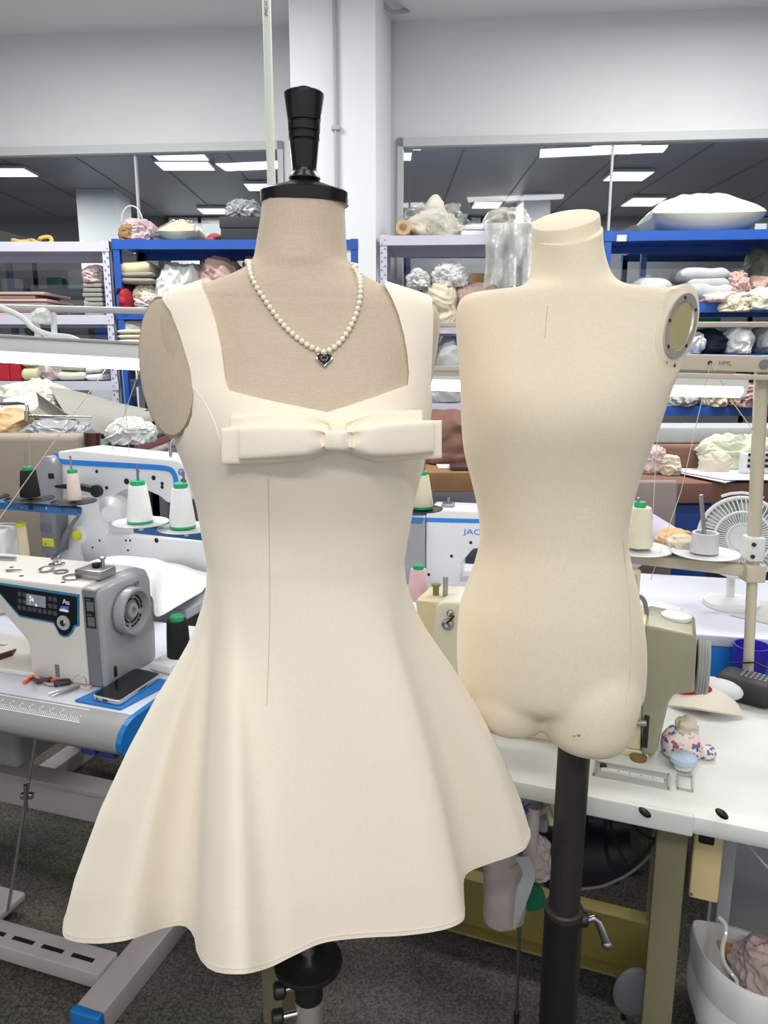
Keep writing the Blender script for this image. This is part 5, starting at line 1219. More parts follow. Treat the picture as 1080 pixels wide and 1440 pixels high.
MB().box((-.45, .0, 0.0), (FO.front(912, 1062).x, .16, .012), FO.m, .002).build('bed', CREAMMACH, r)
s0, s1 = FO.front(902.5, 1051, -.004), FO.front(914, 1006, -.004)
MB().box((s0.x, -.0052, s0.z), (s1.x, .01, s1.z), FO.m, .002).build('slot', BLACK, r)
p = FO.front(908, 1019, -.01); MB().tube([FO.m @ V((p.x - .05, -.012, p.z - .001)), FO.m @ V((p.x - .02, -.012, p.z)), FO.m @ V((p.x + .001, -.010, p.z + .003))], [.004, .005, .006], 10).build('reverse_lever', STEEL, r)
p = FO.front(898, 1064, -.01); MB().lathe([(0, .014), (.006, .014), (.008, .010), (.008, 0)], FO.m @ V((p.x, -.006, .0)), n=20).build('hinge_foot', mat('bronze_foot', (120, 100, 60), .5), r)
n_ = FO.m.to_3x3() @ V((1, 0, 0))
w0, w1 = FO.front(979, 936, .05), FO.front(997, 936, .05); wr_ = abs(FO.front(986, 899, .03).z - FO.front(986, 974, .03).z) / 2
mb = MB(); L_ = w1.x - w0.x
mb.lathe([(0, wr_ * .94), (.003, wr_)] + [(k * L_ / 9, wr_ * (1 if k % 2 else .97)) for k in range(1, 9)] + [(L_, wr_ * .94), (L_, 0)], FO.m @ V((w0.x, .05, w0.z)), n_, 40)
mb.build('hand_wheel', mat('ribbed_wheel_grey', (150, 150, 148), .45), r, angle=25)
p = FO.top(948, 877, HO); MB().lathe([(0, .026), (.006, .026), (.010, .02), (.010, 0)], FO.m @ V((FO.front(950, 886, .06).x, .07, HO - .006)), n=28).build('top_cap', CLEARPL, r)
MB().tube(path([FO.m @ FO.front(x, y, .06) for x, y in ((908, 878), (909, 862), (907, 848), (902, 840), (896, 838))], 20), .004).build('cable_stub', MDKGREY, r)
# its head, seen left of the bare form
hx = FO.front(628, 880, 0).x
MB().prism([(FO.front(x, y, -.01).x, max(.014, FO.front(x, y, -.01).z)) for x, y in ((600, 985), (606, 905), (612, 852), (622, 846), (660, 848), (660, 985))], -.01, .1, FO.m).build('head', mat('ivory_head', (218, 216, 200), .4), r, mods=(M_bevel(.008, 3),), angle=35)
for px, py, rr in ((630, 878, .011), (633, 862, .006)):
    p = FO.front(px, py, -.012); MB().lathe([(0, rr), (.006, rr), (.008, rr * .5), (.016, rr * .45), (.018, 0)], FO.m @ V((p.x, -.010, p.z)), FO.m.to_3x3() @ V((0, -1, 0)), 20).build('tension_knob', STEEL, r)
p = FO.front(634, 868, -.012); MB().tube([FO.m @ V((p.x + .006, -.014, p.z + .004)), FO.m @ V((p.x + .0, -.02, p.z - .004)), FO.m @ V((p.x - .008, -.014, p.z - .012))], .0022, 8).build('take_up_lever', BLACK, r)
p = FO.front(633, 854, .02); MB().lathe([(0, .009), (.001, .009), (.001, 0)], FO.m @ V((p.x, .03, p.z + .003)), n=16).build('oil_hole', BLACK, r)
hz_ = FO.front(620, 848, .03).z
b = FO.front(610, 848, .04); MB().lathe([(0, .008), (.004, .008), (.006, .006), (.028, .006), (.03, .009), (.034, .009), (.034, 0)], FO.m @ V((b.x + .004, .04, hz_)), n=18).build('bobbin', mat('olive_bobbin', (128, 124, 88), .6), r)
b = FO.front(626, 848, .04); MB().cyl(FO.m @ V((b.x, .04, hz_)), FO.m @ V((b.x, .04, hz_ + .05)), .005).build('spool_pin', MGREY, r)
# framed plate behind the bare form
P0, P1 = W(881, 842, 1.52), W(902, 802, 1.52)
r = thing('framed_dial_plate', 'small cream framed plate close behind the hip of the bare form', 'plate', ((P0.x + P1.x) / 2, 1.53, P0.z))
MB().box((P0.x - .02, 1.52, P0.z - .02), (P1.x, 1.54, P1.z), bev=.003).build('frame', CREAMMACH, r); MB().box((P0.x - .012, 1.518, P0.z - .006), (P1.x - .008, 1.522, P1.z - .01)).build('face', CLGREY, r, smooth=False)
MB().cyl((P0.x - .0, 1.535, TZ), (P0.x - .0, 1.535, P0.z - .018), .005).build('stem', CREAMMACH, r)
# pincushion, cap, black speaker-like pack
p = F4.top(958, 1062, TZ)
r = thing('patterned_pouch', 'small flowered cloth pouch tied at the top beside the olive machine', 'pouch', F4.m @ V((p.x, p.y, TZ)))
def floral():
    m = bpy.data.materials.new('flowered_cloth'); m.use_nodes = True; nt = m.node_tree; b = nt.nodes['Principled BSDF']
    tc = nt.nodes.new('ShaderNodeTexCoord'); v = nt.nodes.new('ShaderNodeTexVoronoi'); v.inputs['Scale'].default_value = 170; nt.links.new(tc.outputs['Object'], v.inputs['Vector'])
    rp = nt.nodes.new('ShaderNodeValToRGB'); rp.color_ramp.interpolation = 'CONSTANT'; E_ = rp.color_ramp.elements
    E_[0].color = c(226, 214, 206); E_[1].position = .5; E_[1].color = c(214, 190, 190)
    for pos, cl in ((.62, (70, 110, 180)), (.72, (230, 220, 214)), (.84, (90, 90, 150)), (.92, (190, 80, 96))): e = E_.new(pos); e.color = c(*cl)
    sp = nt.nodes.new('ShaderNodeSeparateColor'); nt.links.new(v.outputs['Color'], sp.inputs[0]); nt.links.new(sp.outputs[0], rp.inputs[0]); nt.links.new(rp.outputs[0], b.inputs['Base Color']); b.inputs['Roughness'].default_value = .85
    return m
FL_ = floral(); q = r.location
crumple('bag_body', None, None, q.x - .034, q.x + .034, q.y - .025, q.y + .03, TZ + .0005, TZ + .052, FL_, 311, fold=6, amp=.08, parent=r, sub=3)
crumple('gathered_top', None, None, q.x - .014, q.x + .026, q.y - .014, q.y + .014, TZ + .046, TZ + .076, CLCREAM, 315, fold=16, amp=.34, square=0, parent=r, sub=3)
crumple('loose_corner', None, None, q.x + .026, q.x + .056, q.y - .02, q.y + .005, TZ + .0005, TZ + .022, FL_, 313, fold=6, amp=.1, parent=r, sub=3)
A = F4.top(940, 1003, TZ); B = F4.top(1042, 1004, TZ); q = F4.m @ V(((A.x + B.x) / 2, A.y, TZ))
r = thing('sun_visor_cap', 'white cap with a crimson inner lining lying behind the pouch', 'cap', q, Y4)
rows = []; hwd = (B.x - A.x) / 2
for i in range(13):
    v = i / 12; rows.append([V((A.x + hwd + hwd * (-1 + 2 * j / 24) * (1 - .12 * v), A.y + .03 * (1 - math.sin(math.pi * j / 24)) * (1 - v) + .06 * v - .02 * (1 - math.sin(math.pi * j / 24)) * v, TZ + .002 + .014 * math.sin(math.pi * j / 24) + .022 * v)) for j in range(25)])
MB().grid([[F4.m @ p for p in w] for w in rows]).build('brim', CLOFF, r, mods=(M_solid(.005),))
MB().ball((0, 0, 0), 1, 24, F4.m @ Matrix.Translation((A.x + hwd * .55, A.y + .055, TZ + .034)) @ Matrix.Diagonal((.045, .022, .018, 1))).build('lining', CLRED, r)
MB().ball((0, 0, 0), 1, 20, F4.m @ Matrix.Translation((A.x + hwd * 1.35, A.y + .09, TZ + .026)) @ Matrix.Diagonal((.05, .03, .022, 1))).build('crown', CLW, r)
a = F4.top(1008, 985, TZ); 
r = thing('black_pack', 'black rounded pack with raised grey marks beside the thread stand pole', 'pack', F4.m @ V((a.x + .06, a.y + .05, TZ)), Y4)
M = F4.m @ Matrix.Translation((a.x + .05, a.y + .02, TZ + .001)) @ Matrix.Rotation(R(-20), 4, 'Z')
MB().box((-.055, -.03, 0), (.06, .055, .05), M, .02).build('body', mat('black_fabric_pack', (30, 32, 36), .6), r)
mb = MB()
for k in range(6):
    for j in range(3): mb.box((-.012 + k * .009, -.0 + j * .013, .0495), (-.006 + k * .009, .010 + j * .013, .0515), M, .0008)
mb.build('raised_marks', MDKGREY, r)
MB().tube([M @ V(p) for p in ((.05, .0, .03), (.075, -.02, .04), (.1, -.02, .02), (.13, .0, .004))], .003).build('cord', BLACK, r)
MB().tube([M @ V(p) for p in ((-.05, .05, .05), (0, .06, .062), (.05, .05, .055))], .002).build('strap', BLACK, r)
# right thread stand
pb = Wz(1051, 964, TZ); YS = pb.y
r = thing('thread_stand', 'beige tube thread stand with two plates at the right edge', 'thread stand', pb)
tx = W(1071, 640, YS)
tilt = V((W(1072, 500, YS).x - pb.x, 0, W(1072, 500, YS).z - pb.z))
zj = W(1058, 800, YS); f_ = lambda z: V((pb.x + tilt.x * (z - pb.z) / tilt.z, YS, z))
MB().cyl(f_(TZ), f_(zj.z), .0105).build('lower_pole', BEIGESTEEL, r); MB().cyl(f_(zj.z), f_(W(1072, 500, YS).z), .013).build('upper_pole', BEIGESTEEL, r)
MB().lathe([(0, .03), (.006, .03), (.01, .014), (.02, .013)], pb, n=28).build('base', BEIGESTEEL, r)
cz = f_(zj.z - .0); MB().box((cz.x - .02, YS - .02, cz.z - .025), (cz.x + .02, YS + .02, cz.z + .012), bev=.004).build('joint', BEIGESTEEL, r)
cz2 = f_(W(1056, 770, YS).z); MB().box((cz2.x - .019, YS - .022, cz2.z - .025), (cz2.x + .014, YS + .016, cz2.z + .025), bev=.004).build('clamp', CLEARPL, r)
for dz in (-.013, .012): MB().cyl((cz2.x - .012, YS - .026, cz2.z + dz), (cz2.x - .012, YS - .02, cz2.z + dz), .004).build('clamp_screw', BLACK, r)
a, b = W(880, 783, YS + .12), V((cz.x, YS, cz.z - .004))
MB().box((0, -.012, -.012), ((b - a).length, .012, .012), Matrix.Translation(a) @ (b - a).to_track_quat('X', 'Z').to_matrix().to_4x4(), .003).build('arm', BEIGESTEEL, r)
Ya, Yb = YS + .10, YS + .05
p = plate(r, 896, 771, 96, Ya, CLEARPL); MB().cyl(p, W(898, 700, Ya), .003).build('pin', STEEL, r); MB().cyl(p - V((0, 0, .02)), p, .006).build('plate_stem', CLEARPL, r)
p = plate(r, 992, 777, 92, Yb, CLEARPL); MB().cyl(p, W(986, 696, Yb), .0045).build('pin', STEEL, r); MB().cyl(p - V((0, 0, .02)), p, .006).build('plate_stem', CLEARPL, r)
b = W(971, 783, Yb - .03); 
cone('cream thread cone with green cap on the beige thread stand', 896, 770, 713, 42, 32, Ya, THREADC, GREENCAP, ring=False, capw=.5)
bb = W(990, 776, Yb); s = (W(1000, 776, Yb) - bb).length / 10
tag(MB().lathe([(0, 19 * s), (.03, 18 * s), (.042, 17.5 * s), (.043, 16.5 * s), (.042, 14 * s), (.02, 12 * s), (.002, 12 * s)], bb, n=32).build('empty_spool', mat('grey_spool', (196, 196, 202), .6)), 'short empty grey spool on the right plate of the beige stand', 'spool')
crumple('fabric_scrap', 'crinkled beige scrap lying behind the empty spool', 'scrap', W(940, 760, Yb + .06).x, W(985, 760, Yb + .06).x, Yb + .03, Yb + .10, W(960, 777, Yb + .06).z, W(960, 752, Yb + .06).z, CLCREAM, 321, fold=4)
# beams that carry lamp and threads
r = thing('thread_guide_beam', 'beige beam with oval hole marks above the right tube lamp', 'beam', f_(1.4))
a, b = W(896, 508, YS + .03), W(1110, 513, YS - .02)
M = Matrix.Translation(a) @ (b - a).to_track_quat('X', 'Z').to_matrix().to_4x4(); L_ = (b - a).length
MB().box((-.14, -.012, -.016), (L_, .004, .016), M, .003).build('channel', BEIGESTEEL, r); MB().box((-.14, -.03, -.03), (L_, .01, -.020), M, .002).build('lip', BEIGESTEEL, r)
MB().box((-.1, -.012, -.021), (L_ - .1, .0, -.015), M).build('shadow_gap_strip', MDKGREY, r, smooth=False)
xx = L_ * (998 - 896) / 214; MB().cyl(M @ V((xx, -.013, .0)), M @ V((xx, -.01, .0)), .0042).build('eyelet', BLACK, r)
text('beam_marking', 'HML', .012, GREYMARK, M @ Matrix.Translation((xx + .016, -.0125, -.004)) @ Matrix.Rotation(R(90), 4, 'X'), r, .0001)
MB().lathe([(0, .009), (.004, .009), (.004, 0)], M @ V((L_ * (1073 - 896) / 214, -.012, 0)), M.to_3x3() @ V((0, -1, 0)), 20).build('beam_bolt', MDKGREY, r)
tag(MB().box((W(560, 455, 2.05).x, 2.03, W(800, 460, 2.05).z), (W(1120, 455, 2.05).x, 2.06, W(800, 453, 2.05).z), bev=.003).build('hanging_rail', BEIGESTEEL), 'thin beige rail crossing behind the shoulder of the bare form', 'rail')
tag(MB().box((W(548, 517, 1.625).x, 1.618, W(620, 521, 1.625).z), (W(760, 517, 1.625).x, 1.632, W(620, 515, 1.625).z), bev=.001).build('hanging_rail', BEIGESTEEL), 'short thin rail just above the tube between the mannequins', 'rail')
zz = M @ V((xx, -.015, -.0))
strand('thread strand from the beam eyelet down to behind the cream cone', [zz, W(958, 690, YS), W(915, 815, YS + .1)], .0008)
strand('thread strand slanting right from the beam eyelet', [zz, W(1030, 565, YS), W(1062, 610, YS)], .0008)
strand('thread strand just right of the bare form side', [W(928, 560, YS + .05), W(922, 650, YS + .06), W(918, 730, YS + .08)], .0008)
# fan
fc = W(1042, 756, 1.98); fr_ = (W(1098, 756, 1.98) - fc).length
r = thing('desk_fan', 'white desk fan behind the beige stand pole', 'fan', (fc.x, fc.y, TZ + .001))
nf = V((-.25, -1, .12)).normalized(); qf = nf.to_track_quat('Z', 'Y'); D_ = lambda a_, ra, h: fc + qf @ V((ra * math.cos(a_), ra * math.sin(a_), h))
mb = MB()
for k in range(56):
    a_ = 2 * math.pi * k / 56
    mb.tube([D_(a_, fr_ * .34, .018), D_(a_ + .03, fr_ * .6, .022), D_(a_ + .06, fr_ * .85, .015), D_(a_ + .07, fr_ * .99, .0)], .0016, 5)
mb.build('grille', CLW, r)
mb = MB()
for ra, h, t in ((1.0, 0, .006), (.66, .021, .0035), (.36, .018, .004)): mb.tube([D_(2 * math.pi * k / 48, fr_ * ra, h) for k in range(48)], t, 8, closed=True)
mb.build('grille_rings', CLW, r)
MB().lathe([(-.05, fr_ * .9), (-.03, fr_ * 1.0), (0.0, fr_ * 1.02), (-.02, fr_ * .97), (-.045, fr_ * .86)], fc, nf, 48).build('housing', CLW, r)
MB().lathe([(.014, 0.001), (.02, fr_ * .3), (.016, fr_ * .34), (.01, fr_ * .34)], fc, nf, 32).build('centre_cap', CLW, r)
MB().lathe([(-.09, .02), (-.08, .035), (-.04, .04), (-.04, 0)], fc, nf, 24).build('motor', CLW, r)
for k in range(5):
    a_ = 2 * math.pi * k / 5; mb = MB(); rows = []
    for i in range(7):
        ra = fr_ * (.2 + .68 * i / 6); rows.append([D_(a_ + (-.5 + j / 4) * .75, ra, -.03 + .014 * (j / 4)) for j in range(5)])
    mb.grid(rows); mb.build('blade', CLEARPL, r, mods=(M_solid(.0015),))
MB().tube([D_(math.pi * .5 + q, fr_ * 1.12, -.02) for q in (-.45, -.25, 0, .25, .45)], .004).build('handle', CLW, r)
MB().tube([fc + V((0, .05, -.02)), fc + V((.01, .06, -fr_ * .8)), V((fc.x + .01, fc.y + .05, TZ + .02))], .012).build('neck', CLW, r)
MB().lathe([(0, .075), (.012, .073), (.02, .05), (.022, 0)], (fc.x + .01, fc.y + .04, TZ + .001), n=32).build('base', CLW, r)
tag(tpoly([(1027, 866), (1090, 880), (1110, 850), (1060, 845)], TZ + .001, TZ + .004, 'grey_card', mat('grey_card', (186, 186, 186), .7)), 'grey card on the white top behind the stand pole', 'card')
tag(tpoly([(893, 872), (935, 868), (960, 858), (930, 848), (893, 850)], TZ + .001, TZ + .007, 'flat_white_tray', CLW, bev=.002), 'flat white tray lying behind the olive machine', 'tray')
p = W(1085, 945, 1.62); tag(MB().lathe([(0, .03), (.12, .042), (.12, .038), (.01, .027), (.01, 0)], (p.x, 1.72, .62), n=28).build('plastic_cup', mat('violet_blue_plastic', (48, 40, 170), .4)), 'violet blue cup at the right edge below the white top', 'cup')
# ---- beneath the right table
a, b = F4.front(968, 1262, .09), F4.front(1021, 1158, .09)
r = thing('switch_box', 'cream switch box hanging under the right table', 'switch box', F4.m @ V(((a.x + b.x) / 2, .1, a.z)), Y4)
MB().box((a.x, .09, a.z), (b.x, .15, TZ - .036), F4.m, .004).build('case', SWITCHBOX, r)
p = F4.front(994, 1176, .088); MB().box((p.x - .012, .084, p.z - .014), (p.x + .012, .092, p.z + .014), F4.m, .003).build('rocker_switch', BLACK, r)
p = F4.front(972, 1258, .088); MB().lathe([(0, .003), (.001, .003), (.001, 0)], F4.m @ V((p.x, .0895, p.z)), F4.m.to_3x3() @ V((0, -1, 0)), 10).build('screw', MDKGREY, r)
# motor plate with blue letters
a, b = F4.front(690, 1150, .12), F4.front(772, 1118, .12)
r = thing('motor_box', 'white motor box with blue letters under the right table', 'motor box', F4.m @ V(((a.x + b.x) / 2, .2, a.z)), Y4)
MB().box((a.x - .03, .12, a.z - .01), (b.x, .3, TZ - .036), F4.m, .006).build('case', MGREY, r)
zz = F4.front(740, 1146, .119); text('lettering', 'JACK', .034, mat('letter_blue', (26, 78, 200), .4), F4.m @ Matrix.Translation((F4.front(690, 1142, .119).x, .1195, zz.z + .002)) @ Matrix.Rotation(R(90), 4, 'X'), r, .0004)
MB().tube([F4.m @ F4.front(x, y, .10) for x, y in ((728, 1155), (765, 1140), (775, 1128), (782, 1150))], .006).build('bracket', BEIGESTEEL, r)
MB().tube([F4.m @ F4.front(x, y, .11) for x, y in ((770, 1126), (778, 1158))], .009).build('bracket_arm', CREAMMACH, r)
q0_ = F4.m @ F4.front(760, 1205, .28); q1_ = F4.m @ F4.front(880, 1195, .28)
mb = MB().lathe([(0, .05), (.01, .062), (.15, .062), (.155, .05), (.2, .048), (.2, 0)], q0_, q1_ - q0_, 28); mb.box(q0_ + V((.05, -.02, .0)), V((q0_.x + .09, q0_.y + .02, TZ - .036)))
tag(mb.build('machine_motor', mat('motor_shade_black', (26, 30, 34), .5)), 'round motor unit under the right table, blackened for the shade there', 'motor')  # its black stands in for the deep shade under the table
for k, (pp, lab) in enumerate((([(855, 1140), (865, 1180), (885, 1215), (915, 1190), (925, 1170)], 'loose dark cable loop under the right table, leftmost'),
        ([(880, 1143), (900, 1170), (925, 1180), (935, 1165)], 'shorter dark cable loop under the right table beside the leg'),
        ([(818, 1250), (850, 1245), (890, 1225), (925, 1190), (935, 1160)], 'long grey cable sagging behind the pole of the bare form'))):
    tag(MB().tube(path([F4.m @ F4.front(x, y, .17 + .005 * k) for x, y in pp], 24), .0028).build('cable', MDKGREY if k == 2 else BLACK), lab, 'cable')
tag(MB().tube(path([F4.m @ F4.front(x, y, .04) for x, y in ((1032, 1164), (1050, 1185), (1075, 1215), (1100, 1240))], 20), .002).build('cable', GREYEDGE), 'thin grey wire hanging from the table edge at the right', 'cable')
# tied cloth bundle hanging under the table
fh = lambda x, y, d=.06: F4.m @ F4.front(x, y, d)
a, b = fh(676, 1290), fh(752, 1205)
r = thing('tied_cloth_bundle', 'greyish pink tied cloth bag hanging beside the skirt hem at right', 'bag', fh(712, 1285))
crumple('bag_body', None, None, a.x, b.x - .004, a.y - .04, a.y + .04, a.z, b.z + .01, BUNDLEP, 331, fold=4, amp=.10, parent=r)
crumple('gathers', None, None, fh(735, 1230).x, fh(786, 1230).x, a.y - .04, a.y + .01, fh(740, 1238).z, fh(740, 1178).z, BUNDLEP, 332, fold=10, amp=.22, parent=r)
MB().tube([fh(752, 1215), fh(745, 1195), fh(748, 1170), fh(752, 1135)], [.02, .014, .012, .01], 10).build('neck', BUNDLEP, r)
rows = []
A_, B_ = [fh(724, 1206, .01), fh(735, 1228, .005), fh(726, 1255, .0), fh(721, 1305, .01)], [fh(744, 1204, .01), fh(752, 1228, .005), fh(746, 1255, .0), fh(724, 1308, .01)]
A_, B_ = path(A_, 16), path(B_, 16)
MB().grid([[A_[j].lerp(B_[j], i / 5) for i in range(6)] for j in range(16)]).build('tie_end', CLGREY, r, mods=(M_solid(.002),))
p = fh(746, 1262, .075); tag(MB().lathe([(-.006, .026), (0, .027), (.004, .024), (.004, 0)], p, V((-.2, -1, .1)), 28).build('green_reel', GREENPL), 'dark green reel half hidden behind the hanging cloth bag', 'reel')
p0, p1 = F4.m @ F4.front(729, 1300, .12), F4.m @ F4.front(726, 1436, .12)
r = thing('treadle_rod', 'thin grey treadle rod below the hanging cloth bag', 'rod', p1); MB().cyl(F4.m @ F4.front(735, 1160, .12), p1, .0035).build('rod', STEEL, r); MB().cyl(p1 - V((0, 0, .02)), p1 + V((0, 0, .02)), .006).build('rod_end', BLACK, r)
tag(MB().box((-.08, -.05, 0), (.08, .06, .02), Matrix.Translation((p1.x, p1.y, .02)), .006).build('treadle', MDKGREY), 'dark treadle plate under the right treadle rod', 'pedal')
# grey knee pad low by the leg
p = F4.m @ F4.front(892, 1395, .3)
r = thing('knee_pad', 'dim grey rounded knee pad low behind the beige leg', 'knee pad', (p.x, p.y, 0))
MB().ball(p, 1, 24, None, (.045, .014, .06)).build('pad', MDKGREY, r); MB().tube([p + V((0, .01, 0)), p + V((.0, .05, .0)), (p.x, p.y + .05, 0)], .006).build('arm', BLACK, r)
# carton with white sack, grey cabinet at right
q = Wz(1010, 1440, .0)
qx, qy = W(1004, 1420, 1.10).x, 1.12
tz_ = W(1030, 1398, 1.12).z - .05
r = thing('carton', 'brown carton holding the white sack at the bottom right', 'carton', (qx + .17, qy + .14, 0), Y4)
M = Matrix.Translation((qx, qy, 0)) @ Matrix.Rotation(Y4, 4, 'Z')
for bx in (((0, 0, 0), (.36, .006, tz_)), ((0, .20, 0), (.36, .206, tz_)), ((0, .006, 0), (.006, .20, tz_)), ((.354, .006, 0), (.36, .20, tz_))): MB().box(*bx, M).build('side', CARD, r, smooth=False)
MB().box((.006, .006, 0), (.354, .20, .006), M).build('bottom', CARD, r, smooth=False)
r = thing('white_sack', 'white cloth sack folded over the carton at the bottom right', 'sack', M @ V((.18, .14, tz_)), Y4)
RIM = [W(976, 1295, 1.24), W(984, 1328, 1.17), W(1000, 1352, 1.12), (W(1026, 1376, 1.085)), W(1056, 1393, 1.06), W(1092, 1402, 1.055), W(1135, 1396, 1.10), W(1150, 1360, 1.22), W(1110, 1330, 1.30), W(1062, 1312, 1.325), W(1030, 1302, 1.33), W(998, 1295, 1.30)]
n_ = len(RIM); N_ = 96; cr = sum(RIM, V()) / n_
ring0 = [catmull(RIM, n_ * k / N_, True) for k in range(N_)]
prof_ = [(1.0, -.075), (1.035, -.05), (1.05, -.025), (1.03, -.004), (1.0, .0), (.965, -.008), (.90, -.04), (.80, -.075), (.6, -.10), (.3, -.115)]
rows = []
for f_s, dz in prof_:
    rows.append([V((cr.x + (p.x - cr.x) * f_s, cr.y + (p.y - cr.y) * f_s, (p.z + dz) if f_s > .85 else (tz_ + dz * .6 + (p.z - tz_) * max(0, f_s - .3)) + .006 * noise.noise(p * 30))) for p in ring0])
mb = MB(); mb.loft(rows, cap=False); mb.build('folded_cloth', CLW, r, mods=(M_sub(1),))
band = [V((cr.x + (p.x - cr.x) * 1.04, cr.y + (p.y - cr.y) * 1.04, min(p.z, tz_ + .05) - .05)) for p in ring0]
mb = MB(); mb.loft([[p + V((0, 0, -.035)) + (p - cr) * -.03 for p in band], [p + V((0, 0, -.015)) for p in band], [p + V((0, 0, .012)) for p in band], [p + V((0, 0, .045)) + (p - cr) * -.06 for p in band]], cap=False); mb.build('hanging_hem', CLW, r)
cc = M @ V((.2, .14, 0)); crumple('contents', None, None, cr.x + .0, cr.x + .14, cr.y - .05, cr.y + .1, tz_ - .06, tz_ + .06, CLPINK2, 341, fold=7, amp=.16, parent=r)
tag(MB().tube(path([cr + V((-.03 + .008 * math.sin(k * 1.3), .06 - .012 * k, .03 - .012 * k + .008 * math.sin(k))) for k in range(8)], 30), .004).build('glass_bead_string', mat('glass_beads', (225, 228, 228), .1, coat=.6)), 'string of clear beads in the white sack', 'beads', )
gx = F4.front(1016, 1200, .36).x
r = thing('cabinet', 'pale grey open cabinet under the right end of the table', 'cabinet', F4.m @ V((gx + .2, .3, 0)), Y4)
zt_ = TZ - .045
MB().box((gx, .36, 0), (gx + .025, .54, zt_), F4.m, .002).build('side_panel', CLGREY, r); MB().box((gx + .4, .36, 0), (gx + .425, .54, zt_), F4.m, .002).build('side_panel', CLGREY, r)
MB().box((gx + .025, .52, 0), (gx + .4, .54, zt_), F4.m).build('back_panel', CLGREY, r, smooth=False); MB().box((gx + .025, .36, .0), (gx + .4, .52, .03), F4.m).build('floor_panel', CLGREY, r, smooth=False)

# ================================================================ THE DRESSED FORM
YF = 0.88
def torso_rings(rows, Y0, n=72, grow=0.0, bumps=(), skew=0.0, inset_below=None):
    """rows: (py, xl, xr, front depth, back depth) -> rings in the room"""
    rings = []
    for py, xl, xr, df, db in rows:
        A, B = W(xl, py, Y0), W(xr, py, Y0)
        cx, a = (A.x + B.x) / 2, (B.x - A.x) / 2 + grow
        ring = []
        for k in range(n):
            t = 2 * math.pi * k / n; s_, c_ = math.sin(t), math.cos(t)
            e = .92
            x = cx + a * math.copysign(abs(c_) ** e, c_); d = (df if s_ < 0 else db) + grow
            y = Y0 + d * math.copysign(abs(s_) ** e, s_) + skew * a * c_
            z = A.z
            if s_ < 0:
                for bx, by, bw, bh, bd in bumps:
                    P = W(bx, by, Y0); q = ((x - P.x) / bw) ** 2 + ((z - P.z) / bh) ** 2
                    y -= bd * math.exp(-q) * min(1, -s_ * 1.6)
            ring.append(V((x, y, z)))
        rings.append(ring)
    return rings
ROWS1 = smoothrows([(286, 369, 486, .047, .047), (300, 368.5, 485, .0475, .050), (340, 362, 487, .052, .056), (368, 356, 490, .058, .062), (383, 336, 506, .059, .066), (394, 308, 523, .0615, .066), (402, 286, 541, .0635, .064),
    (410, 262, 566, .0655, .060), (417, 242, 588, .067, .056), (424, 232, 603, .068, .052), (432, 226, 612, .070, .052), (446, 221, 618, .0725, .056), (465, 222, 618, .077, .064), (490, 225, 615, .083, .074), (520, 231, 610, .088, .084),
    (555, 240, 604, .096, .09), (590, 249, 599, .100, .094), (625, 258, 595, .099, .094), (660, 271, 588, .093, .090), (700, 283, 578, .086, .084), (740, 291, 570, .080, .08), (790, 300, 562, .078, .078),
    (830, 301, 561, .074, .074), (880, 304, 560, .068, .07), (940, 306, 558, .066, .07), (1000, 310, 555, .064, .068), (1030, 322, 545, .055, .06), (1036, 350, 520, .03, .04)], 120)
BUMP1 = ((385, 600, .06, .075, .022), (520, 600, .06, .075, .022))
r = FORM1 = thing('dress_form', 'linen dress form with black wooden handle wearing the cream dress', 'dress form', W(433, 1300, YF) * 1.0); r.location.z = 0
tor = MB().loft(torso_rings(ROWS1, YF, bumps=BUMP1)).build('torso', LINEN, r, angle=80)
# oval armhole plate at the left shoulder
pc = W(235, 516, YF - .0405); pn = V((-.62, -.77, .12)).normalized()
up = (W(214, 428, YF - .02) - W(262, 606, YF - .05)); up = (up - pn * up.dot(pn)).normalized(); sd_ = up.cross(pn).normalized()
def oval(o, n_, u_, s_, ru, rs, h, m, name, par, edge=.92, k=48):
    rg = []
    for hh, f in ((-.03, .98), (0, 1.0), (h * .6, 1.0), (h, edge)):
        rg.append([o + n_ * hh + u_ * ru * f * math.cos(2 * math.pi * j / k) + s_ * rs * f * math.sin(2 * math.pi * j / k) for j in range(k)])
    return MB().loft(rg).build(name, m, par, angle=50)
oval(pc, pn, up, sd_, .077, .047, .004, LINEN, 'armhole_plate', r)
pts = [pc + pn * .001 + up * .0785 * math.cos(2 * math.pi * j / 48) + sd_ * .0485 * math.sin(2 * math.pi * j / 48) for j in range(48)]
MB().tube(pts, .0010, 6, closed=True).build('plate_seam', mat('seam_shadow_thread', (150, 134, 114), .9), r)
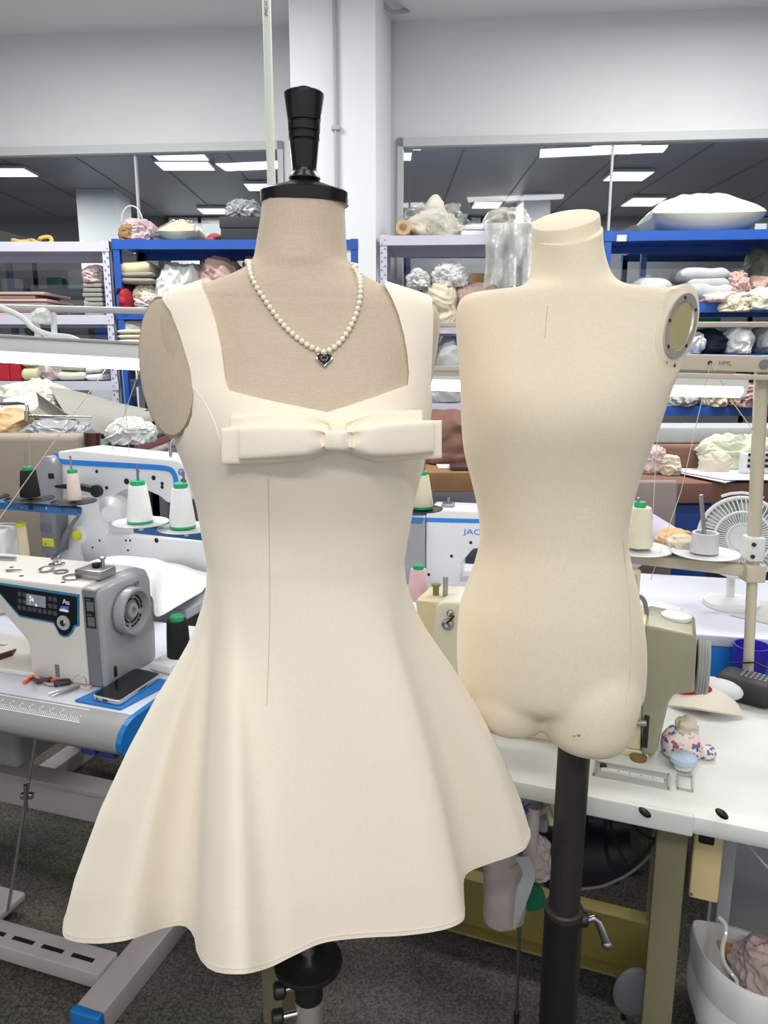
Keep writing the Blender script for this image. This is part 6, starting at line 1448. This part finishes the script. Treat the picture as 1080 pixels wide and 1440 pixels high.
# neck cap and turned handle
k_ = (W(443, 283, YF) - W(433, 283, YF)).length / 10
ax = V((.018, -.03, 1)).normalized(); z0 = W(428.5, 285, YF)
H_ = lambda py: (W(430, py, YF).z - z0.z)
MB().lathe([(H_(289), 60 * k_), (H_(288), 61.5 * k_), (H_(272), 62 * k_), (H_(270), 60 * k_), (H_(268.5), 55 * k_), (H_(256), 21 * k_), (H_(255), 0)], z0, ax, 64).build('neck_cap', BLACKGLOSS, r, angle=30)
MB().lathe([(H_(257), 19 * k_), (H_(254.5), 20.5 * k_), (H_(251.5), 22.3 * k_), (H_(249), 21.6 * k_), (H_(244), 18.5 * k_), (H_(240), 17.2 * k_), (H_(236), 17.2 * k_), (H_(203), 20 * k_), (H_(200.5), 20.4 * k_), (H_(199.5), 19.4 * k_), (H_(198.3), 19.4 * k_), (H_(197.3), 21.3 * k_), (H_(189), 21.7 * k_), (H_(188), 20.2 * k_), (H_(186.8), 20.2 * k_), (H_(185.8), 22 * k_), (H_(175), 22.4 * k_),
            (H_(174), 20.8 * k_), (H_(172.6), 20.8 * k_), (H_(171.4), 22.7 * k_), (H_(136), 27.2 * k_), (H_(133.5), 27 * k_), (H_(131.5), 25 * k_), (H_(128), 13 * k_), (H_(126), 11.5 * k_), (H_(124), 7 * k_), (H_(122.8), 2 * k_), (H_(122.8), 0)], z0, ax, 48).build('handle', BLACKGLOSS, r, angle=28)
# stand
ct = W(433, 1340, YF)
MB().cyl((ct.x, YF, 0.045), (ct.x, YF, W(433, 1030, YF).z), .0125).build('pole', CHROME, r)
zs_ = W(433, 1412, YF).z; MB().lathe([(-.35, .0185), (zs_ * 0, .0185), (.012, .0185), (.014, .016)], (ct.x, YF, zs_), n=32).build('sleeve', SATIN, r)
zc = W(433, 1376, YF).z; MB().lathe([(W(433, 1402, YF).z - zc, .0195), (0, .0195), (.004, .016), (.004, .0125)], (ct.x, YF, zc), n=32).build('collar', BLACK, r)
zd = W(433, 1352, YF).z; MB().lathe([(-.006, .030), (-.004, .046), (0, .047), (.004, .046), (.005, .03), (.010, .022), (.010, .0125)], (ct.x, YF, zd), n=48).build('pedal_disc', BLACK, r, angle=30)
for py, dx in ((1382, -.036), (1420, -.04)):
    z_ = W(433, py, YF).z; kb = MB().cyl((ct.x - .012, YF - .004, z_), (ct.x + dx, YF - .012, z_ + .0), .005).build('lock_screw', CHROME, r)
    MB().lathe([(0, .008), (.003, .0115), (.014, .0115), (.017, .008), (.017, 0)], (ct.x + dx + .006, YF - .011, z_), V((-1, -.2, 0)), 16).build('lock_knob', BLACK, kb)
MB().lathe([(0, .19), (.01, .19), (.02, .17), (.035, .05), (.05, .026), (.05, 0)], (ct.x, YF, 0), n=48).build('base', BLACK, r)
# ---------------------------------------------------------------- the dress
DR = thing('dress', 'cream sleeveless mini dress with a bow across the chest', 'dress', (ct.x, YF, W(433, 1300, YF).z))
rows_b = [q for q in ROWS1 if q[0] > 383]
OUT = torso_rings(ROWS1, YF, n=96, grow=.0052, bumps=BUMP1)
for ring in OUT:
    for p in ring:
        if p.z > W(430, 470, YF).z: p.z += .0035 * min(1, (p.z - W(430, 470, YF).z) / .04)
top_i = next(i for i, q in enumerate(ROWS1) if q[0] > 372); bot_i = next(i for i, q in enumerate(ROWS1) if q[0] > 803)
shell = MB().loft(OUT[top_i:bot_i])
yf = YF - .085
poly_px = [(228, 405, YF - .03), (229, 420, YF - .03), (240, 438, YF - .05), (252, 475, YF - .07), (264, 520, yf), (271, 556, yf), (269, 585, yf), (262, 600, yf), (252, 608, yf), (225, 620, yf), (190, 660, yf), (190, 860, yf), (680, 860, yf), (680, 640, yf), (640, 610, yf),
           (611, 585, YF - .04), (606, 540, YF - .04), (608, 480, YF - .03), (608.5, 440, YF - .02), (606, 428, YF - .01), (606, 402, YF), (600, 380, YF), (542, 380, YF), (541, 404, YF - .02), (551, 420, YF - .05), (561, 442, YF - .07), (569, 470, yf), (574, 500, yf), (576, 525, yf), (574, 542, yf),
           (520, 560, yf - .008), (462, 578, yf - .012), (395, 564, yf - .008), (326, 548, yf), (319, 530, yf), (311, 490, yf), (305, 455, YF - .07), (298, 425, YF - .05), (292, 403, YF - .02), (290, 380, YF), (228, 380, YF)]
pp = [W(*q) for q in poly_px]
cut = MB().prism([(p.x, p.z) for p in pp], YF - .3, YF + .3).build('cutter_tmp', None, None, smooth=False, world=False)
def M_bool(o):
    m = o.modifiers.new('b', 'BOOLEAN'); m.operation = 'INTERSECT'; m.object = cut; m.solver = 'EXACT'
bod = shell.build('bodice', DRESS, DR, mods=(M_bool,), angle=60)
bpy.data.objects.remove(cut)
# skirt: from the waist ring to a fluted hem
NS, NT = 192, 60
def ring_at(py, grow):
    q = lerp_rows(ROWS1, py); return torso_rings([(py,) + tuple(q)], YF, NS, grow, BUMP1)[0]
HEM = [(0, 88, 1312, .885), (7, 100, 1323, .85), (14, 135, 1327, .82), (21, 180, 1322, .805), (28, 228, 1306, .845), (33, 258, 1302, .85), (37, 272, 1316, .82), (40, 278, 1343, .775), (44, 298, 1365, .735), (50, 340, 1370, .715), (57, 378, 1361, .745), (66, 415, 1343, .76), (77, 455, 1326, .775), (92, 510, 1319, .785),
       (108, 565, 1316, .79), (122, 612, 1310, .795), (133, 640, 1302, .805), (141, 653, 1292, .82), (144.5, 653, 1276, .845), (149, 652, 1240, .91), (154, 660, 1226, .935), (162, 690, 1214, .935), (170, 722, 1203, .94), (178, 741, 1190, .96), (186, 738, 1165, 1.01), (215, 650, 1165, 1.06), (245, 560, 1150, 1.10), (270, 450, 1160, 1.08), (295, 330, 1165, 1.11), (318, 220, 1200, 1.05), (338, 130, 1240, 1.02), (351, 95, 1285, .94)]
HW = [(a_,) + tuple(W(x, y, Y)) for a_, x, y, Y in HEM]
def hem_at(deg):
    deg %= 360
    n = len(HW)
    for i in range(n):
        a0 = HW[i][0]; a1 = HW[(i + 1) % n][0] + (360 if i == n - 1 else 0)
        if a0 <= deg < a1: return catmull([V(h[1:]) for h in HW], i + (deg - a0) / (a1 - a0), True)
    return V(HW[0][1:])
WY = 792
wring = ring_at(WY, .0058)
zw = wring[0].z
flare = [(0, 0), (.05, .012), (.1, .042), (.15, .085), (.2, .14), (.27, .235), (.34, .335), (.49, .525), (.66, .715), (.865, .905), (1, 1)]
rows = []
for k in range(14):                                     # the snug part above the waist
    py = 690 + (WY - 690) * k / 14; rows.append(ring_at(py, .0046 + .0012 * min(1, k / 7)))
for i in range(NT + 1):
    t = i / NT; g_ = lerp_rows(flare, t)[0]; ring = []
    for k in range(NS):
        ang = 360.0 * k / NS                            # torso ring runs from +x over the back; turn to hem degrees (0 = left, 90 = front)
        hd = (180.0 - (360 - ang)) % 360 if False else (180.0 + ang) % 360
        hd = (ang - 180.0) % 360
        # ring index: angle 0 = right, 90 = back, 180 = left, 270 = front -> hem degrees 180, 270, 0, 90
        H = hem_at(hd); w = wring[k]
        p = w.lerp(H, g_); p.z = w.z + (H.z - w.z) * t
        ring.append(p)
    rows.append(ring)
mb = MB(); mb.loft(rows, cap=False)
sk = mb.build('skirt', DRESS, DR, mods=(M_solid(.0022, -1),), angle=60)
hemr = [rows[-1][k].copy() for k in range(NS)]
cen = V((ct.x, YF + .03, 0))
def outward(p, d=.0006): q = V((p.x - cen.x, p.y - cen.y, 0)).normalized(); return p + q * d
st = [outward(rows[-2][k].lerp(rows[-1][k], .1)) for k in range(NS)]
MB().tube(st, .0004, 5, closed=True).build('hem_stitching', mat('hem_thread', (226, 214, 196), .8), sk)
# seams found by casting towards the cloth
def bvh_of(*obs):
    vs, fs = [], []
    for o in obs:
        M = Matrix.Identity(4); q = o
        while q is not None: M = q.matrix_basis @ M; q = q.parent
        k = len(vs); vs += [M @ v.co for v in o.data.vertices]; fs += [tuple(i + k for i in f.vertices) for f in o.data.polygons]
    return BVHTree.FromPolygons(vs, fs)
bv = bvh_of(bod, sk, tor)
def on_cloth(px, py, off=.0004):
    d = ray(px, py).normalized(); h = bv.ray_cast(EYE, d)
    return (h[0] + h[1] * off * (1 if h[1].dot(d) < 0 else -1)) if h[0] else None
SEAM = mat('seam_groove', (212, 198, 178), .9)
def seam(name, pts, par, n=30, rad=.00045, off=.0002, m=None):
    P = [on_cloth(p.x, p.y, off) for p in path([(x, y, 0) for x, y in pts], n)]; P = [p for p in P if p]
    return MB().tube(P, rad, 5).build(name, m or SEAM, par)
seam('dart_seam', [(377, 672), (378.5, 750), (379.5, 850), (378, 920), (375, 992)], sk, 50)
seam('armhole_dart', [(271, 544), (285, 562), (300, 590), (312, 628)], bod, 20, m=DRESS, rad=.0004)
# ---------------------------------------------------------------- the bow
bz = lambda px, py, d: W(px, py, YF - .118 - d)
BOW = MB()
kn = W(475, 620, YF - .135)
def loop(name, cols, d0, thick, par):
    """cols from outer end to knot: (px, top, bottom, depth offset, half thickness)"""
    rings = []
    C_ = [V(c_) for c_ in []]
    m_ = len(cols); N = 28
    for i in range(N):
        t = (m_ - 1) * i / (N - 1) * .9999; j = int(t); u = t - j; g = lambda q: cols[max(0, min(m_ - 1, q))]
        px, tp_, bt, dp, th = [0.5 * ((2 * y) + (z - x) * u + (2 * x - 5 * y + 4 * z - w) * u * u + (3 * y - x - 3 * z + w) * u ** 3) for x, y, z, w in zip(g(j - 1), g(j), g(j + 1), g(j + 2))]
        ring = []
        M_ = 28
        for k in range(M_):
            a_ = 2 * math.pi * k / M_; ca, sa = math.cos(a_), math.sin(a_)
            v = math.copysign(abs(ca) ** .38, ca)               # top to bottom
            py = (tp_ + bt) / 2 - v * (bt - tp_) / 2
            pinch = max(0, (i / (N - 1) - .72) / .28)
            wr = .0025 * pinch * math.sin(v * 9)
            ring.append(W(px, py, YF - .112 - dp - d0 - math.copysign(abs(sa) ** .7, sa) * th - (wr if sa > 0 else 0)))
        rings.append(ring)
    return MB().loft(rings).build(name, DRESS, par, angle=50)
SB = [(300, .002), (320, .006), (340, .012), (370, .016), (400, .0155), (430, .0125), (475, .0105), (510, .006), (540, -.002), (580, -.014), (625, -.028)]
def sb(px): return lerp_rows(SB, px)[0]
def lp(name, cols, par): return loop(name, [(x, t, b, sb(x) + d, th) for x, t, b, d, th in cols], 0, 0, par)
bow = lp('bow', [(457, 606, 633, .013, .008), (475, 604.5, 634.5, .015, .0105), (494, 605, 635.5, .013, .008)], DR)
lp('front_loop', [(337, 601, 646, .008, .0035), (339, 600.5, 646.5, .008, .0055), (375, 597, 645.5, .011, .008), (415, 596, 643, .014, .010), (440, 600, 640, .014, .009), (460, 607, 632, .011, .004)], bow)
lp('front_loop', [(609, 591, 636, .008, .0035), (607, 591, 636.5, .008, .0055), (575, 592, 640.5, .011, .008), (535, 595, 642.5, .014, .010), (510, 601, 640, .014, .009), (490, 607, 634, .011, .004)], bow)
lp('back_loop', [(314, 602, 652, .002, .0025), (316, 602, 653, .002, .0035), (370, 598, 652, .003, .004), (420, 599, 648, .004, .004), (445, 604, 642, .005, .004), (462, 609, 634, .006, .003)], bow)
lp('back_loop', [(620, 591, 644, .001, .0025), (617, 591, 645, .001, .0035), (575, 593, 647, .002, .004), (530, 597, 648.5, .004, .004), (508, 603, 643, .005, .004), (488, 609, 635, .006, .003)], bow)
lp('upper_tail', [(326, 585, 615, -.002, .0022), (328, 585, 615, -.002, .003), (380, 582, 615, -.001, .003), (430, 581, 618, .0, .003), (462, 592, 622, .001, .003)], bow)
lp('upper_tail', [(592, 577, 606, -.003, .0022), (590, 577, 606, -.003, .003), (550, 578, 610, -.001, .003), (520, 580, 614, .0, .003), (488, 592, 622, .001, .003)], bow)
# ---------------------------------------------------------------- the necklace
bvt = bvh_of(tor)
NK = [(352, 371), (354, 388), (363, 407), (377, 428), (394, 452), (412, 471), (432, 486), (446, 493), (456, 496), (466, 492), (479, 481), (491, 463), (500, 443), (505, 423), (506, 405), (502, 388), (494, 377)]
PR = .0031
front = []
for p in path([(x, y, 0) for x, y in NK], 400):
    d = ray(p.x, p.y).normalized(); h = bvt.ray_cast(EYE, d)
    if h[0]: nn = h[1] if h[1].dot(d) < 0 else -h[1]; front.append(h[0] + nn * PR * .8)
A_, B_ = front[0], front[-1]
mid = V(((A_.x + B_.x) / 2, YF + .06, A_.z + .012))
back = []
for k in range(1, 100):
    t = k / 100; a_ = math.pi * t
    q0 = B_.lerp(A_, t); back.append(V(((A_.x + B_.x) / 2 + (B_.x - A_.x) / 2 * 1.06 * math.cos(a_), q0.y + (YF + .072 - q0.y) * math.sin(a_), q0.z + .014 * math.sin(a_))))
curve_ = front + back + [front[0]]
cum = [0]
for p, q in zip(curve_, curve_[1:]): cum.append(cum[-1] + (q - p).length)
NP = int(cum[-1] / (PR * 2.02)); pend = front[min(range(len(front)), key=lambda i: front[i].z)]
NKL = thing('pearl_necklace', 'pearl necklace with a black heart pendant on the linen form', 'necklace', pend)
proto = None; si = 0
for k in range(min(NP, 98)):
    s_ = cum[-1] * (k + .5) / min(NP, 98)
    while cum[si + 1] < s_: si += 1
    p = curve_[si].lerp(curve_[si + 1], (s_ - cum[si]) / (cum[si + 1] - cum[si]))
    if proto is None:
        o = proto = MB().ball((0, 0, 0), cum[-1] / min(NP, 98) * .5, 14).build('pearl', PEARL, NKL, world=False)
    else: o = proto.copy(); COL.objects.link(o); o.parent = NKL
    o.location = p - NKL.location
hp = W(456, 508, pend.y - .002); d_ = ray(456, 508).normalized(); h = bvt.ray_cast(EYE, d_); hn = (h[1] if h[1].dot(d_) < 0 else -h[1]).normalized(); hp = h[0] + hn * .001
hx_ = V((0, 0, 1)).cross(hn).normalized(); hz_ = hn.cross(hx_).normalized(); hx_ = -hx_ if hx_.x < 0 else hx_
HM = Matrix(((hx_.x, hz_.x, hn.x, hp.x), (hx_.y, hz_.y, hn.y, hp.y), (hx_.z, hz_.z, hn.z, hp.z), (0, 0, 0, 1)))
def heart(s):
    out = []
    for k in range(48):
        t = 2 * math.pi * k / 48; x = 16 * math.sin(t) ** 3; y = 13 * math.cos(t) - 5 * math.cos(2 * t) - 2 * math.cos(3 * t) - math.cos(4 * t)
        out.append((x * s, (y + 2) * s))
    return out
hs_ = .0085 / 16
pd = MB().prism(heart(hs_), 0, .003, HM, 'XY').build('heart_pendant', CHROME, NKL, mods=(M_bevel(.0006, 2),), angle=40)
pd['label'] = 'black enamel heart with silver rim'
MB().prism(heart(hs_ * .86), .0028, .0036, HM, 'XY').build('enamel', mat('black_enamel', (14, 11, 11), .45, spec=.2), pd, smooth=False)
for sgn in (-1, 1):
    pts = [HM @ V((sgn * .0012 + sgn * -1 * (-.0021) * math.cos(a_) , .0020 + .0024 * math.sin(a_), .0040)) for a_ in [R(-130 + 260 * k / 24) for k in range(25)]]
    pts = [HM @ V((sgn * (-.0011 + .0023 * -math.cos(a_) * -1), .0018 + .0023 * math.sin(a_), .0039)) for a_ in [R(48 + 264 * k / 24) for k in range(25)]]
    MB().tube(pts, .0004, 6).build('emblem', CHROME, pd)
MB().tube([HM @ V((.0016 * math.cos(a_), .0095 + .0022 * math.sin(a_), .0015)) for a_ in [2 * math.pi * k / 20 for k in range(20)]], .0005, 6, closed=True).build('jump_ring', CHROME, pd)

# ================================================================ THE BARE FORM
YB = 1.0
ROWS2 = smoothrows([(285, 748, 844, .046, .047), (340, 750, 844, .046, .048), (362, 751, 847, .048, .05), (380, 749, 852, .05, .052), (392, 746, 858, .052, .055), (400, 739, 868, .0545, .056), (404, 722, 884, .056, .055), (407, 690, 915, .0575, .052), (410, 664, 948, .059, .05), (415, 653, 966, .0605, .05), (424, 646, 974, .063, .052), (440, 643, 973, .066, .056), (460, 643, 966, .071, .062), (485, 645, 956, .077, .07), (520, 648, 942, .084, .08), (560, 650, 927, .090, .084), (600, 651, 914, .092, .086), (640, 655, 899, .087, .084), (680, 665, 887, .080, .08),
    (720, 674, 878, .075, .078), (760, 677.5, 876, .073, .078), (790, 672, 881, .076, .082), (820, 662, 888, .080, .088), (860, 649, 895, .085, .096), (900, 645, 899, .087, .1), (940, 645, 898.5, .086, .1), (970, 649, 895, .08, .094), (985, 662, 880, .06, .07)], 110)
BUMP2 = ((712, 565, .055, .06, .014), (815, 560, .055, .06, .014))
SK = -.16
r = thing('mannequin_torso', 'bare cream canvas mannequin torso on a black pole', 'mannequin', (0, 0, 0)); q = W(807, 1060, YB); r.location = (q.x, YB, 0)
mb = MB().loft(torso_rings(ROWS2, YB, n=72, bumps=BUMP2, skew=SK))
def legrows(rows, Yc, sk): return torso_rings(smoothrows(rows, 40), Yc, 48, skew=sk)
mb.loft(legrows([(900, 680, 745, .05, .045), (935, 660, 757, .076, .066), (962, 652, 763, .086, .074), (985, 653, 762, .084, .075), (1000, 660, 760, .076, .072), (1010, 672, 757, .064, .064), (1014, 690, 748, .042, .048), (1015.5, 705, 730, .015, .02)], 1.025, -.12))
mb.loft(legrows([(880, 790, 870, .035, .04), (920, 768, 888, .058, .065), (965, 758, 893.5, .073, .078), (1000, 758, 888, .073, .08), (1025, 763, 879, .068, .075), (1040, 775, 868, .055, .062), (1047, 795, 850, .035, .04), (1048.5, 815, 835, .012, .015)], .975, -.12))
an = V((.60, -.79, .09)).normalized(); ac = W(955, 458, YB - .050); u0 = W(975, 424, YB - .03) - W(940, 492, YB - .06); u0 = (u0 - an * u0.dot(an)).normalized(); s0 = u0.cross(an)
ring_ = lambda h, ru, rs, k=64: [ac + an * h + u0 * ru * math.cos(2 * math.pi * j / k) + s0 * rs * math.sin(2 * math.pi * j / k) for j in range(k)]
cut = MB().loft([ring_(0, .078, .064), ring_(.12, .078, .064)]).build('cutter_tmp', None, None, smooth=False, world=False)
def M_flat(o):
    m = o.modifiers.new('b', 'BOOLEAN'); m.operation = 'DIFFERENCE'; m.object = cut; m.solver = 'EXACT'
bt = mb.build('body', CANVAS, r, mods=(M_remesh(.0042, 22), M_flat), angle=80)
bpy.data.objects.remove(cut)
# sloping cap on the neck

cc0 = W(796, 322, YB); cn = V((-.20, -.40, .90)).normalized(); cu = cn.cross(V((0, 1, 0))).normalized(); cv = cn.cross(cu)
kk = (W(806, 311, YB) - W(796, 311, YB)).length / 10
cax = (W(795.5, 311, YB) - W(797.5, 336, YB)).normalized()
b_ = bmesh.new(); b_.from_mesh(bt.data); lo = cc0 - cax * .004 - r.location
rr_ = bmesh.ops.bisect_plane(b_, geom=b_.verts[:] + b_.edges[:] + b_.faces[:], plane_co=lo, plane_no=cn, clear_outer=True)
bmesh.ops.holes_fill(b_, edges=[e for e in b_.edges if e.is_boundary]); b_.to_mesh(bt.data); b_.free(); shade(bt.data, 60)
rg = []
for h_, f in ((-.014, .985), (-.013, .992), (0, 1.0), (.008, 1.0), (.011, .985), (.012, .93)):
    rg.append([cc0 + cax * h_ + (cu * 47.5 * kk * f * math.cos(a_) + cv * 44 * kk * f * math.sin(a_)) for a_ in [2 * math.pi * k / 56 for k in range(56)]])
MB().loft(rg).build('neck_cap', CANVAS, r, angle=30)
# armhole plate with a metal ring
oval(ac - an * .003, an, u0, s0, .060, .037, .0035, CANVAS, 'armhole_plate', r, .95)
ar = []
for rr_, hh in ((.80, .0), (.80, .0035), (.62, .0035), (.58, .0), ):
    ar.append([ac + an * hh + u0 * .046 * rr_ / .8 * math.cos(a_) + s0 * .028 * rr_ / .8 * math.sin(a_) for a_ in [2 * math.pi * k / 56 for k in range(56)]])
MB().loft(ar, cap=False).build('magnet_ring', SATIN, r, angle=30)
ar = [[ac + an * hh + u0 * .034 * f * math.cos(a_) + s0 * .0202 * f * math.sin(a_) for a_ in [2 * math.pi * k / 40 for k in range(40)]] for hh, f in ((.0012, 1), (.0014, .9), (.0014, .01))]
MB().loft(ar).build('ring_centre', mat('olive_beige_socket', (168, 158, 120), .7), r)
for a_ in (.5, 1.9, 3.4, 4.4, 5.6):
    p = ac + u0 * .040 * math.cos(a_) + s0 * .0243 * math.sin(a_); MB().cyl(p, p + an * .0042, .0022).build('screw', mat('bronze_screw', (90, 70, 50), .4, .8), r)
for uu, ss in ((-.052, .006), (-.044, .022)): p = ac - an * .001 + u0 * uu + s0 * ss; MB().cyl(p, p + an * .0015, .0026).build('screw', mat('bronze_screw'  , (90, 70, 50)), r)
bvb = bvh_of(bt)
P = []
for k in range(20):
    d = ray(770 - k * .2, 430 + k * 2.4).normalized(); h = bvb.ray_cast(EYE, d)
    if h[0]: P.append(h[0] - d * .0001)
if len(P) > 2: MB().tube(P, .0005, 5).build('centre_seam', mat('form_seam', (200, 186, 158), .9), r)
P = []
for x, y in ((876, 760), (880, 800), (885, 850), (887, 900), (885, 950), (880, 990)):
    d = ray(x, y).normalized(); h = bvb.ray_cast(EYE, d)
    if h[0]: P.append(h[0] - d * .0001)
if len(P) > 2: MB().tube(path(P, 30), .0005, 5).build('side_seam', mat('form_seam', (200, 186, 158)), r)
for dx, dz, s in ((0, 0, 1), (.008, .002, .7), (-.007, -.001, .5)):
    d = ray(815, 1034).normalized(); h = bvb.ray_cast(EYE, d)
    if h[0]: MB().ball(h[0] + V((dx, 0, dz)), 1, 10, None, (.004 * s, .0008, .0018 * s)).build('scuff', mat('scuff_grey', (150, 138, 118), .9), r)
pt = W(808, 1052, YB); 
zmid = W(803, 1276, YB).z
MB().cyl((pt.x - .003, YB + .0, zmid - .05), (pt.x, YB, pt.z + .06), .0235).build('upper_pole', IRON, r)
lp = MB().cyl((pt.x - .003, YB, .03), (pt.x - .003, YB, zmid), .029, n=24).build('lower_pole', BLACK, r)
MB().lathe([(-.008, .0298), (0, .0298), (.003, .027), (.003, .0238)], (pt.x - .003, YB, zmid), n=28).build('pole_rim', IRON, r)
zc = W(830, 1290, YB).z
cl = MB().lathe([(0, .011), (.012, .011), (.014, .008), (.014, 0)], (pt.x + .02, YB - .004, zc), V((1, -.2, .1)), 18).build('clamp_boss', BLACK, r)
MB().tube([(pt.x + .03, YB - .006, zc), (pt.x + .042, YB - .009, zc + .007), (pt.x + .048, YB - .01, zc + .002), (pt.x + .062, YB - .014, zc - .032)], [.0055, .0055, .006, .0075], 12).build('crank_handle', STEEL, cl)
MB().ball((pt.x + .062, YB - .014, zc - .034), .009, 14).build('crank_knob', STEEL, cl)
MB().lathe([(0, .16), (.008, .16), (.014, .15), (.03, .04), (.05, .028), (.05, 0)], (pt.x - .003, YB, 0), n=48).build('base', BLACK, r)
